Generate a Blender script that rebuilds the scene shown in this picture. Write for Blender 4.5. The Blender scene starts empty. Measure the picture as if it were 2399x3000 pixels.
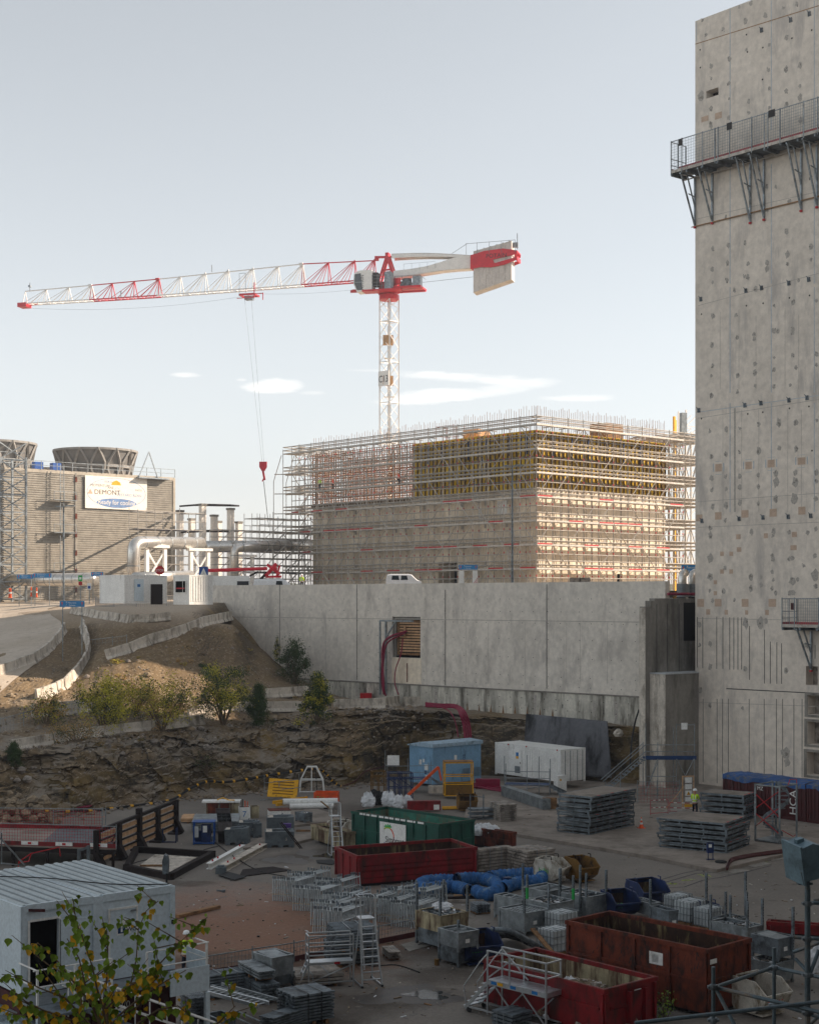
import bpy, math, random
from mathutils import Vector, Matrix, noise
R_ = math.radians
scene = bpy.context.scene
C = scene.collection
# ---------------------------------------------------------------- camera, sky, sun, exposure
F, H, HY, CX = 4400.0, 15.0, 1755.0, 1200.0      # focal length in photo pixels, eye height, horizon row, centre column
cd = bpy.data.cameras.new('camera'); cam = bpy.data.objects.new('camera', cd); C.objects.link(cam)
cd.sensor_fit = 'HORIZONTAL'; cd.sensor_width = 24.0; cd.lens = 24.0 * F / 2399
cd.shift_y = (HY - 1500.0) / 2399; cd.clip_start = .5; cd.clip_end = 5000
cam.location = (0, 0, H); cam.rotation_euler = (R_(90), 0, 0)
scene.camera = cam
SUN = Vector((1, .12, .56)).normalized()
sl = bpy.data.lights.new('sun', 'SUN'); so = bpy.data.objects.new('sun', sl); C.objects.link(so)
sl.energy = 5.0; sl.angle = R_(.5); sl.color = (1, .83, .67)
so.rotation_euler = SUN.to_track_quat('Z', 'Y').to_euler(); so.location = (200, 20, 150)
w = bpy.data.worlds.new('World'); scene.world = w; w.use_nodes = True
nt = w.node_tree; nt.nodes.clear(); N = nt.nodes.new; L = nt.links.new
sky = N('ShaderNodeTexSky'); sky.sky_type = 'NISHITA'; sky.sun_disc = False
sky.sun_elevation = math.asin(SUN.z); sky.sun_rotation = math.atan2(SUN.x, SUN.y)
sky.air_density = 1.0; sky.dust_density = .8; sky.ozone_density = 1.2; sky.altitude = 300
hs = N('ShaderNodeHueSaturation'); hs.inputs['Hue'].default_value = .485; hs.inputs['Saturation'].default_value = .26; L(sky.outputs[0], hs.inputs['Color'])
bg = N('ShaderNodeBackground'); bg.inputs[1].default_value = .105
out = N('ShaderNodeOutputWorld'); L(bg.outputs[0], out.inputs[0])
def mth(op, a, b=None, clamp=False):
    n = N('ShaderNodeMath'); n.operation = op; n.use_clamp = clamp
    for i, x in enumerate((a, b)):
        if x is None: continue
        if isinstance(x, (int, float)): n.inputs[i].default_value = x
        else: L(x, n.inputs[i])
    return n.outputs[0]
tc = N('ShaderNodeTexCoord'); sp = N('ShaderNodeSeparateXYZ'); L(tc.outputs['Generated'], sp.inputs[0])
uu = mth('DIVIDE', sp.outputs[0], mth('MAXIMUM', sp.outputs[1], .01)); vv = mth('DIVIDE', sp.outputs[2], mth('MAXIMUM', sp.outputs[1], .01))
cmb = N('ShaderNodeCombineXYZ'); L(uu, cmb.inputs[0]); L(mth('MULTIPLY', vv, 4.5), cmb.inputs[1])
nz = N('ShaderNodeTexNoise'); nz.inputs['Scale'].default_value = 16; nz.inputs['Detail'].default_value = 7; nz.inputs['Roughness'].default_value = .62
L(cmb.outputs[0], nz.inputs['Vector'])
tot = None
for (px, py, sx, sy, k, tilt) in ((545,1098,48,8,.75,.05),(805,1130,88,21,1.1,0),(708,1112,20,6,.7,0),(1400,1108,230,16,.8,.06),(1290,1158,190,21,1.0,-.05),
                            (1560,1118,90,17,.6,-.03),(1470,1140,120,18,.6,-.12),(1700,1166,125,13,.75,0),(1080,1085,90,5,.35,0),(920,1150,40,6,.3,0)):
    du = mth('SUBTRACT', uu, (px-CX)/F); dv = mth('SUBTRACT', mth('SUBTRACT', vv, (HY-py)/F), mth('MULTIPLY', du, -tilt))
    a = mth('DIVIDE', du, sx/F); b = mth('DIVIDE', dv, sy/F)
    r = mth('ADD', mth('MULTIPLY', a, a), mth('MULTIPLY', b, b))
    e = mth('MULTIPLY', mth('MULTIPLY', mth('SUBTRACT', 1.15, mth('SUBTRACT', mth('MULTIPLY', r, 1.0), mth('MULTIPLY', mth('SUBTRACT', nz.outputs[0], .5), 5.0))), .55, True), k, True)
    tot = e if tot is None else mth('MAXIMUM', tot, e)
front = mth('GREATER_THAN', sp.outputs[1], .1)
cm = mth('MULTIPLY', mth('MULTIPLY', tot, front), .8)
mx = N('ShaderNodeMix'); mx.data_type = 'RGBA'; L(cm, mx.inputs[0]); L(hs.outputs[0], mx.inputs[6]); mx.inputs[7].default_value = (8.2, 7.9, 7.5, 1)
L(mx.outputs[2], bg.inputs[0])
vs = scene.view_settings; vs.view_transform = 'Standard'; vs.look = 'None'; vs.exposure = 0.82; vs.gamma = 1; vs.use_curve_mapping = False
scene.render.engine = 'CYCLES'; scene.cycles.max_bounces = 6; scene.cycles.diffuse_bounces = 3; scene.cycles.glossy_bounces = 3; scene.cycles.transparent_max_bounces = 8
# ---------------------------------------------------------------- helpers
def P(px, py, z=0.0):
    D = (H-z)*F/(py-HY); return Vector(((px-CX)*D/F, D, z))
def PD(px, py, D): return Vector(((px-CX)*D/F, D, H-(py-HY)*D/F))
def lin(h):
    if not isinstance(h, str): return tuple(h) + (1,)
    h = h.lstrip('#'); r = []
    for i in (0, 2, 4):
        c = int(h[i:i+2], 16)/255; r.append(c/12.92 if c <= .04045 else ((c+.055)/1.055)**2.4)
    return tuple(r) + (1,)
MATS = {}
def M(name, col, rough=.75, metal=0.0, var=.22, scale=1.2, dirt=None, amt=.35, dscale=2.0, streak=1.0, bump=.0, bscale=18, spec=.35, wav=None):
    m = bpy.data.materials.new(name); m.use_nodes = True; MATS[name] = m
    t = m.node_tree; n = t.nodes.new; l = t.links.new; bs = t.nodes['Principled BSDF']
    bs.inputs['Roughness'].default_value = rough; bs.inputs['Metallic'].default_value = metal
    try: bs.inputs['Specular IOR Level'].default_value = spec
    except Exception: pass
    g = n('ShaderNodeNewGeometry'); c = lin(col)
    def noi(sc, det, mp=None, ro=.6):
        x = n('ShaderNodeTexNoise'); x.inputs['Scale'].default_value = sc; x.inputs['Detail'].default_value = det; x.inputs['Roughness'].default_value = ro
        if mp:
            q = n('ShaderNodeMapping'); q.inputs['Scale'].default_value = mp; l(g.outputs['Position'], q.inputs[0]); l(q.outputs[0], x.inputs['Vector'])
        else: l(g.outputs['Position'], x.inputs['Vector'])
        return x.outputs[0]
    def ramp(f, a, b, ca, cb):
        r = n('ShaderNodeValToRGB'); r.color_ramp.elements[0].position = a; r.color_ramp.elements[1].position = b
        r.color_ramp.elements[0].color = ca; r.color_ramp.elements[1].color = cb; l(f, r.inputs[0]); return r.outputs[0]
    dk = tuple(x*(1-var) for x in c[:3]) + (1,); lt = tuple(min(.95, x*(1+var)) for x in c[:3]) + (1,)
    cur = ramp(noi(scale, 6), .36, .64, dk, lt)
    fine = ramp(noi(scale*9, 4), .3, .7, (.86, .86, .86, 1), (1.12, 1.12, 1.12, 1))
    mm = n('ShaderNodeMix'); mm.data_type = 'RGBA'; mm.blend_type = 'MULTIPLY'; mm.inputs[0].default_value = 1; l(cur, mm.inputs[6]); l(fine, mm.inputs[7]); cur = mm.outputs[2]
    if dirt is not None:
        f = ramp(noi(dscale, 8, (1, 1, 1/streak), .7), .62-amt*.35, .74-amt*.25, (0, 0, 0, 1), (1, 1, 1, 1))
        m2 = n('ShaderNodeMix'); m2.data_type = 'RGBA'; l(f, m2.inputs[0]); l(cur, m2.inputs[6]); m2.inputs[7].default_value = lin(dirt); cur = m2.outputs[2]
    l(cur, bs.inputs['Base Color'])
    hsrc = None
    if bump: hsrc = noi(bscale, 6)
    if hsrc is not None:
        b = n('ShaderNodeBump'); b.inputs['Strength'].default_value = bump; b.inputs['Distance'].default_value = .05; l(hsrc, b.inputs['Height']); l(b.outputs[0], bs.inputs['Normal'])
    return m
def BX(x0, y0, z0, x1, y1, z1):
    return [(x0,y0,z0),(x1,y0,z0),(x1,y1,z0),(x0,y1,z0),(x0,y0,z1),(x1,y0,z1),(x1,y1,z1),(x0,y1,z1)]
BF = [(0,3,2,1),(4,5,6,7),(0,1,5,4),(1,2,6,5),(2,3,7,6),(3,0,4,7)]
class MB:
    def __init__(s, mat=None): s.v = []; s.f = []; s.mi = []; s.m = []; s.c = 0; s.X = None; s.sm = False; s.mat(mat or 'steel')
    def mat(s, n):
        if n not in s.m: s.m.append(n)
        s.c = s.m.index(n); return s
    def add(s, vs, fs):
        o = len(s.v)
        if s.X is not None: vs = [s.X @ Vector(a) for a in vs]
        s.v.extend([tuple(a) for a in vs]); s.f.extend([tuple(i+o for i in q) for q in fs]); s.mi.extend([s.c]*len(fs)); return s
    def box(s, x0, y0, z0, x1, y1, z1):
        if x0 > x1: x0, x1 = x1, x0
        if y0 > y1: y0, y1 = y1, y0
        if z0 > z1: z0, z1 = z1, z0
        return s.add(BX(x0,y0,z0,x1,y1,z1), BF)
    def bar(s, p, q, w, h=None):
        p = Vector(p); q = Vector(q); h = h or w; d = (q-p)
        if d.length < 1e-6: return s
        d.normalize(); up = Vector((0,0,1)) if abs(d.z) < .95 else Vector((1,0,0))
        a = d.cross(up).normalized()*w/2; b = a.cross(d).normalized()*h/2
        return s.add([p-a-b, p+a-b, p+a+b, p-a+b, q-a-b, q+a-b, q+a+b, q-a+b], [(0,1,2,3),(7,6,5,4),(0,4,5,1),(1,5,6,2),(2,6,7,3),(3,7,4,0)])
    def tube(s, p, q, r, n=5): return s.path([p, q], r, n)
    def path(s, pts, r, n=6, cap=True, close=False):
        pts = [Vector(p) for p in pts]; V = []; Fc = []; k = len(pts); pa = None
        for i, p in enumerate(pts):
            d = (pts[min(i+1, k-1)]-pts[max(i-1, 0)])
            if d.length < 1e-7: d = Vector((0,0,1))
            d.normalize()
            if pa is None:
                up = Vector((0,0,1)) if abs(d.z) < .9 else Vector((1,0,0)); a = d.cross(up).normalized()
            else:
                a = pa-d*pa.dot(d); a = a.normalized() if a.length > 1e-5 else d.orthogonal().normalized()
            pa = a; b = d.cross(a); rr = r[i] if isinstance(r, (list, tuple)) else r
            V += [p+a*math.cos(2*math.pi*j/n)*rr+b*math.sin(2*math.pi*j/n)*rr for j in range(n)]
        for i in range(k-1):
            for j in range(n): Fc.append((i*n+j, i*n+(j+1) % n, (i+1)*n+(j+1) % n, (i+1)*n+j))
        if cap: Fc += [tuple(reversed(range(n))), tuple(range((k-1)*n, k*n))]
        return s.add(V, Fc)
    def ext(s, pts, vec):
        pts = [Vector(p) for p in pts]; vec = Vector(vec); n = len(pts)
        return s.add(pts+[p+vec for p in pts], [tuple(reversed(range(n))), tuple(range(n, 2*n))]+[(i, (i+1) % n, n+(i+1) % n, n+i) for i in range(n)])
    def face(s, pts): return s.add(pts, [tuple(range(len(pts)))])
    def lathe(s, prof, n=12, c=(0,0,0), cap=True):
        V = [(c[0]+r*math.cos(2*math.pi*j/n), c[1]+r*math.sin(2*math.pi*j/n), c[2]+z) for r, z in prof for j in range(n)]; Fc = []
        for i in range(len(prof)-1):
            for j in range(n): Fc.append((i*n+j, i*n+(j+1) % n, (i+1)*n+(j+1) % n, (i+1)*n+j))
        if cap: Fc += [tuple(reversed(range(n))), tuple(range((len(prof)-1)*n, len(prof)*n))]
        return s.add(V, Fc)
    def hollow(s, x0, y0, z0, x1, y1, z1, t, mi=None, floor=True):
        c = s.m[s.c]
        s.box(x0,y0,z0,x1,y0+t,z1).box(x0,y1-t,z0,x1,y1,z1).box(x0,y0+t,z0,x0+t,y1-t,z1).box(x1-t,y0+t,z0,x1,y1-t,z1)
        if mi:
            s.mat(mi); e = t+.004
            s.box(x0+t, y0+t, z0+.1, x0+e, y1-t, z1-.02).box(x1-e, y0+t, z0+.1, x1-t, y1-t, z1-.02).box(x0+e, y0+t, z0+.1, x1-e, y0+e, z1-.02).box(x0+e, y1-e, z0+.1, x1-e, y1-t, z1-.02)
        if floor: s.box(x0+t+.004, y0+t+.004, z0+.02, x1-t-.004, y1-t-.004, z0+.09)
        return s.mat(c)
    def build(s, name, par=None, smooth=None, label=None, **k):
        me = bpy.data.meshes.new(name); me.from_pydata(s.v, [], s.f)
        for m in s.m: me.materials.append(MATS[m])
        me.polygons.foreach_set('material_index', s.mi)
        if smooth or s.sm: me.polygons.foreach_set('use_smooth', [True]*len(s.f))
        me.update(); o = bpy.data.objects.new(name, me); C.objects.link(o)
        if par is not None: o.parent = par
        if label: o['label'] = label
        return props(o, **k)
def props(o, label=None, cat=None, group=None, kind=None):
    if label: o['label'] = label
    if cat: o['category'] = cat
    if group: o['group'] = group
    if kind: o['kind'] = kind
    return o
def TH(name, label, cat, loc=(0,0,0), rot=0, group=None):
    o = bpy.data.objects.new(name, None); C.objects.link(o); o.location = loc; o.rotation_euler = (0,0,rot)
    o.empty_display_size = .2
    return props(o, label, cat, group)
def kids(o): return [c for c in KID.get(o.name, [])]
KID = {}
def reg(root, *parts):
    KID[root.name] = list(parts)
def dup(root, loc, rot=None, label=None, group=None, scale=None):
    r = root.copy(); C.objects.link(r); r.location = loc
    if rot is not None: r.rotation_euler = (0,0,rot)
    if label: r['label'] = label
    if group: r['group'] = group
    if scale: r.scale = scale
    for ch in root.children:
        c = ch.copy(); C.objects.link(c); c.parent = r
        for g in ch.children:
            d = g.copy(); C.objects.link(d); d.parent = c
    return r
def text(s, size, mat, loc, rot, par, ext=.004, name='lettering', align='LEFT', sx=1.0):
    cu = bpy.data.curves.new(name, 'FONT'); cu.body = s; cu.size = size; cu.extrude = ext; cu.align_x = align; cu.resolution_u = 3
    o = bpy.data.objects.new(name, cu); C.objects.link(o); bpy.context.view_layer.update()
    me = bpy.data.meshes.new_from_object(o.evaluated_get(bpy.context.evaluated_depsgraph_get())); bpy.data.objects.remove(o)
    me.materials.clear(); me.materials.append(MATS[mat]); q = bpy.data.objects.new(name, me); C.objects.link(q)
    q.parent = par; q.location = loc; q.rotation_euler = rot; q.scale = (sx, 1, 1)
    return q
RF = (R_(90), 0, 0); RL = (R_(90), 0, R_(-90))     # lettering on a y=0 face, on an x=0 face
ORD = ['first','second','third','fourth','fifth','sixth','seventh','eighth','ninth','tenth','eleventh','twelfth','thirteenth','fourteenth','fifteenth','sixteenth','seventeenth','eighteenth']
def fit(px, py, zt, th, xr=None, xl=None):
    """near corner seen at (px,py) at height zt; lengths of the two sides so that their ends fall on columns xr, xl"""
    p = P(px, py, zt); c, s = math.cos(R_(th)), math.sin(R_(th)); o = [p]
    for x, d in ((xr, (c, s)), (xl, (-s, c))):
        k = ((x if x is not None else px+10)-CX)/F; o.append((k*p.y-p.x)/(d[0]-k*d[1]))
    return o[0], abs(o[1]), abs(o[2])
# ---------------------------------------------------------------- materials
M('steel', '#8f979c', .45, .6, .25, 3, dirt='#5b5a55', amt=.25)
M('galv', '#888f92', .5, .45, .28, 2.5, dirt='#6d7173', amt=.3)
M('galv_dark', '#70797f', .55, .4, .3, 2.5, dirt='#454a4c', amt=.4)
M('tube', '#b3ada4', .5, .25, .2, 3)
M('deck_plank', '#b9b2a8', .65, .1, .2, 1.5, dirt='#7c7064', amt=.3)
M('alu', '#c4c9cc', .35, .7, .12, 3)
M('rust', '#6b3320', .85, .1, .45, 3, dirt='#2b1710', amt=.4)
M('rebar', '#8a6248', .9, .1, .35, 4)
M('dark_rust', '#241613', .85, .1, .45, 2, dirt='#120c0b', amt=.5)
M('black', '#141414', .6); M('rubber', '#1b1c1d', .7, bump=.1); M('void', '#050505', .95, spec=0)
M('galv_light', '#b4bbbe', .45, .4, .15, 3); M('white_worn', '#c9c4b8', .6, 0, .14, 2, dirt='#7a6a55', amt=.42, dscale=3, streak=2); M('roof_rib', '#a3adb0', .45, .3, .08, 1); M('roof_valley', '#6f787b', .5, .3, .12, 1)
M('white', '#e6e6e2', .5, 0, .06, 1, dirt='#a9a49a', amt=.12, streak=4)
M('white_crane', '#efece6', .4, 0, .05, 1)
M('red_crane', '#d01f32', .4, 0, .1, 1)
M('red', '#b3121c', .5, 0, .18, 2, dirt='#4b1713', amt=.18, streak=3)
M('red_skip', '#7c0f16', .5, 0, .25, 1.4, dirt='#3f1712', amt=.34, streak=4)
M('orange_skip', '#6e2f1a', .75, .1, .25, 1.5, dirt='#2a1610', amt=.42, dscale=2.2, streak=2.5)
M('rust_skip', '#6e2f1b', .8, .1, .35, 1.5, dirt='#2a1610', amt=.45, streak=3)
M('skip_inner', '#3a2418', .85, .1, .5, 2, dirt='#8a7c55', amt=.25, streak=5)
M('skip_inner_pale', '#a79c7e', .8, 0, .25, 2, dirt='#4d3322', amt=.5, streak=6)
M('green_skip', '#0e4d40', .55, 0, .2, 1.4, dirt='#0a3129', amt=.3, streak=3)
M('green_inner', '#3d7a68', .7, 0, .3, 1.5, dirt='#6a5b44', amt=.4, streak=3)
M('blue_cabin', '#7ea6c4', .55, 0, .08, 1, dirt='#54708a', amt=.2, streak=4)
M('blue_roof', '#a5bed0', .6, 0, .14, 2, dirt='#6d7f8a', amt=.35)
M('navy', '#152b58', .5, 0, .25, 2, dirt='#0b1733', amt=.35, streak=2)
M('blue', '#1a4f97', .5, 0, .2, 2); M('blue_sign', '#2f83bd', .5, 0, .06)
M('duct_blue', '#1f5890', .65, 0, .28, 3, dirt='#6d8494', amt=.25, bump=.6, bscale=6)
M('tarp_blue', '#27538d', .6, 0, .3, 1, dirt='#6f6a55', amt=.35, bump=.3, bscale=4)
M('yellow', '#e0a510', .5, 0, .15, 2, dirt='#7c5a14', amt=.2)
M('form_yellow', '#f2c022', .65, 0, .2, 1, dirt='#5a4a22', amt=.35)
M('form_beam', '#6b5530', .8, 0, .25, 2)
M('ochre', '#7d5a20', .75, .1, .3, 2, dirt='#3b2a15', amt=.4)
M('orange', '#d8521a', .5, 0, .2, 2)
M('wood', '#8d6a48', .85, 0, .25, 3, dirt='#4b3827', amt=.35, streak=.2)
M('wood_pale', '#c29b75', .85, 0, .2, 3)
M('wood_grey', '#9d948a', .85, 0, .25, 3, dirt='#5c544c', amt=.4)
M('maroon', '#49191a', .65, 0, .2, 1.5, dirt='#2f1210', amt=.3, streak=4)
M('crimson', '#86183a', .5, 0, .12, 3)
M('cabin_white', '#c9d6dd', .5, 0, .03, 1, dirt='#a9b7bf', amt=.1, streak=5)
M('roof_metal', '#9dabb0', .4, .4, .3, 1.2, dirt='#565f60', amt=.42)
M('bag_white', '#d9dbdd', .7, 0, .1, 4, bump=.3, bscale=8)
M('plastic_white', '#bcc2c4', .45, 0, .08, 2)
M('glass', '#1c2a30', .08, 0, .1, 1, spec=.8)
M('dark_sheet', '#636468', .8, 0, .14, .5, dirt='#262729', amt=.42, dscale=.6, streak=5, bump=.25, bscale=2)
M('mesh_red', '#a01a2a', .6); M('mesh_grey', '#7c8286', .5, .3)
M('hivis', '#c6ee1c', .7, 0, .08, 8); M('orange_vest', '#f0481a', .7, 0, .1, 8)
M('trouser', '#161c2b', .85, 0, .15, 10); M('skin', '#b07f66', .6, 0, .08, 10); M('helmet', '#eef0f0', .35, 0, .03, 4); M('reflect', '#e8ebe2', .4, 0, .05, 5)
M('silver_pipe', '#d6d3cd', .28, .75, .07, .8, dirt='#a39c92', amt=.2)
M('tower_concrete', '#ded3c5', .85, 0, .06, .22, dirt='#bcb4ab', amt=.28, dscale=.5, streak=3.5, bump=.15, bscale=6)
M('wall_concrete', '#d8d0c4', .85, 0, .08, .25, dirt='#b7b0a7', amt=.28, dscale=.55, streak=2.2, bump=.15, bscale=6)
M('base_concrete', '#cbc6b9', .88, 0, .18, .5, dirt='#5f5a50', amt=.46, dscale=.8, streak=6, bump=.2, bscale=6)
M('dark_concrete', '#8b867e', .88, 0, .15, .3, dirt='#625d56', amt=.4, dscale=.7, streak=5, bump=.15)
M('joint', '#3b3c3c', .9); M('joint_light', '#b9bdc0', .85, 0, .1); M('stain', '#aea79e', .9, 0, .2, 9); M('stain_dark', '#8a847c', .9, 0, .3, 9); M('patch', '#c2a994', .85, 0, .1, 2)
M('rust_line', '#9c7a58', .9, 0, .2, 5); M('build_concrete', '#ebdcc6', .88, 0, .16, .3, dirt='#cdbda6', amt=.4, dscale=.6, streak=2)
M('barrier', '#c7beb1', .88, 0, .15, .8, dirt='#7d7468', amt=.38, dscale=1.4, streak=3, bump=.2)
M('block_grey', '#5f676b', .75, .1, .15, 1.5, dirt='#43494c', amt=.35)
M('slab', '#8c8278', .9, 0, .14, .3, dirt='#6d645a', amt=.4, dscale=.5, bump=.2, bscale=8)
M('clad', '#a8a092', .6, .2, .1, .3); M('clad_dark', '#8f8a80', .7); M('fan_grey', '#6d6b68', .75, 0, .15, .6); M('fan_rib', '#85827d', .7, 0, .12)
M('precast', '#efe6da', .8, 0, .1, .5); M('stone', '#8f7f69', .92, 0, .3, 1.2, dirt='#5c5145', amt=.35, bump=.5, bscale=5)
M('water', '#1b1812', .12, 0, .1, 1, spec=.2, bump=.04, bscale=3); M('wet', '#443b33', .45, 0, .15, 1.2, dirt='#2f2a25', amt=.4)
M('bark', '#6a5a48', .9, 0, .2, 5); M('leaf_dark', '#34471c', .7, 0, .35, 1.5); M('leaf_olive', '#b0a631', .7, 0, .35, 1.5); M('leaf_brown', '#a58450', .8, 0, .3, 1.5)
M('leaf_green', '#7d9934', .6, 0, .3, 8); M('leaf_yellow', '#d9ab2a', .6, 0, .22, 8); M('pine', '#33471a', .75, 0, .35, 2)
M('paint_green', '#1fa04a', .6); M('paint_blue', '#1f6fb0', .6); M('text_black', '#22252a', .6); M('text_brown', '#4b3f3c', .7); M('text_blue', '#6d8ab5', .6)
M('banner', '#efe7da', .8, 0, .04, 1); M('lime_mark', '#9db52c', .8); M('purple', '#4a2c7a', .7); M('concrete_cw', '#cfc9c2', .85, 0, .06, .6, dirt='#b5aea6', amt=.35, streak=3)
M('van_white', '#e8eaec', .25, 0, .02, 1, spec=.6); M('floodlamp', '#6f8792', .5, .2, .12, 3, dirt='#4d5d64', amt=.3)
M('fore_tube', '#55636a', .5, .4, .2, 5, dirt='#7d6f60', amt=.25)
M('dim_blue', '#1c3a66', .6, 0, .2, 2)
# ---------------------------------------------------------------- ground materials
def ground_mat(name, base, others, bump=.25):
    m = bpy.data.materials.new(name); m.use_nodes = True; MATS[name] = m; t = m.node_tree; n = t.nodes.new; l = t.links.new; bs = t.nodes['Principled BSDF']
    bs.inputs['Roughness'].default_value = .9; bs.inputs['Specular IOR Level'].default_value = .2
    g = n('ShaderNodeNewGeometry'); pos = g.outputs['Position']
    def noi(sc, det=7, mp=None, off=(0,0,0), ro=.62):
        x = n('ShaderNodeTexNoise'); x.inputs['Scale'].default_value = sc; x.inputs['Detail'].default_value = det; x.inputs['Roughness'].default_value = ro
        q = n('ShaderNodeMapping'); q.inputs['Scale'].default_value = mp or (1,1,1); q.inputs['Location'].default_value = off; l(pos, q.inputs[0]); l(q.outputs[0], x.inputs['Vector']); return x.outputs[0]
    def rmp(f, a, b, ca=(0,0,0,1), cb=(1,1,1,1)):
        r = n('ShaderNodeValToRGB'); r.color_ramp.elements[0].position = a; r.color_ramp.elements[1].position = b; r.color_ramp.elements[0].color = ca; r.color_ramp.elements[1].color = cb; l(f, r.inputs[0]); return r.outputs[0]
    def mix(f, a, b, bl='MIX'):
        x = n('ShaderNodeMix'); x.data_type = 'RGBA'; x.blend_type = bl
        if isinstance(f, float): x.inputs[0].default_value = f
        else: l(f, x.inputs[0])
        for s, i in ((a, 6), (b, 7)):
            if isinstance(s, (tuple, str)): x.inputs[i].default_value = lin(s) if isinstance(s, str) else s
            else: l(s, x.inputs[i])
        return x.outputs[2]
    def ma(op, a, b=None, cl=False):
        x = n('ShaderNodeMath'); x.operation = op; x.use_clamp = cl
        for i, v in enumerate((a, b)):
            if v is None: continue
            if isinstance(v, (int, float)): x.inputs[i].default_value = v
            else: l(v, x.inputs[i])
        return x.outputs[0]
    cur = mix(rmp(noi(.18), .35, .65), base[0], base[1])
    cur = others(cur, noi, rmp, mix, ma, pos, g, n, l)
    cur = mix(1.0, cur, rmp(noi(6, 5), .25, .75, (.82,.82,.82,1), (1.15,1.15,1.15,1)), 'MULTIPLY')
    l(cur, bs.inputs['Base Color'])
    b = n('ShaderNodeBump'); b.inputs['Strength'].default_value = bump; b.inputs['Distance'].default_value = .06; l(noi(5, 8), b.inputs['Height']); l(b.outputs[0], bs.inputs['Normal'])
    return m
def floor_more(cur, noi, rmp, mix, ma, pos, g, n, l):
    s = n('ShaderNodeSeparateXYZ'); l(pos, s.inputs[0])
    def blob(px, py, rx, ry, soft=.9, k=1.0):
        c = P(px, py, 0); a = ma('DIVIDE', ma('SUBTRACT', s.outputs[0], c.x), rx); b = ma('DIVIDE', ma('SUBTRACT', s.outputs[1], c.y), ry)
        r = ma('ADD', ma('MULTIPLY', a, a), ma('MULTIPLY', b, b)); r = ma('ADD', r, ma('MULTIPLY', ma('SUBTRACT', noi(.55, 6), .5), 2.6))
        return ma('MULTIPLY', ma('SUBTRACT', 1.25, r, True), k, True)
    cur = mix(blob(760, 2740, 7.5, 10, k=.8), cur, '#87604a')
    cur = mix(blob(620, 2640, 5, 5, k=.35), cur, '#947566')
    cur = mix(blob(860, 2620, 7, 3, k=.35), cur, '#947a6c')
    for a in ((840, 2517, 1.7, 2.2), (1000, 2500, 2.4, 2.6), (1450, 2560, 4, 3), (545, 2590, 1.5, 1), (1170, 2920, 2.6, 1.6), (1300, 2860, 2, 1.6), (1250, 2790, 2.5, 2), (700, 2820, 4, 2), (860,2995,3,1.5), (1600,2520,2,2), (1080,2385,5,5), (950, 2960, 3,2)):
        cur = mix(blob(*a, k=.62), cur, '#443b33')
    cur = mix(rmp(noi(.8, 8, (.35, 1.6, 1), (3,4,0)), .58, .8), cur, '#7b7268')
    cur = mix(ma('MULTIPLY', rmp(noi(1.1, 8, (1.6, .3, 1), (9,1,0)), .58, .74), .25), cur, '#5c564f')
    cur = mix(ma('MULTIPLY', rmp(noi(2.6, 9, None, (7,3,0)), .6, .75), .5), cur, '#a49a8e')
    return cur
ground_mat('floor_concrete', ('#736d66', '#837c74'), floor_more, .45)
def terr_more(cur, noi, rmp, mix, ma, pos, g, n, l):
    s = n('ShaderNodeSeparateXYZ'); l(g.outputs['True Normal'], s.inputs[0]); p = n('ShaderNodeSeparateXYZ'); l(pos, p.inputs[0])
    steep = rmp(s.outputs[2], .55, .86, (1,1,1,1), (0,0,0,1))
    low = rmp(ma('DIVIDE', p.outputs[2], 12), .46, .60, (1,1,1,1), (0,0,0,1))
    rock = mix(rmp(noi(.45, 9, (1, 1, 2.2)), .38, .62), '#544735', '#3a352d')
    rock = mix(rmp(noi(.25, 5, None, (5,5,5)), .5, .68), rock, '#7c673f')
    rock = mix(rmp(noi(1.4, 9, (1, 1, .35), (2,2,2)), .56, .68), rock, '#25221d')
    rock = mix(rmp(noi(3.2, 8, (1, 1, 2.5), (8,2,2)), .58, .7), rock, '#8c8068')
    pebb = mix(rmp(noi(3.5, 9), .54, .66), cur, '#a3937c')
    pebb = mix(rmp(noi(9, 6), .56, .7), pebb, '#5f5142')
    grey = mix(rmp(noi(.3, 6, None, (1,8,3)), .45, .6), pebb, '#857c70')
    cur2 = mix(low, pebb, grey)
    road = rmp(ma('DIVIDE', p.outputs[2], 20), .60, .70)
    cur2 = mix(ma('MULTIPLY', road, .75), cur2, '#b9aa98')
    return mix(steep, cur2, rock)
ground_mat('earth', ('#7f6c51', '#6c5b45'), terr_more, .6)
def flat_more(cur, noi, rmp, mix, ma, pos, g, n, l): return mix(rmp(noi(1.2, 8), .5, .7), cur, '#a59a8b')
ground_mat('gravel', ('#b0a494', '#a39584'), flat_more)
ground_mat('track', ('#bdb1a2', '#b0a392'), flat_more)
ground_mat('hill', ('#3c4a38', '#46523c'), lambda cur, *a: cur)
# ---------------------------------------------------------------- setting: pit floor, terrain, plateau
def sheet(name, pts, z, mat, kind='structure', label=None, cat=None, thick=0):
    mb = MB(mat)
    if thick: mb.ext([(x, y, z-thick) for x, y in pts], (0, 0, thick))
    else: mb.face([(x, y, z) for x, y in pts])
    return mb.build(name, label=label, cat=cat, kind=kind)
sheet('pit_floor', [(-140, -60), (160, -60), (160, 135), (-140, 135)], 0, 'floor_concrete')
pad = [P(*q, .2) for q in ((1360,2400),(1510,2443),(1700,2474),(1900,2508),(2058,2541),(2102,2548),(2210,2523),(2310,2500),(2470,2464))]
sheet('pavement', [(p.x, p.y) for p in pad]+[(40,118),(24,121),(13,123),(5,122)], .2, 'slab', thick=.25)
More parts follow.
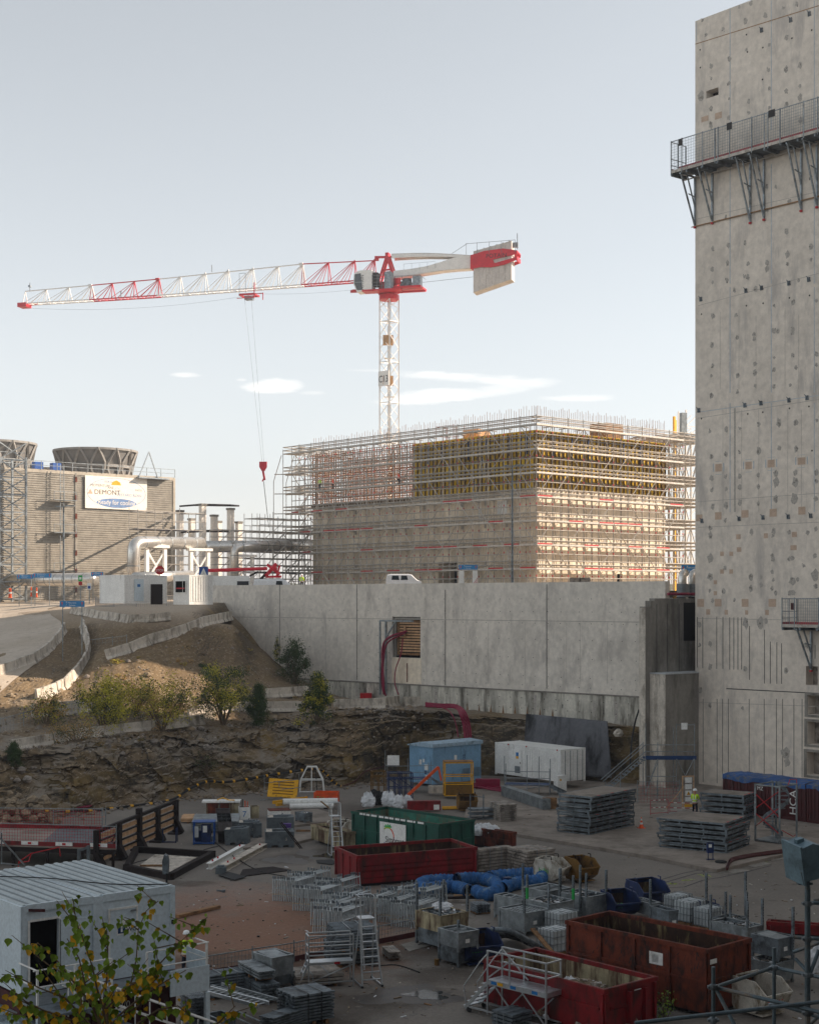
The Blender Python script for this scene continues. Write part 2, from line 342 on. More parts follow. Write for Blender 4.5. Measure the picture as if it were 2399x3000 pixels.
# raised slab strips near the kerbs on the left
for nm, q in (('pavement', ((845,2420),(1010,2402),(1010,2395),(930,2370),(840,2375))), ('pavement', ((700,2486),(860,2470),(940,2450),(925,2440),(760,2455)))):
    sheet(nm, [(P(a,b,.15).x, P(a,b,.15).y) for a, b in q], .15, 'slab', thick=.2)
COLS = {  # photo column: list of (distance, height) from the foot of the rock to the plateau behind
 -260: [(99,0),(102,2.2),(105,4),(108,4.1),(117,5.3),(127,7.4),(140,9.6),(165,12.3),(230,14.6)],
 0: [(102,0),(103.6,2),(106,3.75),(110.5,3.8),(118,5.4),(130,8.0),(150,10.7),(175,13.2),(225,14.7)],
 110: [(103,0),(106,2.2),(109,4),(112,4.2),(120,5.9),(134,8.4),(150,11.2),(172,13.6),(222,14.7)],
 200: [(104.5,0),(106.2,2.3),(109,4.1),(114,4.5),(124,6.4),(140,8.9),(152,12.0),(168,13.8),(220,14.7)],
 300: [(107,0),(108.6,2.3),(111,4.2),(115.5,4.6),(126,6.7),(136,9.9),(147,12.7),(160,14.1),(215,14.8)],
 400: [(109,0),(111.5,2.2),(113.5,4.1),(117,4.6),(127,6.8),(138,11.1),(145,13.2),(152,14.4),(205,14.9)],
 560: [(113,0),(115,2.1),(117,3.8),(121,4.6),(131,6.8),(142,12.4),(147,13.9),(152,14.6),(200,15)],
 680: [(115,0),(117,2.1),(119.2,3.9),(123.5,4.7),(135,7.0),(148,12.4),(156.5,12.2),(160,14.6),(200,15.2)],
 760: [(116.5,0),(118.5,2.2),(121.5,4.2),(126,4.8),(136.5,6.4),(148,9.2),(155,10.0),(158,14),(200,15.5)],
 850: [(118,0),(120,2.2),(123.5,4.5),(128.5,5.0),(138,6.0),(146,6.9),(151.8,7.2),(155,14),(200,15.8)],
 1000: [(120,0),(122,2.5),(125,5.3),(128,5.6),(134,5.9),(141,5.6),(146.7,5.4),(150,14),(195,16)],
 1150: [(124,0),(125,2.8),(126.6,5.6),(128,5.6),(132,5.4),(137,5.2),(142,5.15),(146,14),(190,16)],
 1250: [(126.6,0),(127.4,2.6),(128.6,5.4),(130,5.3),(133,5.1),(136,5.0),(139,5.0),(143,14),(190,16)],
 1400: [(127.6,0),(128.6,2.4),(130.3,4.6),(131,4.8),(132,4.9),(133.3,5.0),(134.7,5.0),(139,14),(185,16)],
 1600: [(125.3,0),(126.2,2.2),(127.4,4.2),(127.9,4.5),(128.3,4.8),(128.9,4.9),(129.5,4.95),(134,14),(180,16)],
 1790: [(121,0),(122,2.0),(123.3,4.2),(123.7,4.5),(124.1,4.7),(124.5,4.85),(125,4.9),(130,14),(180,16)],
 1875: [(119.8,0),(120.6,2.0),(121.8,4.2),(122.1,4.5),(122.4,4.7),(122.7,4.85),(123,4.9),(130,14),(180,16)]}
CK = sorted(COLS)
def feat(px):
    px = max(CK[0], min(CK[-1], px)); i = 0
    while i < len(CK)-2 and px > CK[i+1]: i += 1
    t = (px-CK[i])/(CK[i+1]-CK[i]); t2 = t*t*(3-2*t)*.5+t*.5
    return [(a[0]*(1-t2)+b[0]*t2, a[1]*(1-t2)+b[1]*t2) for a, b in zip(COLS[CK[i]], COLS[CK[i+1]])]
def tz(px, D):
    f = feat(px)
    for (d0, z0), (d1, z1) in zip(f, f[1:]):
        if D <= d1: return z0+(z1-z0)*max(0, (D-d0)/(d1-d0))
    return f[-1][1]
def on(px, py, up=0.0):
    """point where the pixel's ray meets the terrain"""
    f = feat(px); D = f[0][0]
    while D < f[-1][0]:
        if H-(py-HY)*D/F <= tz(px, D): break
        D += .25
    return PD(px, py, D)+Vector((0, 0, up))
def terrain():
    RW = [26, 34, 8, 22, 26, 16, 8, 6]; V = []; Fc = []; xs = [-260+i*(2135)/430 for i in range(431)]
    for px in xs:
        f = feat(px); k = (px-CX)/F
        for j, ((d0, z0), (d1, z1)) in enumerate(zip(f, f[1:])):
            nn = RW[j]
            for i in range(nn+(1 if j == 7 else 0)):
                t = i/nn; D = d0+(d1-d0)*t; z = z0+(z1-z0)*t
                a = .0
                if j < 2: a = .5
                elif j == 2: a = .5
                elif j < 6: a = .2
                if j == 0: a *= min(1, t*4+.15)
                if j == 2: a = .95-.65*t
                if j == 1 and t > .8: a = 1.0
                if px > 1350: a *= .5
                q = Vector((k*D, D, z))
                if a > 0:
                    n1 = noise.fractal(q*.38+Vector((3,1,7)), 1, 2.1, 4)
                    n2 = noise.fractal(Vector((q.x*.13, q.y*.13, q.z*.18)), 1, 2.0, 3)
                    v = noise.voronoi(Vector((q.x*.34, q.y*.34, q.z*.6)))[0]; cr = min(.45, (v[1]-v[0]))
                    dd = n1*.7+n2*1.7+(cr-.25)*.5+.75*noise.cell(Vector((q.x*.42+n1*.5, q.y*.3, q.z*.75+n2*1.2)))+.35*noise.cell(Vector((q.x*1.1+n1*.6, q.y*.5, q.z*1.7+n1*.5)))-.5
                    D2 = D-dd*a*.95 if j < 3 else D
                    z += (n1*.45+n2*.2)*a*(.5 if j < 2 else 1.0)+(noise.noise(q*2.3)*.10)*min(1, a*3)
                    if j >= 3: z += noise.noise(Vector((q.x*.9, q.y*.3, 1)))*.12
                    q = Vector((k*D2, D2, max(z, -.2) if not (j == 0 and i == 0) else -.3))
                V.append(tuple(q))
    nr = sum(RW)+1
    for i in range(len(xs)-1):
        for j in range(nr-1):
            a = i*nr+j; Fc.append((a, a+nr, a+nr+1, a+1))
    mb = MB('earth'); mb.v = V; mb.f = Fc; mb.mi = [0]*len(Fc); o = mb.build('terrain', kind='structure'); return o
terrain()
# plateau behind, stretching to the horizon
pl = MB('gravel')
e0 = [(-700, 225, 14.9), (-140, 225, 14.7)]+[((px-CX)/F*feat(px)[-1][0], feat(px)[-1][0]-.5, feat(px)[-1][1]-.02) for px in range(-260, 1876, 90)]+[(60, 180, 16), (700, 180, 16)]
for a, b in zip(e0, e0[1:]):
    pl.face([a, b, (b[0]*1.3, max(b[1]+60, 260), 16.0), (a[0]*1.3, max(a[1]+60, 260), 16.0)])
    pl.face([(a[0]*1.3, max(a[1]+60, 260), 16.0), (b[0]*1.3, max(b[1]+60, 260), 16.0), (b[0]*5, 2500, 16.2), (a[0]*5, 2500, 16.2)])
pl.build('plateau_ground', kind='structure')
# unpaved access road, laid over the terrain on the left
rd = MB('track'); rows = []
for (xa, xb, D) in ((-260,-40,122),(-260,40,130),(-260,110,138),(-260,165,146),(-240,185,152),(-230,178,158),(-200,150,165),(-180,140,175),(-160,190,190),(-150,330,212)):
    row = []
    for i in range(13):
        px = xa+(xb-xa)*i/12; row.append(Vector(((px-CX)/F*D, D, tz(px, D)+.10)))
    rows.append(row)
for r0, r1 in zip(rows, rows[1:]):
    for i in range(12): rd.face([r0[i], r0[i+1], r1[i+1], r1[i]])
rd.build('road', kind='structure')
hl = MB('hill'); pr = []
for i in range(90):
    X = -420+i*8; pr.append((X, 16+9+6*noise.noise(Vector((X*.01, 0, 0)))+2.2*noise.noise(Vector((X*.06, 3, 0)))+.8*noise.noise(Vector((X*.35, 3, 0)))))
for (x0, z0), (x1, z1) in zip(pr, pr[1:]):
    hl.face([(x0,700,15.9),(x1,700,15.9),(x1,760,z1),(x0,760,z0)]).face([(x0,760,z0),(x1,760,z1),(x1,900,15.9),(x0,900,15.9)])
hl.build('hills', kind='structure')
# puddle and damp patch
def blobpts(cx, cy, rx, ry, seed, n=36, z=.004, am=.34):
    r = random.Random(seed); c = P(cx, cy, 0); ph = [r.uniform(0, 6.3) for _ in range(4)]; o = []
    for i in range(n):
        a = 2*math.pi*i/n; k = 1+am*(math.sin(2*a+ph[0])*.5+math.sin(3*a+ph[1])*.6+math.sin(5*a+ph[2])*.35+math.sin(9*a+ph[3])*.2)
        o.append((c.x+rx*k*math.cos(a), c.y+ry*k*math.sin(a), z))
    return o
MB('wet').face(blobpts(1200, 2918, 1.62, 1.55, 3, z=.004)).build('damp_ground', kind='structure')
MB('water').face(blobpts(1250, 2916, .8, .6, 5, z=.010)).build('puddle_water', kind='structure')
MB('wet').face(blobpts(985, 2505, 1.9, 2.1, 8, z=.004)).build('damp_ground', kind='structure')
MB('water').face(blobpts(972, 2509, .9, .9, 12, z=.010)).build('puddle_water', kind='structure')
MB('wet').face(blobpts(838, 2520, 1.2, 1.3, 11, z=.004)).build('damp_ground', kind='structure')
# drainage channel lines and loose paint marks in the paving
dr = MB('joint')
for a in ([(1905,2588),(2000,2560),(2070,2545),(2090,2552)], [(1930,2592),(2040,2560),(2100,2556)], [(1950,2603),(2005,2600),(2060,2580),(2110,2572),(2190,2555),(2260,2537)], [(1830,2620),(1905,2588)], [(2060,2541),(2062,2556)]):
    for p, q in zip(a, a[1:]):
        p, q = P(*p), P(*q); d = (q-p).normalized(); nn = Vector((-d.y, d.x, 0))*.045
        dr.face([p-nn+Vector((0,0,.006)), q-nn+Vector((0,0,.006)), q+nn+Vector((0,0,.006)), p+nn+Vector((0,0,.006))])
dr.mat('lime_mark'); rr = random.Random(4)
for a in ((2018,2579),(2108,2557),(2240,2528),(1966,2589),(2064,2565)):
    c = P(*a)
    for _ in range(5):
        t = rr.uniform(0, 3.1); d = Vector((math.cos(t), math.sin(t), 0)); nn = Vector((-d.y, d.x, 0))*.03; c2 = c+Vector((rr.uniform(-.3,.3), rr.uniform(-.3,.3), .008))
        dr.face([c2-nn-d*.2, c2-nn+d*.2, c2+nn+d*.2, c2+nn-d*.2])
dr.build('drain_line', kind='structure')
for q in (((2075,2556),(2130,2545),(2200,2552),(2135,2563)), ((2175,2535),(2230,2525),(2262,2533),(2205,2543)), ((2240,2517),(2290,2507),(2318,2515),(2262,2525)), ((1175,2770),(1240,2752),(1275,2768),(1200,2790))):
    v = [P(*a) for a in q]; MB('dark_concrete').ext([(p.x, p.y, .0) for p in v], (0,0,.03)).build('manhole_cover', label='flat dark metal cover in the paving, %s' % ('by the mesh kerb at the stepladder' if q[0][0] == 1175 else {2075:'nearest the blue socket post', 2175:'midway along the slab edge', 2240:'nearest the floodlight'}[q[0][0]]), cat='manhole cover', group='covers set in the paving')
# ---------------------------------------------------------------- concrete tower on the right
T0 = Vector((.19023*120.5, 120.5, 0)); TA = R_(39.7); u_ = Vector((math.sin(TA), -math.cos(TA), 0))   # u_: along the seen face, towards the viewer's right
def TF(px, py):
    """photo pixel -> (u, z) on the tower's seen face"""
    k = (px-CX)/F; t = (k*T0.y-T0.x)/(u_.x-k*u_.y); D = T0.y+u_.y*t; return t, H-(py-HY)*D/F
TW = TH('concrete_tower', 'tall pale concrete building block with patched stains filling the right edge', 'building', T0, TA-R_(90))
# local frame: x = along face (u), y = into the building, z = up
ZT = 61.4
tb = MB('tower_concrete')
def openings(mb, U, Z0, Z1, holes, deep, mat, inner='void'):
    """front sheet of a wall from u=0..U, z=Z0..Z1 with rectangular holes, each with real reveals"""
    us = sorted({0, U}|{h[0] for h in holes}|{h[2] for h in holes}); zs = sorted({Z0, Z1}|{h[1] for h in holes}|{h[3] for h in holes})
    for a, b in zip(us, us[1:]):
        for c, d in zip(zs, zs[1:]):
            m = ((a+b)/2, (c+d)/2)
            if not any(h[0] < m[0] < h[2] and h[1] < m[1] < h[3] for h in holes): mb.face([(a,0,c),(b,0,c),(b,0,d),(a,0,d)])
    for (a, c, b, d) in holes:
        mb.face([(a,0,c),(a,deep,c),(a,deep,d),(a,0,d)]).face([(b,0,c),(b,0,d),(b,deep,d),(b,deep,c)]).face([(a,0,c),(b,0,c),(b,deep,c),(a,deep,c)]).face([(a,0,d),(a,deep,d),(b,deep,d),(b,0,d)])
        mb.mat(inner).face([(a,deep,c),(b,deep,c),(b,deep,d),(a,deep,d)]).mat(mat)
holes = []
for (x0, y0, x1, y1) in ((2069, 288, 2105, 254), (2361, 1953, 2396, 2007), (2367, 2042, 2440, 2093), (2366, 2120, 2440, 2180), (2364, 2210, 2440, 2270)):
    a = TF(x0, max(y0, y1)); b = TF(x1, min(y0, y1)); holes.append((a[0], a[1], b[0], b[1]))
openings(tb, 100, -.3, ZT, holes, .9, 'tower_concrete', 'wood_grey')
tb.face([(0,0,-.3),(0,0,ZT),(0,15,ZT),(0,15,-.3)]).face([(100,0,-.3),(100,15,-.3),(100,15,ZT),(100,0,ZT)]).face([(0,15,-.3),(0,15,ZT),(100,15,ZT),(100,15,-.3)]).face([(0,0,ZT),(100,0,ZT),(100,15,ZT),(0,15,ZT)])
hb = holes[0]; tb.mat('void').box(hb[0]+.02, .85, hb[1]+.02, hb[2]-.02, .89, hb[3]-.02).mat('tower_concrete')
tb.box(3.7, 36, -.3, 95, 58, 46).box(-31, 40, -.3, 3.6, 58.2, 68).box(20, 17.02, -.3, 95, 35.9, 40)       # unseen blocks added behind the tower, sized to shade parts of the slopes
rr = random.Random(7)
def strip(mb, mat, x0, y0, x1, y1, w):
    a = TF(x0, y0); b = TF(x1, y1); mb.mat(mat); d = Vector((b[0]-a[0], 0, b[1]-a[1])); n = Vector((-d.z, 0, d.x)).normalized()*w/2
    o = Vector((0, -.006, 0)); A = Vector((a[0],0,a[1])); B = Vector((b[0],0,b[1])); mb.face([A-n+o, B-n+o, B+n+o, A+n+o])
tb.build('wall', TW)
det = MB('joint')
# vertical joints, light upper ones and dark lower slots, read off the face
for x in (2139, 2260, 2386): 
    for y0, y1 in ((25 if x < 2200 else 0, 380), (480, 830), (840, 1150), (1180, 1500)): strip(det, 'joint_light', x, y0, x, y1, .09)
strip(det, 'joint_light', 2041, 64, 2041, 120, .08)
for x, y0, y1 in ((2043,1808,1956),(2059,1808,1958),(2100,1807,1960),(2118,1808,1960),(2138,1809,1962),(2150,1809,1962),(2162,1809,1962),(2173,1809,1962),(2196,1834,1992),(2240,1845,2003),(2257,1880,2003),(2276,1882,2004),(2290,1885,2004),(2365,1900,1890),(2388,1890,1930)):
    strip(det, 'joint', x, y0, x, y1, .06)
for x, y1 in ((2044,2290),(2060,2292),(2101,2296),(2117,2268),(2134,2270),(2195,2262),(2239,2268),(2275,2272),(2293,2274),(2326,2276),(2350,2278)): strip(det, 'joint', x, 2048, x, y1, .05)
strip(det, 'joint', 2128, 2018, 2399, 2032, .07); strip(det, 'rust_line', 2037, 128, 2399, 15, .07); strip(det, 'joint_light', 2040, 1208, 2399, 1158, .06)
for y0, y1 in ((895, 800), (1225, 1170), (1470, 1445), (1545, 1530), (1812,1818), (2058, 2070), (640,560)): strip(det, 'stain', 2045, y0, 2399, y1, .035)
for x in (2110, 2165, 2215, 2300, 2340):
    strip(det, 'stain', x, 900+rr.uniform(0,40), x, 1140, .03); strip(det, 'stain', x+8, 1200, x+8, 1500, .03)
strip(det, 'stain', 2153, 1195, 2153, 1500, .16)
def spot(mb, px, py, r, mat='stain', sy=1.0):
    c = TF(px, py); c = (c[0], c[1]+rr.uniform(-.01,.01)); n = 9; yy = -.006-rr.random()*.006; ph = rr.uniform(0, 6)
    mb.mat(mat).face([(c[0]+r*math.cos(2*math.pi*i/n)*(1+.28*math.sin(2*i+ph)), yy, c[1]+r*sy*math.sin(2*math.pi*i/n)*(1+.28*math.cos(3*i+ph))) for i in range(n)])
SP = [(2058,58),(2166,20),(2200,8),(2184,60),(2119,84),(2242,43),(2295,22),(2334,10),(2069,100),(2187,144),(2255,130),(2304,108),(2137,172),(2084,193),(2252,204),(2303,202),(2344,190),(2084,228),(2136,243),(2254,258),(2303,265),(2344,250),(2054,280,.5),(2136,288),(2194,295),(2344,285),(2083,317),(2254,315),(2304,305),(2135,343),(2195,330),(2083,365),(2346,352),
 (2193,622),(2127,635),(2312,590),(2247,545),(2273,545),(2376,520),(2248,615),(2305,678),(2088,728),(2134,718),(2183,710),(2376,722),(2307,745),(2087,788),(2131,770),(2192,772),(2247,768),(2247,787),(2307,772),(2376,760),(2088,827),(2130,821),(2181,810),(2191,810),(2152,850),(2214,845),(2340,820),(2089,926),(2157,922),(2268,895),(2323,886),(2392,880),(2209,980),(2210,993),(2160,988),(2268,970),(2279,970),(2323,964),(2323,975),(2086,1010),(2268,1047),(2322,1040),(2332,1076),(2088,1071),(2084,1101),(2161,1100,.34),(2212,1066),(2212,1092),(2268,1082),(2267,1132),(2315,1128),(2161,1149),(2213,1130),(2084,1159),(2392,1036),(2392,1068),(2080,1263),(2128,1257),(2168,1255),(2223,1243),(2282,1238,.34),(2332,1238,.36),(2393,1232),(2084,1338,.36),(2127,1330),(2167,1326),(2223,1320,.36),(2283,1312),(2332,1316),(2085,1401,.36),(2125,1397),(2167,1395),(2222,1392),(2273,1387,.4),(2331,1384),(2392,1385),(2128,1432),(2085,1436),(2167,1427),(2222,1426),(2274,1413,.42),(2330,1412,.38),(2392,1410),(2088,1484),(2127,1480),(2167,1472),(2222,1476),(2273,1462,.36),(2327,1460,.4),(2390,1462),
 (2081,1548),(2125,1525),(2202,1558),(2267,1556),(2312,1560),(2366,1560),(2390,1550),(2081,1568),(2265,1570),(2081,1636,.42),(2124,1662,.3),(2263,1630),(2266,1638),(2322,1635),(2312,1638),(2355,1658),(2388,1628),(2081,1690,.38),(2262,1675),(2265,1700),(2200,1692),(2230,1690),(2322,1702,.4),(2337,1698),(2388,1686,.38),(2080,1730),(2120,1732,.36),(2200,1725,.36),(2230,1714),(2262,1725),(2273,1738),(2314,1738),(2324,1736),(2390,1718),(2088,1760),(2152,1757),(2185,1825,.34),(2228,1826,.4),(2244,1820),(2049,1830,.42),(2050,1890),(2081,1886),(2081,1954),(2183,1960),(2303,1965),(2052,2022,.3),(2080,2066),(2176,2075),(2302,2208,.5),(2306,2235,.45),(2360,1890)]
for s_ in SP:
    q_ = (s_[2] if len(s_) > 2 else .24)*rr.uniform(.45, .85); spot(det, s_[0], s_[1], q_, 'stain', rr.uniform(.9, 1.6))
    for k in range(3): spot(det, s_[0]+rr.uniform(-4,4), s_[1]+rr.uniform(-6,6), q_*rr.uniform(.25,.5), 'stain_dark' if rr.random() < .6 else 'stain', rr.uniform(.6, 1.6))
for x, y in ((2051,145),(2187,100),(2052,197),(2190,151),(2235,138),(2320,111),(2378,87),(2187,895),(2236,888),(2313,872),(2372,865),(2055,920),(2191,1212),(2235,1207),(2313,1196),(2370,1190),(2055,1226),(2234,232),(2379,1320)): spot(det, x, y, .07, 'void')
def patch(x0, y0, x1, y1, mat='patch'):
    a = TF(x0, y1); b = TF(x1, y0); det.mat(mat).face([(a[0],-.012,a[1]),(b[0],-.012,a[1]),(b[0],-.012,b[1]),(a[0],-.012,b[1])])
for q in ((2096,1358,2115,1382),(2184,1352,2203,1375),(2249,1346,2270,1370),(2337,1339,2360,1362),(2040,1507,2058,1527),(2095,1500,2114,1523),(2172,1494,2193,1517),(2255,1490,2276,1514),(2339,1484,2360,1508),(2157,1565,2170,1580),(2238,1562,2250,1577),(2320,1558,2335,1574),(2043,1755,2063,1778),(2094,1755,2114,1777),(2173,1755,2193,1778),(2252,1755,2274,1778),(2069,1785,2081,1801),(2123,1787,2133,1801),(2183,1788,2192,1801),(2242,1787,2253,1802),(2110,1616,2121,1629),(2137,1616,2148,1629),(2159,1603,2172,1617),(2316,1597,2334,1612),(2110,1668,2121,1681),(2137,1668,2148,1681),(2091,1700,2101,1712),(2091,1732,2101,1744),(2055,336,2076,358),(2095,325,2115,350)): patch(*q)
for (x0,y0,x1,y1) in ((2096,1358,2115,1382),(2184,1352,2203,1375),(2249,1346,2270,1370),(2337,1339,2360,1362)):
    for q in ((x0-7,y0,x0-4,y1),(x1+4,y0-2,x1+7,y1-2),(x0,y0-8,x1,y0-5),(x0,y1+6,x1,y1+9)): patch(*q, mat='joint_light')
det.build('surface_marks', TW)
fr = MB('dark_concrete')
for (a, c, b, d) in holes[2:]:
    for q in ((a-.25,d+.02,b+.2,d+.2),(a-.25,c-.2,b+.2,c-.02),(a-.25,c-.02,a-.02,d+.02)): fr.box(q[0], -.06, q[1], q[2], -.003, q[3])
    fr.build('window_surround', TW); fr = MB('dark_concrete')
hk = [(2232,86),(2317,56),(2372,38),(2186,850),(2232,842),(2054,875),(2312,828),(2370,817),(2057,1525),(2183,1186),(2230,1180),(2048,1201),(2312,1171),(2365,1164),(2166,1519),(2236,1515),(2310,1513),(2376,1510)]
for x, y in hk:
    a = TF(x, y); b = MB('galv_dark'); b.X = Matrix.Translation((a[0],0,a[1])) @ Matrix.Scale(.72,4) @ Matrix.Translation((-a[0],0,-a[1])); b.box(a[0]-.14,-.16,a[1]-.2,a[0]-.06,0,a[1]+.2).box(a[0]+.06,-.16,a[1]-.2,a[0]+.14,0,a[1]+.2).box(a[0]-.2,-.05,a[1]-.28,a[0]+.2,-.001,a[1]-.12).bar((a[0],-.12,a[1]+.1),(a[0]-.15,-.3,a[1]+.3),.06)
    b.build('wall_bracket', TW)
# ---- climbing work platforms on the tower
def platform(name, label, pts, zdeck, U0, U1, parent_loc, braces, hr, out_=1.9, panels=True, plates=()):
    g = TH(name, label, 'work platform', T0+u_*U0, TA-R_(90)); Lu = U1-U0
    d = MB('galv_dark'); d.box(0, -out_, zdeck-.12, Lu, -.02, zdeck)
    i = 0.0
    while i < Lu: d.box(i, -out_, zdeck-.42, i+.14, -.1, zdeck-.125); i += 1.5
    d.mat('deck_plank').box(0, -out_-.05, zdeck-.2, Lu, -out_-.003, zdeck+.03).box(0, -.4, zdeck-.5, Lu, -.3, zdeck-.43); d.build('deck', g)
    rb = MB('mesh_grey'); x = 0.0
    while x <= Lu+.01: rb.box(x, -out_, zdeck, x+.018, -out_+.018, zdeck+hr); x += .16
    z = .12
    while z < hr: rb.box(0, -out_+.02, zdeck+z, Lu, -out_+.035, zdeck+z+.016); z += .22
    rb.build('mesh_panel', g)
    x = 0.0; k = 0
    while x <= Lu+.01:
        p = MB('galv'); p.box(x, -out_-.06, zdeck-.35, x+.07, -out_-.002, zdeck+hr+.1); p.build('post', g); x += (1.1, 2.1, 1.2, .3)[k % 4]; k += 1
    t = MB('galv'); t.box(0, -out_-.05, zdeck+hr, Lu, -out_, zdeck+hr+.06).mat('red').box(.8, -out_+.04, zdeck+.01, Lu*.45, -out_+.07, zdeck+.2).box(Lu*.55, -out_+.04, zdeck+.01, Lu*.75, -out_+.07, zdeck+.2); t.build('top_rail', g)
    e = MB('galv')
    for yy in (-out_, -out_*.55, -.1): e.box(-.04, yy, zdeck-.3, .03, yy+.05, zdeck+hr)
    for zz in (.45, .95, hr): e.box(-.03, -out_, zdeck+zz, .02, -.05, zdeck+zz+.05)
    e.mat('red').box(-.03, -out_+.1, zdeck+.02, .0, -.1, zdeck+.2); e.build('end_rail', g)
    for (b0, dr_) in braces:
        m = MB('steel'); m.box(b0, -.14, zdeck-dr_, b0+.14, -.004, zdeck-.4)
        m.bar((b0+.07, -out_+.1, zdeck-.3), (b0+.07, -.1, zdeck-dr_+.1), .11).bar((b0+.07, -out_*.55, zdeck-.3), (b0+.07, -.1, zdeck-dr_*.62), .09).bar((b0+.07, -out_*.45, zdeck-dr_*.42), (b0+.07, -.1, zdeck-dr_*.45), .07).bar((b0+.07,-out_,zdeck-.35),(b0+.07,-.1,zdeck-.35),.12)
        m.mat('red').box(b0-.02, -.17, zdeck-dr_-.15, b0+.16, -.005, zdeck-dr_); m.build('bracket', g)
    for (a, b_, zz) in plates: MB('black').box(a-U0, -out_-.075, zz, b_-U0, -out_-.062, zz+.55).build('plate', g)
    return g
zd = TF(2037, 500)[1]+.6
# pixel (1950,500) is the outer near corner of the deck, so the platform sticks out about two metres from the face
pf = platform('work_platform', 'long grey climbing work platform with mesh guardrail high on the concrete tower', None, 49.2, -.9, 40, None, [(.75+.1, 4.3), (2.6, 4.3), (6.3, 5.0), (7.6, 5.0), (11.0, 5.0), (12.4, 5.0), (16, 5), (17.5, 5)], 2.3, 1.9, plates=((-.1, .35, 51.0), (4.7, 5.2, 51.1), (8.6, 9.2, 51.1)))
b = MB('rust_line'); b.tube((.6, -.1, 44.9), (14, -.1, 44.9), .05); b.build('tie_pipe', pf)
pf2 = platform('work_platform', 'short grey work platform low on the tower above the square wall recesses', None, 13.1, TF(2336,1800)[0]-.0, 24, None, [(1.2, 3.4), (5, 3.4)], 1.9, 1.9, plates=())
MB('maroon').box(.8, -1.93, 14.2, 1.1, -1.91, 14.7).build('plate', pf2)
# ---------------------------------------------------------------- retaining wall
WL = Vector((20.6, 121, 0)); WD = Vector((-1.06, 1, 0)).normalized()   # runs to the left and away
def WF(px, py):
    k = (px-CX)/F; t = (WL.x-k*WL.y)/(k*WD.y-WD.x); D = WL.y+WD.y*t; return t, H-(py-HY)*D/F
WW = TH('retaining_wall', 'long pale concrete retaining wall in front of the scaffolded building', 'wall', WL, math.atan2(-WD.y, -WD.x))
# local: x = towards the right end (negative to the left), y = behind, z up
LW = 58.5; wz1 = 16.42
wb = MB('wall_concrete')
h0 = WF(1149, 1926); h1 = WF(1232, 1808); hole = (LW-h0[0], h0[1], LW-h1[0], h1[1])
class Sh:  # shift so that the opening helper starts at u=0
    pass
wb.X = Matrix.Translation((-LW, 0, 0)); openings(wb, LW, 4.2, wz1, [hole], .55, 'wall_concrete', 'void')
wb.box(0, .001, wz1-.001, LW, .6, wz1+.02).box(0, .6, 10, .01, .62, 12); wb.face([(LW,0,4.2),(LW,.6,4.2),(LW,.6,wz1),(LW,0,wz1)]); wb.face([(0,0,4.2),(0,0,wz1),(0,.6,wz1),(0,.6,4.2)]); wb.face([(0,.62,4.2),(0,.62,wz1),(LW,.62,wz1),(LW,.62,4.2)])
wb.build('wall', WW)
wd = MB('joint')
def wstrip(x0, y0, x1, y1, w, mat='joint', o=.006):
    a = WF(x0, y0); b = WF(x1, y1); A = Vector((-a[0], -o, a[1])); B = Vector((-b[0], -o, b[1])); d = B-A; n = Vector((-d.z, 0, d.x)).normalized()*w/2
    wd.mat(mat).face([A-n, B-n, B+n, A+n])
for x, y0, y1, w_ in ((820,1712,1955,.07),(1046,1712,1992,.08),(1305,1728,2008,.09),(1602,1712,2018,.09)): wstrip(x, y0, x, y1, w_)
for x in (1250, 1300, 1365, 1431, 1538, 1660, 1700, 1779, 780, 910, 955): wstrip(x, 1825, x, 2005, .035, 'stain')
wd.mat('stain'); zz = WF(1869, 1823)[1]
wd.box(-LW, -.012, zz-.03, 0, -.001, zz+.03)
rr = random.Random(3); t = .9
while t < LW-1:
    for z in (15.0, 13.9, 12.9, 11.5, 9.9, 8.3, 7.5):
        if -t > hole[0]-LW-.3 and -t < hole[2]-LW+.3 and z < 14.2: continue
        if z > wz1-.4 or (t > 34 and z < 16-(t-34)*.0): 
            if t > 36 and z < 12.5-(0): continue
        xx = -t+rr.uniform(-.12, .12); wd.mat('void').box(xx-.03, -.008, z-.03, xx+.03, -.001, z+.03)
    t += rr.choice((1.15, 1.3, 1.5, 2.0))
wd.build('tie_holes_and_joints', WW)
ba = MB('base_concrete'); ba.box(-44, -.45, 4.3, .3, -.002, 6.95); ba.mat('dark_concrete').box(-44, -.5, 6.955, .3, -.002, 7.05).build('footing', WW)
st = MB('joint')
for x, y0, y1, w_ in ((1287,2010,2060,.5),(1577,2032,2090,.38),(1055,2000,2040,.3),(1122,2003,2040,.8),(1750,2050,2100,.3),(1815,2052,2112,.4),(1658,2060,2075,.12)):
    a = WF(x, y0); b = WF(x, y1); st.mat('stain' if w_ > .25 else 'joint').face([(-a[0]-w_/2,-.458,a[1]-.1),(-a[0]+w_/2,-.458,a[1]-.1),(-a[0]+w_*.3,-.458,b[1]),(-a[0]-w_*.3,-.458,b[1])])
t = 2.0
while t < 42:
    for z in (5.5, 6.4): st.mat('void').box(-t-.035, -.462, z-.035, -t+.035, -.451, z+.035)
    t += 1.25
for x in (1380,1414,1448,1484,1519,1555,1592,1629):
    a = WF(x, 2075); st.mat('wood').face([(-a[0]-.12,-.47,4.9),(-a[0]+.12,-.47,4.9),(-a[0],-.47,5.7)])
st.build('stain_marks', WW)
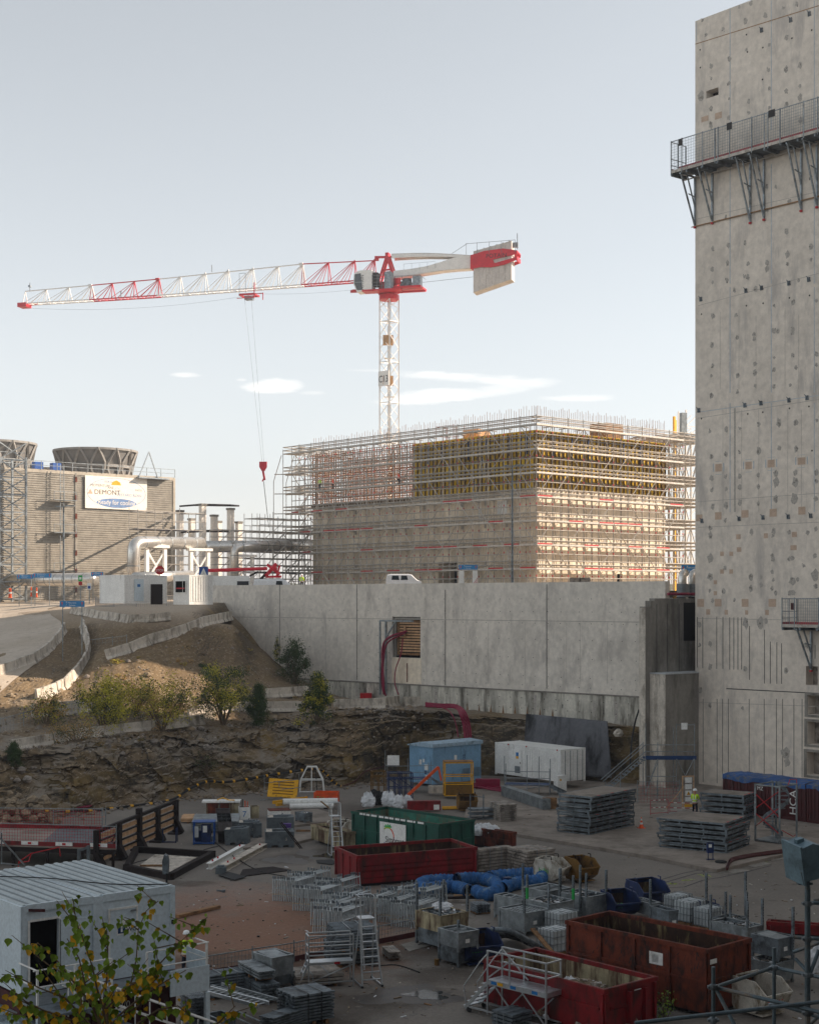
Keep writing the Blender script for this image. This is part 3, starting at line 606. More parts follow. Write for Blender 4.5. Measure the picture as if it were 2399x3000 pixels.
# boarded opening in the wall
bd = MB('wood_pale'); a, c, b_, d = hole; a -= LW; b_ -= LW
z = c+.55
while z < d-.6: bd.box(a+.75, .25, z, b_-.12, .31, z+.17); z += .26
bd.mat('wood').box(a+.55,.2,c+.25,b_,.3,c+.45).box(a+.55,.2,d-.5,b_,.3,d-.3).box(a+.5,.18,c+.25,a+.72,.3,d-.3).mat('dark_concrete').box(a+.25,.1,c+.1,a+.42,.5,d-.05).box(a+.43,.1,d-.22,b_,.5,d-.05).mat('wood_pale').box(a+1.4,.12,d-2.0,a+1.6,.2,d-.8)
bd.build('boarded_shutter', WW)
MB('build_concrete').box(a, -.03, 7.06, b_+.1, -.002, c-.01).mat('rust').box((a+b_)/2+.1,-.036,7.2,(a+b_)/2+.24,-.031,c-.5).build('infill_panel', WW)
# return wall, pillar and lower box beside the tower
PX = Vector((20.4*.926, 111.9, 0))
pw = TH('return_wall', 'dark stepped concrete return wall in the gap beside the tower', 'wall', PD(1892, 1779, 118.6)*1.0, TA); pw.location.z = 0
q = MB('dark_concrete')
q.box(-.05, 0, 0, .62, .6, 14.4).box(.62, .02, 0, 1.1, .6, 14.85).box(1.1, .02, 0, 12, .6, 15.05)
q.build('wall', pw)
q = MB('barrier'); q.ext([(-.055,-.02,0),(-.055,.6,0),(-.055,.6,14.3),(-.055,-.02,14.3)], (-.04,0,0)); q.mat('joint')
for x in (1.3, 2.6, 4.0): q.box(x, .008, 9.1, x+.05, .019, 14.6)
q.mat('black').box(4.6, .005, 11.6, 8, .019, 14.7); q.build('pillar_face', pw)
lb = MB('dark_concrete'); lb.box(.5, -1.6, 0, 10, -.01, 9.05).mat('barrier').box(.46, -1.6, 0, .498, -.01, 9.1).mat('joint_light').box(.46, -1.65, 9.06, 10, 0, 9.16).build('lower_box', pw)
wc = MB('crimson'); wc.tube((3.0,.3,15.4),(7.5,.3,15.4),.12).build('red_pipe_cap', pw)

# unseen masses added beside and behind the viewpoint to shade the near ground
g = TH('shade_block', 'large grey mass added out of view beside and behind the viewpoint for shade', 'building', (0, 0, 0), 0)
MB('dark_concrete').box(36, -30, -.3, 62, 46, 50).box(-60, -46, -.3, 35.9, -14, 44).build('wall', g)
s = MB('joint')
for z in (8, 16, 24, 32, 40): s.box(35.98, -30, z, 35.995, 46, z+.08).box(-60, -13.995, z, 35.9, -13.98, z+.08)
s.build('joint_lines', g)
# ---------------------------------------------------------------- building under construction with its scaffold
BC = Vector((16.06, 190, 0)); AN = math.atan2(.886, 1)   # local x: right face, away to the right; local y: left face, away to the left
AX = Vector((math.cos(AN), math.sin(AN), 0)); AY = Vector((-math.sin(AN), math.cos(AN), 0)); BG = 15.9; ZL = [37.2, 34.1, 31.1, 28.05, 25.0, 21.95, 18.9]
LB, RB = 46.5, 26.0
GB = TH('building_under_construction', 'half built concrete building with yellow formwork and a bare rebar cage on top', 'building', BC, AN)
wl = MB('build_concrete'); SO = 1.7     # wall stands SO behind the outer scaffold line
def oface(mb, ax, U, Z0, Z1, holes, deep):
    k = len(mb.v); openings(mb, U, Z0, Z1, holes, deep, 'build_concrete')
    for i in range(k, len(mb.v)):
        x, y, z = mb.v[i]; mb.v[i] = (x+SO, y+SO, z) if ax == 'x' else (y+SO, x+SO, z)
oface(wl, 'x', RB, BG-.5, 29.2, [(15.8, BG-.2, 16.9, 18.4)], .5)
oface(wl, 'y', LB, BG-.5, 29.2, [(14.7, BG-.2, 18.4, 20.1)], 3)
wl.box(SO+RB, SO+.01, BG-.5, SO+RB-.4, SO+LB, 29.2).box(SO+.01, SO+LB, BG-.5, SO+RB, SO+LB-.4, 29.2).box(SO+.45, SO+.45, 28.5, SO+RB-.45, SO+LB-.45, 29.1)
wl.build('wall', GB)
wm = MB('joint'); rr = random.Random(11)
for y in (5, 9, 13.5, 21, 25, 27, 32, 36, 40.5, 44.5, 47.5):
    for z in (22.9, 25.9, 17.8): 
        if rr.random() < .6: MB('stain').box(SO-.03, SO+y, z+1.5, SO-.001, SO+y+.45, z+2.1).build('anchor_pocket', GB)
for x in (4.5, 10, 13, 19):
    for z in (25.6, 22.4): MB('stain').box(SO+x, SO-.03, z, SO+x+.45, SO-.001, z+.6).build('anchor_pocket', GB)
wm.mat('white').box(SO-.05, SO+5.2, 26.1, SO-.001, SO+7.0, 27.9)
wm.build('wall_marks', GB)
fm = MB('form_yellow'); fm.box(SO-.02, SO-.05, 29.25, SO+RB, SO+.2, 36.7).box(SO-.06, SO+.21, 29.25, SO+.18, SO+23.6, 36.7); fm.build('formwork_panel', GB)
fb = MB('form_beam'); fk = MB('dark_concrete')
y = .1
while y < 23.6: fb.box(SO-.26, SO+y, 29.0, SO-.07, SO+y+.11, 36.5); y += .8
while y < LB: fb.box(SO-.26, SO+y, 28.6, SO-.07, SO+y+.12, 29.25); y += .62
x = .2
while x < RB: fb.box(SO+x, SO-.26, 29.0, SO+x+.11, SO-.07, 36.5); x += .8
for z in (30.2, 33.2, 35.8): fk.box(SO-.42, SO, z, SO-.27, SO+23.6, z+.16).box(SO, SO-.42, z, SO+RB, SO-.27, z+.16)
fk.mat('dim_blue')
for yy in (1, 4.2, 8.5, 12, 17, 20): fk.box(SO-.55, SO+yy, 33.6, SO-.43, SO+yy+.16, 36.1)
for xx in (2.6, 6.2, 9.4, 13, 16.5, 20): fk.box(SO+xx, SO-.55, 33.4, SO+xx+.16, SO-.43, 36.0)
fb.build('formwork_beams', GB); fk.build('formwork_walings', GB)
# rebar cage (left end) and starter bars
rb = MB('rebar'); rr = random.Random(5)
for row in (0, .5):
    y = 23.8
    while y < LB: rb.bar((SO+row, SO+y, 28.9), (SO+row, SO+y, 36.9), .075); y += .55
    z = 29.3
    while z < 37: rb.bar((SO+row, SO+23.6, z), (SO+row, SO+LB, z), .06); z += .36 if row else .3
for x in range(0, 48):
    rb.bar((SO+.5*x, SO+LB, 28.9), (SO+.5*x, SO+LB, 36.7), .07)
for z in range(13): rb.bar((SO, SO+LB, 29.4+z*.6), (SO+RB, SO+LB, 29.4+z*.6), .07)
for z in range(9): rb.bar((SO+6, SO+23.6, 29.4+z*.8), (SO+6, SO+LB-2, 29.4+z*.8), .09)
for k in range(25): rb.bar((SO+6, SO+23.6+k*.9, 29.1), (SO+6, SO+23.6+k*.9, 36.6), .09)
rb.build('rebar_cage', GB)
sb = MB('rebar')
y = 0.0
while y < LB: h = 39.7+rr.uniform(-.3,.3)-.012*y; sb.bar((SO+.1, SO+y, 36.7), (SO+.1+rr.uniform(-.08,.08), SO+y, h), .035); y += .45 if y < 30 else .6
x = 0.0
while x < RB: sb.bar((SO+x, SO+.1, 36.7), (SO+x+rr.uniform(-.1,.1), SO+.1, 39.7+rr.uniform(-.3,.3)), .035); x += .4
y = 2.0
while y < LB: sb.bar((SO+RB-.3, SO+y, 36.7), (SO+RB-.3, SO+y, 39.5+rr.uniform(-.3,.3)), .035); y += .6
for z in (37.4, 38.1): sb.bar((SO+.1,SO,z),(SO+.1,SO+LB,z), .03).bar((SO,SO+.1,z),(SO+RB,SO+.1,z), .03)
sb.build('starter_bars', GB)
# inner core seen over the top edge, boxes and frames on the deck
cb = MB('wood'); cb.box(SO+17, SO+3, 36.0, SO+20.5, SO+6, 39.2).build('timber_box', GB); MB('wood_pale').box(SO+2.3, SO+13, 36.8, SO+4.6, SO+16.0, 38.1).build('timber_box', GB)
cf = MB('orange_skip')
for yy in (17, 18.6, 20.5):
    for xx in (1.5, 3.5): cf.bar((SO+xx, SO+yy, 36.7), (SO+xx, SO+yy, 39.0), .07)
for z in (37.6, 38.9): cf.bar((SO+1.5,SO+17,z),(SO+1.5,SO+20.5,z),.06).bar((SO+3.5,SO+17,z),(SO+3.5,SO+20.5,z),.06).bar((SO+1.5,SO+20.5,z),(SO+3.5,SO+20.5,z),.06)
cf.build('steel_frame', GB)
# ---- scaffold
SC = TH('scaffolding', 'dense grey tube scaffolding wrapped around the half built concrete building', 'scaffolding', BC, AN)
R1 = .07
def fcoord(ax, u, o, z): return (u, o, z) if ax == 'x' else (o, u, z)
rr = random.Random(21)
for ax, U, step in (('x', RB+SO+2, 2.95), ('y', LB+SO+3, 2.9)):
    n = int(U/step)
    for i in range(n+1):
        u = min(U, i*step)
        for o in (0, 1.1):
            if ax == 'y' and i == 0 and o == 0: continue
            s = MB('tube'); s.tube(fcoord(ax, u, o, BG-.4), fcoord(ax, u, o, 38.4 if o == 0 else 37.0), R1, 4)
            s.mat('red')
            for z in ZL: s.box(*[c-.06 for c in fcoord(ax, u, o, z-1.0)], *[c+.06 for c in fcoord(ax, u, o, z-.88)])
            s.build('standard', SC)
        if i < n and i % 2:
            s = MB('tube'); s.tube(fcoord(ax, u+step*.5, 0, BG-.4 if i % 3 else 20), fcoord(ax, u+step*.5, 0, 36.5), R1*.85, 4); s.build('thin_post', SC)
    for li, z in enumerate(ZL):
        d = MB('deck_plank'); u = 0
        while u < U-.05:
            e = min(U, u+step); a = fcoord(ax, u+.06, .06, z-.07); b = fcoord(ax, e-.06, 1.0, z+.0); d.box(*a, *b); u = e
        d.mat('tube').tube(fcoord(ax,0,-.03,z-.13), fcoord(ax,U,-.03,z-.13), R1, 4); 
        d.box(*fcoord(ax, 0, -.08, z-.16), *fcoord(ax, U, -.04, z+.08)); d.build('deck', SC)
        g = MB('tube')
        for dz in (.5, 1.0): g.tube(fcoord(ax,0,0,z+dz), fcoord(ax,U,0,z+dz), R1, 4).tube(fcoord(ax,0,1.1,z+dz), fcoord(ax,U,1.1,z+dz), R1*.8, 4)
        g.tube(fcoord(ax,0,0,z-1.2), fcoord(ax,U,0,z-1.2), R1*.9, 4)
        for i in range(n+1): g.tube(fcoord(ax,min(U,i*step),0,z-.15), fcoord(ax,min(U,i*step),1.6,z-.15), R1*.8, 4)
        g.build('guardrail', SC)
        if li >= 3:
            u = 0
            while u < U-.1:
                if rr.random() < (.35 if ax == 'y' else .25): MB('red').box(*fcoord(ax,u+.1,-.10,z+.01), *fcoord(ax,min(U,u+step)-.1,-.085,z+.17)).build('toe_board', SC)
                u += step
    b = MB('tube'); lv = ZL+[BG-.2]
    for i in range(0, n, 1):
        for j in range(len(lv)-1):
            if (i+j) % 3 == 0 or (i+2*j) % 2 == 0:
                p, q = (i, i+1) if (i//3+j) % 2 else (i+1, i); b.tube(fcoord(ax, p*step, -.05, lv[j]), fcoord(ax, q*step, -.05, lv[j+1]), R1*.9, 4)
            if rr.random() < .65: b.tube(fcoord(ax, i*step+.2, .3, lv[j]), fcoord(ax, i*step+.9, .5, lv[j+1]), R1*.8, 4).tube(fcoord(ax, i*step+.6, .3, lv[j]), fcoord(ax, i*step+1.3, .5, lv[j+1]), R1*.8, 4)
    b.build('diagonal_braces', SC)
# end bays: left end sticks out past the wall, right end is a deep scaffold tower
def lattice(name, x0, x1, y0, y1, nx, ny, zs, z0, z1, seed):
    r = random.Random(seed)
    for i in range(nx+1):
        s = MB('tube')
        for j in range(ny+1):
            x = x0+(x1-x0)*i/nx; y = y0+(y1-y0)*j/ny; s.tube((x,y,z0),(x,y,z1+r.uniform(-.5,1.2)), R1, 4)
        s.build('standard_row', SC)
    for z in zs:
        s = MB('tube')
        for i in range(nx+1):
            x = x0+(x1-x0)*i/nx
            for dz in (0, .5, 1.0): s.tube((x,y0,z+dz),(x,y1,z+dz), R1, 4)
        for j in range(ny+1):
            y = y0+(y1-y0)*j/ny
            for dz in (0, .5, 1.0): s.tube((x0,y,z+dz),(x1,y,z+dz), R1, 4)
        s.mat('deck_plank').box(x0,y0,z-.06,x0+(x1-x0)/nx,y1,z)
        s.build('ledger_row', SC)
    s = MB('tube')
    for i in range(nx):
        for j in range(ny+1):
            for a, b in zip(zs, zs[1:]):
                if r.random() < .6:
                    xa = x0+(x1-x0)*i/nx; xb = x0+(x1-x0)*(i+1)/nx; y = y0+(y1-y0)*j/ny
                    if r.random() < .5: xa, xb = xb, xa
                    s.tube((xa,y,a),(xb,y,b), R1, 4)
    s.build('diagonal_braces', SC)
lattice('end', 0, 12, LB+SO+3, LB+SO+5.2, 5, 1, ZL, BG-.4, 38.2, 4)
lattice('end', RB+SO+2.2, RB+SO+7.5, 0, 10, 4, 5, ZL, BG-.6, 36.5, 9)
s = MB('tube')
for z in ZL[1:6]:
    s.tube((0,LB+SO+5.2,z),(-.9,LB+SO+6.2,z),R1,4).tube((2.4,LB+SO+5.2,z),(1.5,LB+SO+6.6,z),R1,4)
for x in (-.9, 1.5): s.tube((x, LB+SO+6.4, 33), (x, LB+SO+6.4, 20), R1, 4).tube((x, LB+SO+6.4, 33),(x+.6,LB+SO+5.2,37),R1,4).tube((x, LB+SO+6.4, 20),(x+.9,LB+SO+5.2,17),R1,4)
s.build('raking_tubes', SC)
for k, (yy, z0) in enumerate(((4.0,15.9),(4.6,18.9),(4.0,21.9),(10,25),(11,28.05),(9.5,31.1))):
    s = MB('alu'); 
    for e in (0, .45): s.tube((.3, yy+e, z0), (.5, yy+e+.8, z0+3.1), .035, 4)
    for i in range(9): s.tube((.3+.02*i, yy+.09*i, z0+.34*i), (.3+.02*i, yy+.45+.09*i, z0+.34*i), .025, 4)
    s.build('ladder', SC)
# ---------------------------------------------------------------- tower crane
MC = Vector((-3.0, 222, 0)); JD = Vector((-58.2, 16, 0)).normalized(); JA = math.atan2(JD.y, JD.x)
CR = TH('tower_crane', 'red and white tower crane with lattice jib reaching left over the site', 'crane', MC, 0)
ms = MB('white_crane'); ma_ = R_(48); hw = 1.0; mc = [Vector((math.cos(ma_+R_(45+90*k))*hw*1.414, math.sin(ma_+R_(45+90*k))*hw*1.414, 0)) for k in range(4)]
ZM = 59.2
for c in mc: ms.bar(c+Vector((0,0,14)), c+Vector((0,0,ZM)), .17)
z = 14.0; k = 0
while z < ZM-.5:
    z2 = min(ZM, z+2.0)
    for i in range(4):
        a, b = mc[i], mc[(i+1) % 4]
        if k % 2: a, b = b, a
        ms.bar(a+Vector((0,0,z)), b+Vector((0,0,z2)), .075)
        if k % 3 == 0: ms.bar(a+Vector((0,0,z)), b+Vector((0,0,z)), .10)
    z = z2; k += 1
for zp in (26, 32.5, 38.8, 44.8, 50.5, 56): ms.box(-.75,-.75,zp,.75,.0,zp+.08).mat('mesh_grey').bar((-.2,.5,zp),(-.2,.5,zp+5),.06).bar((.2,.5,zp),(.2,.5,zp+5),.06).mat('white_crane')
ms.build('mast', CR)
hz = MB('wood_pale'); 
for zp in (46.6, 52.6): hz.add([Vector(p)+Vector((0,0,zp)) for p in BX(-.9,-.9,0,.6,.5,1.3)], BF)
hz.build('rest_platform', CR)
# C13 board on the mast's near-left face
fn = (mc[1]+mc[2])/2
nl = [((mc[i]+mc[(i+1)%4])/2) for i in range(4)]; nl.sort(key=lambda v: v.y+v.x*.35); fc = nl[0]; fa = math.atan2(fc.y, fc.x)
bo = MB('white_crane'); bo.box(-1.05,-.15,0,1.05,-.09,2.2); bq = bo.build('number_board', CR); bq.location = fc*1.08+Vector((0,0,46.4)); bq.rotation_euler = (0,0,fa+R_(90))
tx = text('C13', 1.45, 'text_black', (-.98,-.16,.55), RF, bq, sx=.78)
# slewing ring and tower head, rotated with the jib
HD = bpy.data.objects.new('slewing_head', None)
def jb(name, mb, par=CR, label=None):
    o = mb.build(name, par, label=label); o.rotation_euler = (0,0,JA); return o
s = MB('red_crane'); s.lathe([(1.5,ZM),(1.5,ZM+.7),(1.25,ZM+.7),(1.25,ZM+1.1)], 16); s.box(-1.2,-1.3,ZM+1.1,1.2,1.3,ZM+1.6); 
s.bar((-1.4,.2,ZM+1.4),(5.4,1.9,ZM+1.2),.3,.35).bar((-1.0,1.2,ZM+1.3),(4.9,2.6,ZM+1.2),.25).box(-1.0,-1.0,ZM+1.6,1.0,1.0,ZM+2.6)
jb('slewing_ring', s)
s = MB('red_crane'); ZJ = 61.7; ZH = 65.9
for y in (-.75, .75): s.bar((1.6,y,ZJ-.4),(.2,y*.5,ZH),.28,.3).bar((-1.3,y,ZJ-.4),(.2,y*.5,ZH),.4,.45).bar((.9,y,ZJ+1.8),(-.7,y,ZJ+1.9),.22).bar((-.9,y,ZJ-1.8),(-.9,y,ZJ),.35).bar((1.2,y,ZJ-1.8),(1.2,y,ZJ),.35)
s.box(-1.3,-.9,ZJ-.5,1.7,.9,ZJ-.1).bar((.2,-.6,ZH),(.2,.6,ZH),.5).bar((-1.6,0,ZH-.4),(2.2,0,ZH-.2),.3).bar((1.5,-.8,ZJ-1.6),(3.4,-.8,ZJ+.4),.12).bar((1.5,.8,ZJ-1.6),(3.4,.8,ZJ+.4),.12)
jb('tower_head', s)
# jib: triangular truss, top chord + two bottom chords; red and white lengths
def jib():
    Lj = 60.4; PXJ = [1090,1040,963,888,816,742,670,603,530,467,395,330,270,203,137,75]; TJ = [-(222*((q-CX)/F)+3)/(.964+.265*((q-CX)/F)) for q in PXJ]; segs = [(TJ[i] if i else 1.6, TJ[i+1], 'red_crane' if i in (0,1,2,9,10,11) else 'white_crane') for i in range(15)]; segs_old = [(1.6, 8.6, 'red_crane'), (8.6, 12.0, 'red_crane'), (12.0, 15.6, 'red_crane'), (15.6, 19.5, 'white_crane'), (19.5, 24.0, 'white_crane'), (24.0, 28.2, 'white_crane'), (28.2, 32.3, 'white_crane'), (32.3, 36.7, 'white_crane'), (36.7, 40.7, 'red_crane'), (40.7, 44.6, 'red_crane'), (44.6, 48.5, 'red_crane'), (48.5, 52.3, 'white_crane'), (52.3, 56.2, 'white_crane'), (56.2, 59.6, 'white_crane')]
    def top(x): return 65.5-.01*x if x < 26 else (65.24-(x-26)*.075 if x < 37 else 64.4-(x-37)*.027)
    def zb(x): return ZJ+.6-min(x, 40)*.015
    groups = [(0, 3), (3, 9), (9, 12), (12, 15)]
    for ga, gb in groups:
        m = segs[ga][2]; s = MB(m); x0, x1 = segs[ga][0], segs[gb-1][1]
        for y in (-.8, .8): s.bar((x0,y,zb(x0)),(x1,y,zb(x1)),.15)
        s.bar((x0,0,top(x0)-(.3 if x0 < 2 else 0)),(x1,0,top(x1)),.14)
        for a, b, _ in segs[ga:gb]:
            if a < 2: a = 2.2
            t = (a if a > 5 else a+.1, 0, top(a)); 
            for y in (-.8, .8):
                s.bar((a,0,top(a)), (a-.25 if a > 5 else a,y,zb(a)), .10)
                for f in (.33, .66, 1.0): s.bar((a,0,top(a)), (a+(b-a)*f,y,zb(a+(b-a)*f)), .065)
            n = 3
            for k in range(n): s.bar((a+(b-a)*k/n,-.8,zb(a)),(a+(b-a)*(k+1)/n,.8,zb(a)),.06).bar((a+(b-a)*k/n,-.8,zb(a)),(a+(b-a)*k/n,.8,zb(a)),.07)
        s.bar((x1,0,top(x1)),(x1,-.8,zb(a)),.08).bar((x1,0,top(x1)),(x1,.8,zb(a)),.08).bar((x0,0,top(x0)-.0),(x0+.6,0,top(x0)),.34)
        jb('jib_section', s, label='white lattice length of the jib' if m == 'white_crane' else 'red lattice length of the jib')
    s = MB('red_crane'); s.box(59.4,-.9,ZJ-.5,60.9,.9,ZJ+.15).bar((58.2,-.8,ZJ+.1),(60.4,-.8,ZJ+.1),.2); jb('jib_tip', s)
    s = MB('steel'); s.tube((59.2,0,ZJ+2.0),(59.2,0,ZJ+3.4),.08,4).box(59.0,-.2,ZJ+2.7,59.4,.2,ZJ+3.0).tube((28.2,0,ZJ+3.3),(28.2,0,ZJ+4.4),.08,4).tube((43,0.8,ZJ),(43,.8,ZJ+1),.1,4); jb('warning_light', s)
jib()
# cabin
CB = bpy.data.objects.new('cabin', None); C.objects.link(CB); CB.parent = CR; CB.rotation_euler = (0,0,JA); CB.location = (JD.x*-.9, JD.y*-.9, .75)
s = MB('white_crane'); s.ext([(2.7,2.9,ZM+.25),(5.0,2.9,ZM+.1),(5.5,2.9,ZM+1.4),(5.4,2.9,ZM+2.9),(4.6,2.9,ZM+3.25),(2.7,2.9,ZM+3.25)], (0,-1.9,0)); s.build('cabin_body', CB)
s = MB('glass'); s.ext([(5.03,2.8,ZM+.25),(5.51,2.8,ZM+1.4),(5.42,2.8,ZM+2.8),(5.46,2.8,ZM+2.8),(5.56,2.8,ZM+1.4),(5.08,2.8,ZM+.25)], (0,-1.7,0))
s.ext([(4.1,2.905,ZM+.4),(4.95,2.905,ZM+.4),(5.38,2.905,ZM+1.4),(5.3,2.905,ZM+2.75),(4.4,2.905,ZM+2.85)], (0,.02,0)).mat('steel').box(4.1,2.91,ZM+1.5,5.4,2.94,ZM+1.58); s.build('window', CB)
t = text('POTAIN', .62, 'text_black', (3.95,2.915,ZM+.35), (R_(90), R_(-90), R_(180)), CB, sx=1.0)
s = MB('mesh_grey'); s.box(1.0,2.9,ZM+.6,2.6,2.93,ZM+.64)
for z in (.6,1.1,1.6,2.1): s.bar((.6,2.9,ZM+z+.3),(2.7,2.9,ZM+z+.3),.05)
for x in (.6,1.2,1.9,2.6): s.bar((x,2.9,ZM+.3),(x,2.9,ZM+2.5),.05)
s.mat('red_crane').box(-1.5,.9,ZM+.15,4.2,2.95,ZM+.4).mat('black').box(1.9,1.4,ZM+.9,2.65,2.6,ZM+2.9).build('catwalk', CB)
s = MB('red_crane'); s.box(-5.4,-1.2,ZM+1.3,-1.2,2.2,ZM+1.55).box(-5.8,.6,ZM+.8,-1.6,1.0,ZM+1.05); 
s.mat('steel').box(-1.1,1.6,ZM+1.0,-.1,2.9,ZM+3.6).box(-5.2,.4,ZM+1.56,-4.1,1.9,ZM+3.0).mat('galv_dark').lathe([(.7,0),(.7,1.2)],12,(-3.0,.9,ZM+1.6)).box(-3.7,0,ZM+1.56,-2.2,1.8,ZM+2.3).mat('red_crane').lathe([(.42,0),(.42,.8)],10,(-1.9,1.9,ZM+1.9))
s.mat('mesh_grey')
for x in (-5.3,-4,-2.6,-1.4): s.bar((x,2.2,ZM+1.8),(x,2.2,ZM+3.0),.05)
s.bar((-5.3,2.2,ZM+3.0),(-1.4,2.2,ZM+3.0),.05).bar((-5.3,2.2,ZM+3.0),(-5.3,-1.2,ZM+3.0),.05)
jb('machinery_deck', s)
# counter jib: plate girder with a long almond shaped slot, then the red ballast frame and concrete slabs
s = MB('white_crane')
lo = [(-.9,ZJ+.6),(-5.9,ZJ+1.05),(-9,ZJ+1.25),(-12.6,ZJ+1.3)]; hi = [(-12.6,ZJ+3.2),(-10.3,ZJ+3.5),(-5.9,ZJ+3.95),(-.6,ZJ+4.15)]
ST1 = [((-.9,.5),(-.9,1.6)),((-3.6,.8),(-3.6,1.75)),((-5.9,1.0),(-5.9,2.0)),((-8.1,1.2),(-8.1,2.5)),((-10.3,1.3),(-10.3,3.08)),((-12.6,1.3),(-12.6,2.98))]
ST2 = [((-.6,3.5),(-.6,4.15)),((-3.6,3.48),(-3.6,4.08)),((-5.9,3.4),(-5.9,3.95)),((-8.1,3.25),(-8.1,3.75)),((-10.3,3.09),(-10.3,3.5)),((-12.6,2.99),(-12.6,3.2))]
for y in (-.9, .78):
    for ST in (ST1, ST2):
        for (a, b), (c, d) in zip(ST, ST[1:]): s.ext([(q[0], y, ZJ+q[1]) for q in (a, c, d, b)], (0, .12, 0))
for (a, b), (c, d) in zip(lo, lo[1:]): s.ext([(a,-.78,b),(c,-.78,d),(c,-.78,d+.08),(a,-.78,b+.08)], (0,1.68,0))
for (a, b), (c, d) in zip(hi, hi[1:]): s.ext([(a,-.78,b),(c,-.78,d),(c,-.78,d-.08),(a,-.78,b-.08)], (0,1.68,0))
jb('counter_jib', s)
s = MB('mesh_grey')
for x in range(5): s.bar((-2.5-x*1.2,.98,ZJ+1.6),(-2.5-x*1.2,.98,ZJ+2.5),.03)
s.bar((-2.5,.98,ZJ+2.5),(-7.3,.98,ZJ+2.6),.03)
for x in (-12,-13.6,-15.4,-17.2,-19.2): s.bar((x,1.35,ZJ+3.2),(x,1.35,ZJ+4.9),.05)
s.bar((-12,1.35,ZJ+4.8),(-19.2,1.35,ZJ+4.9),.05).bar((-9.5,0,ZJ+3.8),(-12,.9,ZJ+4.9),.05).bar((-19.3,.2,ZJ+3.8),(-19.3,.2,ZJ+6.1),.09).box(-19.4,-.1,ZJ+4.1,-18.6,.3,ZJ+4.8)
jb('handrail', s)
s = MB('red_crane')
for y in (-1.3, 1.15):
    s.ext([(-12.6,y,ZJ+1.1),(-14,y,ZJ+1.3),(-15.6,y,ZJ+1.2),(-17.6,y,ZJ+1.45),(-19.5,y,ZJ+2.1),(-19.5,y,ZJ+2.5),(-16.2,y,ZJ+1.75),(-12.6,y,ZJ+1.8)], (0,.15,0)).ext([(-12.6,y,ZJ+1.8),(-16.2,y,ZJ+1.7),(-15.9,y,ZJ+2.3),(-12.6,y,ZJ+2.4)], (0,.15,0)).ext([(-12.6,y,ZJ+2.4),(-15.9,y,ZJ+2.3),(-19.5,y,ZJ+2.9),(-19.5,y,ZJ+3.4),(-17.4,y,ZJ+3.8),(-14.6,y,ZJ+3.6),(-12.6,y,ZJ+3.1)], (0,.15,0))
s.box(-19.5,-1.14,ZJ+2.0,-19.3,1.14,ZJ+2.6).box(-19.5,-1.14,ZJ+3.2,-19.3,1.14,ZJ+3.4).box(-12.8,-1.14,ZJ+1.2,-12.6,1.14,ZJ+3.2); fr_ = jb('ballast_frame', s)
t = text('POTAIN', .85, 'text_black', (-14.9,1.31,ZJ+2.55), (R_(90),0,R_(180)), fr_)
for k in range(6):
    s = MB('concrete_cw'); x = -13.0-k*.94; f1 = lambda u: ZJ-2.3+(-13-u)*.29; f2 = lambda u: ZJ+3.7+(-13-u)*.21
    s.ext([(x,-1.1,f1(x)),(x-.92,-1.1,f1(x-.92)),(x-.92,-1.1,f2(x-.92)),(x,-1.1,f2(x))], (0,2.2,0)).mat('galv').box(x-.5,-.1,f2(x),x-.3,.1,f2(x)+.45); jb('counterweight_slab', s)
# trolley, ropes, hook
xt = 22.1
s = MB('red_crane'); s.box(xt-1.3,-1.0,ZJ-.75,xt+1.3,-.85,ZJ-.45).box(xt-1.3,.85,ZJ-.75,xt+1.3,1.0,ZJ-.45).box(xt-1.3,-1.0,ZJ-.75,xt-1.15,1.0,ZJ-.5).box(xt+1.15,-1.0,ZJ-.75,xt+1.3,1.0,ZJ-.5).bar((xt-1.2,1,ZJ-1.2),(xt-1.2,1,ZJ+1.1),.12).bar((xt-1.2,1,ZJ-1.15),(xt+1.6,1,ZJ-1.15),.1).bar((xt-2.6,1,ZJ-.5),(xt-2.6,1,ZJ-1.6),.1).bar((xt-2.6,1,ZJ-.6),(xt-1.2,1,ZJ-.6),.1).mat('steel').box(xt-.6,-.5,ZJ-1.3,xt+.6,.5,ZJ-.8).mat('mesh_grey').bar((xt+1.2,1,ZJ-.4),(xt+1.2,1,ZJ+2.6),.05).bar((xt+.2,1,ZJ-.4),(xt+.2,1,ZJ+2.6),.05).bar((xt+.2,1,ZJ+2.6),(xt+1.2,1,ZJ+2.6),.05)
jb('trolley', s)
hp = JD*22+MC; hp = PD(771, 1370, hp.y+1)-MC; s = MB('galv_dark')
for dx in (-.55, .55):
    a = JD*(22.3+dx)+Vector((0,0,ZJ-1.1)); s.tube(a, hp+Vector((.25*(-dx),0,.9)), .018, 4)
for i in range(14):
    a = i/14; b = (i+1)/14
    f = lambda t: JD*(xt+t*(59.5-xt))+Vector((0,0,ZJ-.6-1.6*4*t*(1-t)*.6)); s.tube(f(a), f(b), .014, 4)
    f2 = lambda t: JD*(2+t*(xt-3))+Vector((0,0,ZJ-.4-.8*4*t*(1-t)*.5)); s.tube(f2(a), f2(b), .012, 4)
s.tube(JD*-2+Vector((0,0,ZM+2.2)), JD*-14+Vector((0,0,ZJ+.3)), .025, 4)
s.build('hoist_rope', CR)
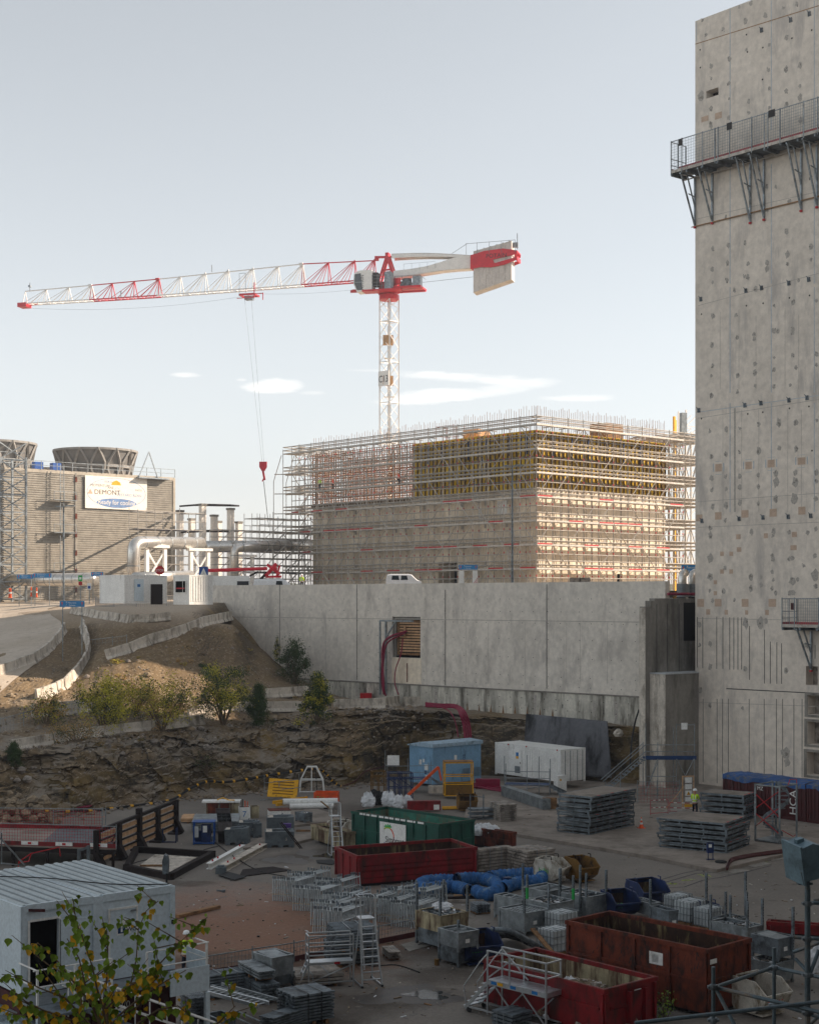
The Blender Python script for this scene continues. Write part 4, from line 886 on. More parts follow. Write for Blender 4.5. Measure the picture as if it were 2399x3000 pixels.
s = MB('red_crane'); s.ext([hp+Vector(v) for v in ((-.55,-.25,.9),(.6,-.25,.9),(.6,-.25,.1),(.25,-.25,-.5),(-.2,-.25,-.5),(-.55,-.25,.1))], (0,.5,0)).bar(hp+Vector((0,0,-.5)), hp+Vector((.25,0,-1.9)), .35, .3).bar(hp+Vector((.1,0,-1.7)), hp+Vector((-.1,0,-2.1)), .2).mat('galv_dark').tube(hp+Vector((.1,0,-2.1)), PD(788, 1545, 240)-MC, .05, 4); s.build('hook_block', CR)
# ---------------------------------------------------------------- cooling plant on the left
CP = PD(511, 1700, 240); CP.z = 0; 
def CF(px):
    k = (px-CX)/F; return (k*CP.y-CP.x)/(AX.x-k*AX.y)
CT = TH('cooling_plant', 'ribbed cooling plant building with flared fan stacks on its roof', 'building', CP, AN)
# local: -x runs to the left along the seen face
cz = 15+19.2; LC = 62
s = MB('clad'); s.box(-LC, .05, 14, -.0, 30, cz); s.build('wall', CT)
s = MB('clad_dark'); z = 14.6
while z < cz-.1: s.box(-LC, -.05, z, -.02, .049, z+.17); z += .34
s.mat('clad').box(-.25,-.12,14,.12,.04,cz+.1).box(-LC,-.1,cz-.3,0,.04,cz+.2).mat('clad_dark')
xr_ = CF(220)
for x in (xr_,): s.box(x,-.14,14,x+.25,-.051,cz)
s.mat('rust')
for k in range(7): s.box(xr_-.05,-.2,16+k*2.8,xr_+.3,-.145,16.8+k*2.8)
s.build('cladding_ribs', CT)
s = MB('galv')
for x in [-i*2.6 for i in range(23)]: s.bar((x,-.2,cz+.2),(x,-.2,cz+1.5),.08)
for z in (.8, 1.45): s.bar((0,-.2,cz+z),(-58,-.2,cz+z),.07)
s.mat('steel').bar((-3.2,-.2,cz),(-4.8,-.2,cz+4.0),.14).bar((-6.6,-.2,cz),(-4.8,-.2,cz+4.0),.14).box(-7.2,-1.2,cz-.3,-1.6,-.2,cz-.1); s.build('roof_rail', CT)
def fan(cx, cy, name='fan_stack', rb=6.2, rt=6.9, h=6.6):
    s = MB('fan_grey'); pr = [(rb*.93,0),(rb*.92,h*.25),(rb*.95,h*.5),(rt*.98,h*.92),(rt,h)]; s.lathe([(r,z) for r, z in pr]+[(rt-.25,h),(rb*.7,h*.2)], 40, (cx,cy,cz+.2), cap=False); s.sm = False; o = s.build(name, CT)
    r = MB('fan_rib'); r.lathe([(rt+.05,h-.3),(rt+.3,h-.3),(rt+.3,h+.05),(rt+.05,h+.05)], 40, (cx,cy,cz+.2), cap=False)
    r.lathe([(rb*.97,h*.48),(rb*.97+.35,h*.48),(rb*.97+.35,h*.56),(rb*.97,h*.56)], 40, (cx,cy,cz+.2), cap=False)
    n = 14
    for i in range(n):
        for sg in (-1, 1):
            a0 = 2*math.pi*i/n; a1 = a0+sg*math.pi/n
            pts = []
            for t in range(6):
                q = t/5; a = a0+(a1-a0)*abs(2*q-1)**1 if True else 0; rad = rb*.93+(rt-rb*.93)*q**2+.22; pts.append((cx+rad*math.cos(a), cy+rad*math.sin(a), cz+.2+h*q))
            for p, q in zip(pts, pts[1:]): r.bar(p, q, .32, .32)
    r.build('rib_frame', o); return o
def fpx(px, D, **k):
    q = PD(px, 1400, D)-CP; q.z = 0; fan(q.dot(AX), q.dot(AY), **k)
fpx(280, 258, h=6.0); fpx(-20, 250, h=6.5); fpx(155, 300, h=6.3)
s = MB('blue')
for x in (CF(112), CF(165)): s.box(x,1,cz+.2,x+1.4,2,cz+1.4)
s.build('fan_motor', CT)
xl_ = CF(178)+32.3
for k, zz in enumerate((31.2, 26.3, 20.5)):   # small landings with a ladder on the face
    s = MB('galv'); s.box(-34.2,-1.6,zz-1.4,-30.4,-.15,zz-1.3)
    for x in (-34.2,-32.5,-30.5): s.bar((x,-1.55,zz-1.3),(x,-1.55,zz-.1),.07)
    s.bar((-34.2,-1.55,zz-.1),(-30.5,-1.55,zz-.1),.07).bar((-33,-1.2,zz-1.3),(-33,-1.2,zz+4),.09).bar((-32.4,-1.2,zz-1.3),(-32.4,-1.2,zz+4),.09)
    for i in range(10): s.bar((-33,-1.2,zz-1+i*.5),(-32.4,-1.2,zz-1+i*.5),.05)
    o = s.build('landing', CT); o.location.x = xl_
st = TH('stair_tower', 'grey lattice stair tower against the left end of the cooling plant', 'stair tower', CT.location+AX*(CF(88)-7.5)+Vector((0,0,15)), AN)
s = MB('galv')
for x in (-9, -4.5, 0, 4.2):
    for y in (-5.2, -.9): s.bar((x,y,-1),(x,y,20.5),.28)
for k in range(9):
    z = k*2.5
    for y in (-5.2,-.9): s.bar((-9,y,z),(4.2,y,z),.18)
    s.box(-9,-5,z,0,-1,z+.08)
    s.bar((0,-5.2,z),(4.2,-5.2,z+2.5),.14).bar((4.2,-5.2,z),(0,-5.2,z+2.5),.14).bar((-9,-5.2,z),(-4.5,-5.2,z+2.5),.14).bar((-9,-5.2,z+1.1),(4.2,-5.2,z+1.1),.08)
    s.bar((-4.3,-3.5,z),(0,-3.5,z+2.5),.5,.2).bar((0,-2.2,z),(-4.3,-2.2,z+2.5),.5,.2)
s.build('frame', st)
# banner hung on the face
bn = TH('banner', 'large white banner reading Ready for cooling on the ribbed wall', 'banner', CT.location+Vector((0,0,0)), AN)
bx0, bx1 = CF(247), CF(428); MB('banner').box(bx0,-.32,28.9,bx1,-.27,33.9).build('cloth', bn)
bs_ = (bx1-bx0)/18.3; bt_ = 5.0/9.9
MB_ = Matrix.Translation((bx0,0,28.9)) @ Matrix.Diagonal((bs_,1,bt_,1)) @ Matrix.Translation((24.5,0,-23.6))
bw = [('DEMONT',1.75,'text_brown',-21.9,28.0),('CESTARO ROSSI',1.0,'text_blue',-15.3,27.7),('MOMENTUM',.95,'mesh_grey',-23.0,30.3),('AAE',.95,'mesh_grey',-18.0,29.8),('ITER India',.8,'text_blue',-19.0,31.6),('INOX',.8,'mesh_grey',-9.8,29.5)]
def btext(t_, sz, m_, x_, y_, z_, sx, **k):
    p = MB_ @ Vector((x_, y_, z_)); o = text(t_, sz*bt_*1.15, m_, tuple(p), RF, bn, sx=sx*bs_/bt_*.9, **k); return o
for t_, sz, m_, x_, z_ in bw: btext(t_, sz, m_, x_, -.33, z_, 1.0)
def disc(mb, cx, cz_, rx, rz, y, n=32, ring=0, mat='text_blue'):
    mb.mat(mat)
    if ring:
        for i in range(n):
            a, b = 2*math.pi*i/n, 2*math.pi*(i+1)/n
            mb.face([(cx+rx*math.cos(a),y,cz_+rz*math.sin(a)),(cx+rx*math.cos(b),y,cz_+rz*math.sin(b)),(cx+(rx-ring)*math.cos(b),y,cz_+(rz-ring)*math.sin(b)),(cx+(rx-ring)*math.cos(a),y,cz_+(rz-ring)*math.sin(a))])
    else: mb.face([(cx+rx*math.cos(2*math.pi*i/n),y,cz_+rz*math.sin(2*math.pi*i/n)) for i in range(n)])
s = MB('text_blue'); s.X = MB_; disc(s,-15.3,25.55,5.9,1.35,-.335); disc(s,-15.3,28.6,8.7,4.6,-.33,48,.14); disc(s,-15.2,29.6,.7,.7,-.33,24,.1)
s.mat('yellow').face([(-16.9,-.335,31),(-14.0,-.335,31),(-14.3,-.335,31.9),(-15.4,-.335,32.5),(-16.6,-.335,31.9)]).mat('patch').face([(-23.8,-.335,28),(-22.3,-.335,28),(-23.05,-.335,29.5)])
s.build('logo', bn); btext('Ready for cooling', 1.75, 'banner', -15.3, -.345, 25.0, .86, align='CENTER')
# big insulated pipes
def pipe(name, label, pts, r, n=20, bands=2.0, mat='silver_pipe', par=None):
    g = par or TH(name, label, 'pipe', (0,0,0)); P_ = [Vector(p) for p in pts]; out_ = [P_[0]]
    for i in range(1, len(P_)-1):
        a, b, c = P_[i-1], P_[i], P_[i+1]; d1 = (a-b).normalized(); d2 = (c-b).normalized(); rad = min(r*1.6, (a-b).length*.45, (c-b).length*.45)
        for k in range(9): t = k/8; out_.append((b+d1*rad)*(1-t)**2+b*2*t*(1-t)+(b+d2*rad)*t**2)
    out_.append(P_[-1]); s = MB(mat); s.path(out_, r, n); s.build('pipe_run', g, smooth=True)
    s = MB('galv')
    for a, b in zip(P_, P_[1:]):
        L_ = (b-a).length; k = r*2; d = (b-a).normalized()
        while k < L_-r*2: s.path([a+d*k, a+d*(k+.12)], r*1.015, n); k += bands*1.2
    s.build('pipe_bands', g); return g
A = PD(392, 1690, 185); A.z = 15; B = PD(392, 1590, 185); Cc = PD(590, 1592, 196)
pipe('insulated_pipe', 'thick silver pipe rising and bending over beside the white cabins', [A, B, Cc], .80)
pipe('insulated_pipe', 'long silver pipe running right towards the scaffolded building', [PD(608, 1602, 215), PD(1000, 1596, 236)], .85)
a = PD(688, 1700, 205); a.z = 15; pipe('insulated_pipe', 'slimmer silver pipe bending down below the long overhead one', [a, PD(688, 1604, 205), PD(760, 1602, 207)], .55)
pipe('insulated_pipe', 'thick silver pipe lying low along the foot of the cooling plant', [PD(-160, 1702, 235), PD(275, 1697, 205)], .9)
pipe('insulated_pipe', 'low silver pipe section behind the white cabin roofs', [PD(395, 1692, 172), PD(560, 1686, 180)], .6)
for (x, D, w_, h, nm) in ((457,188,2.6,6.4,'left'),(585,194,2.6,6.2,'right'),(710,214,3.5,6.0,'far')):
    g = TH('pipe_support', {'left':'white braced frame carrying the bend of the silver pipe','right':'white braced frame under the end of the bent silver pipe','far':'pale braced frame under the long pipe farther right'}[nm], 'pipe support', (*PD(x,1700,D).xy,15), AN, 'white frames under the silver pipes')
    s = MB('white_crane')
    for xx in (-w_/2, w_/2): s.box(xx-.22,-.22,0,xx+.22,.22,h)
    s.build('column', g); s = MB('white_crane'); s.box(-w_/2-.5,-.4,h,w_/2+.5,.4,h+.35).bar((-w_/2,0,h*.35),(w_/2,0,h-.3),.2).bar((w_/2,0,h*.35),(-w_/2,0,h-.3),.2).box(-w_/2,-.2,.6,w_/2,.2,1.0).build('brace', g)
# precast concrete frame
fr0 = PD(528, 1700, 232); fr0.z = 15
g = TH('open_concrete_building', 'open frame of pale concrete columns behind the silver pipes', 'building', fr0, AN)
k = 0
for (px, D) in ((528,228),(562,240),(594,214+8),(628,226),(640,240),(676,226),(700,238)):
    q = PD(px, 1480, D)-fr0; q.rotate(Matrix.Rotation(-AN, 3, 'Z')); s = MB('precast'); hh = {528:13.2,562:12.6,594:13.8,628:12.4,640:12.2,676:13.4,700:12.0}[px]
    s.box(q.x-.4,q.y-.4,0,q.x+.4,q.y+.4,hh).mat('dark_concrete').box(q.x-.5,q.y-.5,hh+.0,q.x+.5,q.y+.5,hh+.3); s.build('column', g)
s = MB('dark_rust'); 
pts = [PD(528,1483,228),PD(594,1478,222),PD(676,1480,226),PD(700,1482,238),PD(562,1480,240),PD(528,1483,228)]
for a, b in zip(pts, pts[1:]):
    a2 = a-fr0; b2 = b-fr0; a2.rotate(Matrix.Rotation(-AN,3,'Z')); b2.rotate(Matrix.Rotation(-AN,3,'Z')); s.bar(a2, b2, .2, .25); s.bar(a2-Vector((0,0,4)), b2-Vector((0,0,4)), .2, .22)
s.build('steel_beam', g)
# light scaffolds round the pipes
def scaf(name, label, loc, rot, nx, ny, nz, dx, dy, dz, seed=1, mat='tube', grp=None, r=.03, deckz=()):
    g = TH(name, label, 'scaffold', loc, rot, grp); R2 = random.Random(seed)
    s = MB(mat)
    for i in range(nx+1):
        for j in range(ny+1): s.tube((i*dx,j*dy,0),(i*dx,j*dy,nz*dz+R2.uniform(0,1)), r, 4)
    s.build('standards', g); s = MB(mat)
    for k in range(1, nz+1):
        for j in range(ny+1): s.tube((0,j*dy,k*dz),(nx*dx,j*dy,k*dz), r, 4).tube((0,j*dy,k*dz-dz*.5),(nx*dx,j*dy,k*dz-dz*.5), r*.8, 4)
        for i in range(nx+1): s.tube((i*dx,0,k*dz),(i*dx,ny*dy,k*dz), r, 4)
        for i in range(nx):
            if R2.random() < .6: s.tube((i*dx,0,(k-1)*dz),((i+1)*dx,0,k*dz), r, 4)
    s.build('ledgers', g)
    if deckz:
        s = MB('navy')
        for z in deckz: s.box(0,0,z-.06,nx*dx,ny*dy,z)
        s.build('deck', g)
    return g
scaf('pipe_scaffold', 'light tube scaffold above the bend of the silver pipe', (*PD(405,1700,196).xy,15), AN, 4, 1, 5, 2.6, 2.2, 2.3, 3, r=.05, deckz=(9.2,))
scaf('pipe_scaffold', 'wide tube scaffold under the far end of the long silver pipe', (*PD(640,1700,216).xy,15), AN, 7, 1, 5, 2.4, 2.2, 2.0, 4, r=.055, deckz=(4,8))
scaf('pipe_scaffold', 'tall tube scaffold crossing the long pipe left of the scaffolded building', (*PD(762,1700,222).xy,15), AN, 4, 2, 6, 2.4, 2.0, 2.0, 5, r=.055, deckz=(3.9,))
# mast and yellow column at the right, behind the building
g = TH('crane_mast', 'white lattice mast with a grey hood next to a yellow column', 'crane mast', (*PD(2010,1700,226).xy,15), R_(20))
s = MB('white_crane')
for x in (0,2.2):
    for y in (0,2.2): s.bar((x,y,0),(x,y,28.5 if x < 1 else 25.5),.2)
for k in range(14):
    z = k*2.0
    for y in (0,2.2): s.bar((0,y,z),(2.2,y,z+2),.1); s.bar((0,y,z),(2.2,y,z),.1)
s.mat('galv').box(-.9,-.3,24,.0,.4,28).bar((-2.4,0,22.5),(2,0,24),.25); s.build('frame', g)
g = TH('yellow_column', 'yellow steel column standing behind the scaffold top on the right', 'column', (*PD(1976,1700,222).xy,15), AN)
MB('yellow').box(-.2,-.15,0,.12,.15,27).box(.2,-.1,0,.4,.1,26.5).build('shaft', g); s = MB('galv'); 
for k in range(6): s.box(.125,-.1,3+k*4,.195,.2,3.4+k*4)
s.build('clips', g)
g = TH('exhaust_duct', 'pair of silver ducts with mesh baskets beside the tower', 'duct', (*PD(2012,1745,150).xy,15.0), AN)
for x in (-.7,.9):
    s = MB('silver_pipe'); s.path([(x,0,0),(x,0,2.2),(x+.15,0,2.5),(x+.5,0,2.65)], .42, 14); s.build('duct_pipe', g, smooth=True)
    s = MB('mesh_grey'); s.lathe([(.62,.2),(.62,1.5)], 14, (x,-.1,0)); s.build('mesh_basket', g)
# ---------------------------------------------------------------- plateau in front of the plant
def cabin(name, label, loc, rot, Lx, Ly, hz_, mat='white', corr=False, cat='site cabin', grp=None):
    g = TH(name, label, cat, loc, rot, grp); s = MB(mat); s.box(.03,.03,.15,Lx-.03,Ly-.03,hz_-.1); 
    if corr:
        x = .15
        while x < Lx-.2: s.box(x,-.01,.3,x+.12,.028,hz_-.2); x += .27
    s.build('wall', g); s = MB(mat)
    for x in (0, Lx-.14):
        for y in (0, Ly-.14): s.box(x,y,0,x+.14,y+.14,hz_)
    s.box(.14,-.0,hz_-.14,Lx-.14,.04,hz_).box(.14,0,0,Lx-.14,.04,.14).box(0,.14,hz_-.14,.04,Ly-.14,hz_).box(0,.14,0,.04,Ly-.14,.14).build('frame', g)
    MB('white').box(.02,.02,hz_-.099,Lx-.02,Ly-.02,hz_-.02).build('roof', g); return g
p = PD(365, 1768, 136); th = R_(39)
g = cabin('site_cabin', 'plain white toilet cabin with a grey door on the plateau edge', (p.x, p.y, p.z), th, 4.4, 4.8, 2.6)
s = MB('cabin_white'); s.box(1.0,-.03,.2,1.95,-.005,2.2).mat('paint_blue').box(1.3,-.045,1.5,1.6,-.035,1.75).build('door', g); s = MB('white'); s.box(2.6,-.03,.3,3.4,-.005,2.3).build('shutter', g)
g.children[0].name
p = PD(555, 1770, 133.5)
g = cabin('site_container', 'small corrugated white container with a window beside the toilet cabin', (p.x, p.y, p.z-.05), R_(39), 2.45, 2.8, 2.65, 'white', True, 'container')
s = MB('white'); s.box(-.05,.5,1.0,-.005,2.4,2.2).mat('void').box(-.06,.6,1.1,-.052,2.3,2.1).mat('red').box(-.07,.7,1.4,-.062,2.2,1.52).mat('white').box(-.07,1.0,1.1,-.062,1.06,2.1); s.build('window', g)
g = TH('pallet_screen', 'dark brown pallet screen leaning on the white cabin', 'screen', PD(457,1768,136.5), R_(25)); s = MB('dark_rust'); s.box(-.55,-.3,-.1,.55,-.25,1.75)
for k in range(6): s.box(-.55,-.34,.05+k*.28,.55,-.305,.2+k*.28)
s.build('boards', g)
# road-header signs in blue
def gate(label, px, py, D, w_, ang=0, ground=None, hh=.55, legh=None):
    top = PD(px, py, D); g = TH('pedestrian_sign', label, 'sign', top, ang, 'blue header signs over the footpaths'); lh = legh or top.z-tz(px, D)-.1
    s = MB('blue_sign'); s.box(-w_/2,-.04,-hh,w_/2,.04,0).build('board', g)
    for sx in (-1, 1):
        s = MB('orange'); x = sx*(w_/2-.22); s.ext([(x-.07,-.05,-hh*.2),(x+.07,-.05,-hh*.2),(x,-.05,-hh*.85)], (0,.008,0)).build('arrow', g)
        s = MB('galv'); s.tube((sx*(w_/2-.25),.08,-lh),(sx*(w_/2-.25),.08,.02),.045,6).build('post', g)
    text('Piétonniers', hh*.32, 'white', (0,-.045,-hh*.42), RF, g, align='CENTER'); text('Pathway', hh*.32, 'white', (0,-.045,-hh*.82), RF, g, align='CENTER')
    s = MB('white'); x = -w_/2+.62; s.box(x-.04,-.05,-hh*.25,x+.04,-.041,-hh*.12).bar((x,-.046,-hh*.28),(x,-.046,-hh*.6),.06,.01).bar((x,-.046,-hh*.6),(x-.1,-.046,-hh*.9),.04,.01).bar((x,-.046,-hh*.6),(x+.1,-.046,-hh*.9),.04,.01).build('walker_symbol', g)
    return g
gate('nearest blue pedestrian header sign, standing above the concrete barriers', 212, 1761, 140, 2.3)
gate('blue header sign farthest left beside the lamp post', 74, 1684, 190, 2.0, .1, hh=.5)
gate('blue header sign just left of the lamp post', 124, 1680, 190, 2.3, .1, hh=.55)
gate('blue header sign standing before the scaffolded wall', 1372, 1655, 176, 2.2, 0)
gate('small blue header sign behind the white cabin', 285, 1676, 188, 1.5, .1)
gate('blue header sign squeezed beside the concrete tower', 2030, 1655, 158, 2.4, -.2, hh=.9)
for x, m_ in ((1352, 0), (1392, 1)):
    p = PD(x, 1672, 175.8); g = TH('totem_sign', ('plain white post panel' if not m_ else 'white post panel with red stripes')+' below the blue sign by the scaffold', 'sign panel', (p.x,p.y,p.z), 0); s = MB('white'); s.box(-.3,-.1,-2.5,.3,-.05,0)
    if m_:
        s.mat('red')
        for k in range(3): s.face([(-.3,-.105,-1.5-.25*k-.15),(.3,-.105,-.8-.25*k),(.3,-.105,-.9-.25*k),(-.3,-.105,-1.5-.25*k-.25)])
    s.build('panel', g)
def post_sign(name, label, px, py, D, mk):
    top = PD(px, py, D); g = TH(name, label, 'road sign', top, 0); s = MB('galv'); s.tube((0,.05,-(top.z-14.5)),(0,.05,0),.045,6).build('post', g); mk(g)
def mk_stop(g):
    s = MB('red'); s.ext([(.48*math.cos(R_(22.5+45*i)),-.03,.48*math.sin(R_(22.5+45*i))) for i in range(8)], (0,.04,0)).build('plate', g); text('STOP', .33, 'white', (0,-.035,-.12), RF, g, align='CENTER')
def mk_ped(g):
    s = MB('blue'); s.box(-.45,-.03,-.5,.45,.01,.5).mat('white').ext([(-.35,-.034,-.35),(.35,-.034,-.35),(0,-.034,.38)], (0,.003,0)).mat('text_black').bar((0,-.037,.1),(0,-.037,-.1),.07,.01).bar((0,-.037,-.1),(-.1,-.037,-.3),.05,.01).bar((0,-.037,-.1),(.1,-.037,-.3),.05,.01).build('plate', g)
post_sign('stop_sign', 'red octagonal stop sign above the white cabin roof', 469, 1671, 150, mk_stop)
post_sign('crossing_sign', 'square blue pedestrian crossing sign above the small container', 597, 1675, 150, mk_ped)
def mk_em(g):
    MB('paint_green').box(-.22,-.03,-.3,.22,.01,.35).build('green_plate', g); MB('red').box(-.2,-.03,-.75,.2,.01,-.35).build('red_plate', g); MB('white').box(-.12,-.034,-.1,.12,-.031,.15).build('white_symbol', g)
post_sign('safety_sign', 'green and red safety plates on a thin post by the lamp post', 236, 1695, 165, mk_em)
def mk_w(g): MB('white').box(-.2,-.03,-.4,.2,.01,.25).mat('blue').box(-.14,-.036,-.3,.14,-.031,-.02).build('plate', g)
post_sign('notice_sign', 'small white and blue notice on a post at the cabin corner', 262, 1716, 150, mk_w)
for label, px, py, D, zb in (('tall grey lamp post rising in front of the cooling plant', 187, 1485, 178, 13.5), ('tall slim lamp post standing before the scaffolded building', 1501, 1366, 172, 15.5)):
    t = PD(px, py, D); g = TH('street_lamp', label, 'street lamp', (t.x,t.y,zb), 0); s = MB('galv_dark'); hh = t.z-zb; s.path([(0,0,0),(0,0,hh*.15),(0,0,hh)], [.16,.13,.09], 8).build('pole', g)
    s = MB('galv'); s.bar((-.8,0,hh),(.9,0,hh+.1),.09).box(.3,-.2,hh+.05,1.3,.2,hh+.2).box(-1.0,-.2,hh+.0,-.4,.2,hh+.13); s.build('lamp_head', g)
# vans
def van(label, loc, rot, Lv, hv, win):
    g = TH('parked_van', label, 'van', loc, rot); pr = [(0,.35),(0,1.1*hv/1.8),(.12,hv*.96),(.4,hv),(Lv*.62,hv),(Lv*.70,hv*.97),(Lv*.86,hv*.62),(Lv*.98,hv*.52),(Lv,hv*.3),(Lv,.35)]
    s = MB('van_white'); V = []
    for y, k in ((0,.93),(.08,1.0),(1.7,1.0),(1.78,.93)): V.append([(x, y, z*k if z > 1 else z) for x, z in pr])
    for a, b in zip(V, V[1:]):
        for i in range(len(pr)): j = (i+1) % len(pr); s.face([a[i], b[i], b[j], a[j]])
    s.face(V[0]).face(V[-1][::-1]); s.build('body', g)
    s = MB('glass'); s.face([(Lv*.705,.1,hv*.93),(Lv*.705,1.68,hv*.93),(Lv*.862,1.7,hv*.64),(Lv*.862,.08,hv*.64)])
    for a, b in win: s.face([(Lv*a,-.012,hv*.62),(Lv*b,-.012,hv*.62),(Lv*min(b,.8)-.12,-.0,hv*.90),(Lv*a+.05,-.0,hv*.90)])
    s.build('window', g)
    for x in (Lv*.18, Lv*.82):
        for y in (.05, 1.55):
            w_ = MB('rubber'); w_.X = Matrix.Translation((x,y,.33)) @ Matrix.Rotation(R_(-90),4,'X'); w_.lathe([(.2,0),(.32,0),(.33,.05),(.33,.15),(.32,.2)],14); w_.build('wheel', g)
    return g
van('white panel van parked by the red boom, right of the cabins', (*PD(742,1720,166).xy,15.2), R_(6), 5.0, 2.0, [(.50,.66)])
van('small white estate van parked in front of the scaffold doorway', (*PD(1133,1720,177).xy,16.1), R_(4), 4.2, 1.85, [(.14,.36),(.40,.6)])
# red boom machine
g = TH('concrete_pump', 'parked machine with a folded bright red boom behind the wall', 'machine', (*PD(690,1720,170).xy,15.2), R_(6))
s = MB('red_crane'); s.tube((-3.4,0,3.0),(3.6,0,3.25),.2,10).mat('red_crane').bar((3.4,-.2,2.4),(4.6,.3,3.8),.35).bar((3.6,.2,3.7),(5.0,-.2,2.6),.3).bar((4.6,0,2.2),(5.0,0,3.6),.22).bar((3.4,0,2.3),(5.2,0,2.35),.25).lathe([(.4,0),(.45,.3),(.3,.5)],12,(4.3,0,3.0)); s.build('boom', g)
s = MB('white'); s.box(-2.6,-1,.5,1.6,1,2.4).mat('text_black').box(.2,-1.03,1.1,1.5,-1.005,1.8).build('body', g); s = MB('dark_rust'); s.bar((1.6,0,.8),(3.6,0,2.8),.3).bar((1.6,0,2.4),(2.6,0,2.9),.2).box(1.6,-.9,.4,3.4,.9,1.1).build('chassis', g)
text('CIFA', .6, 'red', (-1.2,-1.02,.8), RF, g, name='lettering')
# crates and yellow marker by the sunlit face
for x0, w_, n_ in ((1671,1.2,'left'),(1698,1.25,'right')):
    p = PD(x0,1704,176); g = TH('timber_crate', '%s of two grey timber crates at the foot of the sunlit scaffold' % n_, 'crate', (p.x,p.y,15.6), 0); s = MB('wood_grey'); s.box(0,0,.1,w_,1,1.9)
    for k in range(4): s.box(-.02,-.03,.2+k*.42,w_+.02,-.003,.5+k*.42)
    s.build('boards', g)
# ================================================================ things in the pit
def skip(label, px, py, h, th, xr, xl, mat, inner, ribs='y', name='skip', grp=None, z0=0, cat='skip', nr=(7, 2), mid=True, taper=.0):
    o, a, b = fit(px, py, h+z0, th, xr, xl); g = TH(name, label, cat, (o.x, o.y, z0), R_(th), grp)
    s = MB(mat); s.hollow(0,0,.18,a,b,h-.06,.05,inner); s.build('body', g)
    s = MB(mat); s.box(-.07,-.07,h-.16,a+.07,.06,h).box(-.07,b-.06,h-.16,a+.07,b+.07,h).box(-.07,.06,h-.16,.06,b-.06,h).box(a-.06,.06,h-.16,a+.07,b-.06,h).mat('rust_skip').box(-.055,-.055,h,a+.055,-.0,h+.004).box(-.055,b,h,a+.055,b+.055,h+.004).box(-.055,.0,h,0,b,h+.004).box(a,0,h,a+.055,b,h+.004).build('rim', g)
    for ax, Ln, n in (('x', a, nr[0] if a > b else nr[1]), ('y', b, nr[0] if b > a else nr[1])):
        for i in range(n+1):
            u = i*(Ln-.12)/n; s = MB(mat)
            if ax == 'x': s.box(u, -.07, .18, u+.12, -.003, h-.17)
            else: s.box(-.07, u, .18, -.003, u+.12, h-.17)
            s.build('rib', g)
    if mid:
        s = MB(mat); s.box(.125,-.055,h*.5,a-.125,-.003,h*.5+.12).box(-.055,.125,h*.5,-.003,b-.125,h*.5+.12).build('waist_rail', g)
    s = MB('black'); s.box(.3,.3,0,a-.3,b-.3,.175).build('underframe', g)
    return g, a, b
g, a, b = skip('dark green open skip with a white sign, behind the long red one', 1287, 2415, 2.3, 44, 1388, 1033, 'green_skip', 'green_inner', nr=(7, 3))
s = MB('white'); s.box(-.085, b*.36, .5, -.072, b*.66, 1.95); q = s.build('sign_board', g)
text('Sittomat', .50, 'text_black', (-.092, b*.595, .80), RL, g, sx=.92); text('ACTION ENERGIE', .16, 'text_black', (-.092, b*.56, .60), RL, g)
s = MB('crimson'); cy, cz_ = b*.565, 1.15
for i in range(40):
    t0, t1 = math.pi*(.28+i*.036), math.pi*(.28+(i+1)*.036); s.mat('lime_mark' if i < 10 else ('orange' if i < 20 else ('crimson' if i < 31 else 'text_blue')))
    s.face([(-.091,cy+r*math.cos(t)*1.0,cz_+r*math.sin(t)) for r, t in ((.46,t0),(.46,t1),(.54,t1),(.54,t0))])
s.mat('paint_green')
for k, hh in enumerate((.08,.16,.1,.2,.13,.18,.09)): s.face([(-.091,cy+.3-k*.09,cz_+.52),(-.091,cy+.22-k*.09,cz_+.52),(-.091,cy+.22-k*.09,cz_+.52+hh),(-.091,cy+.3-k*.09,cz_+.52+hh)])
s.build('logo', g)
s = MB('white'); rr = random.Random(2); t = b*.16
while t < b*.88: L_ = rr.uniform(.15,.5); s.box(-.085,t,2.16,-.075,min(b*.9,t+L_),2.27); t += L_+rr.uniform(.05,.2)
s.build('tape_strip', g)
s = MB('white'); 
for k in range(4): s.box(-.09,b-.12,.3+k*.16,-.073,b-.01,.38+k*.16)
s.build('corner_marking', g)
g, a, b = skip('long red open skip with a dented smooth side, in front of the green one', 1048, 2508, 1.66, 24, 1395, 984, 'red_skip', 'skip_inner', nr=(1, 3), mid=False)
s = MB('red_skip'); s.ext([(.2,0,.75),(a-.2,0,.75),(a-.2,-.05,.9),(a-.2,-.05,1.1),(.2,-.05,1.1),(.2,-.05,.9)][:2]+[(a-.2,-.05,.86),(.2,-.05,.86)], (0,0,.02))
for z in (.42, 1.05): s.ext([(.3,-.003,z),(a-.3,-.003,z),(a-.3,-.05,z+.06),(.3,-.05,z+.06)], (0,0,.12))
s.build('pressed_swage', g)
g, a, b = skip('small rust brown skip holding white sacks behind the plank bundles', 1497, 2440, 1.2, 44, 1510, 1340, 'rust_skip', 'skip_inner', nr=(4, 2))
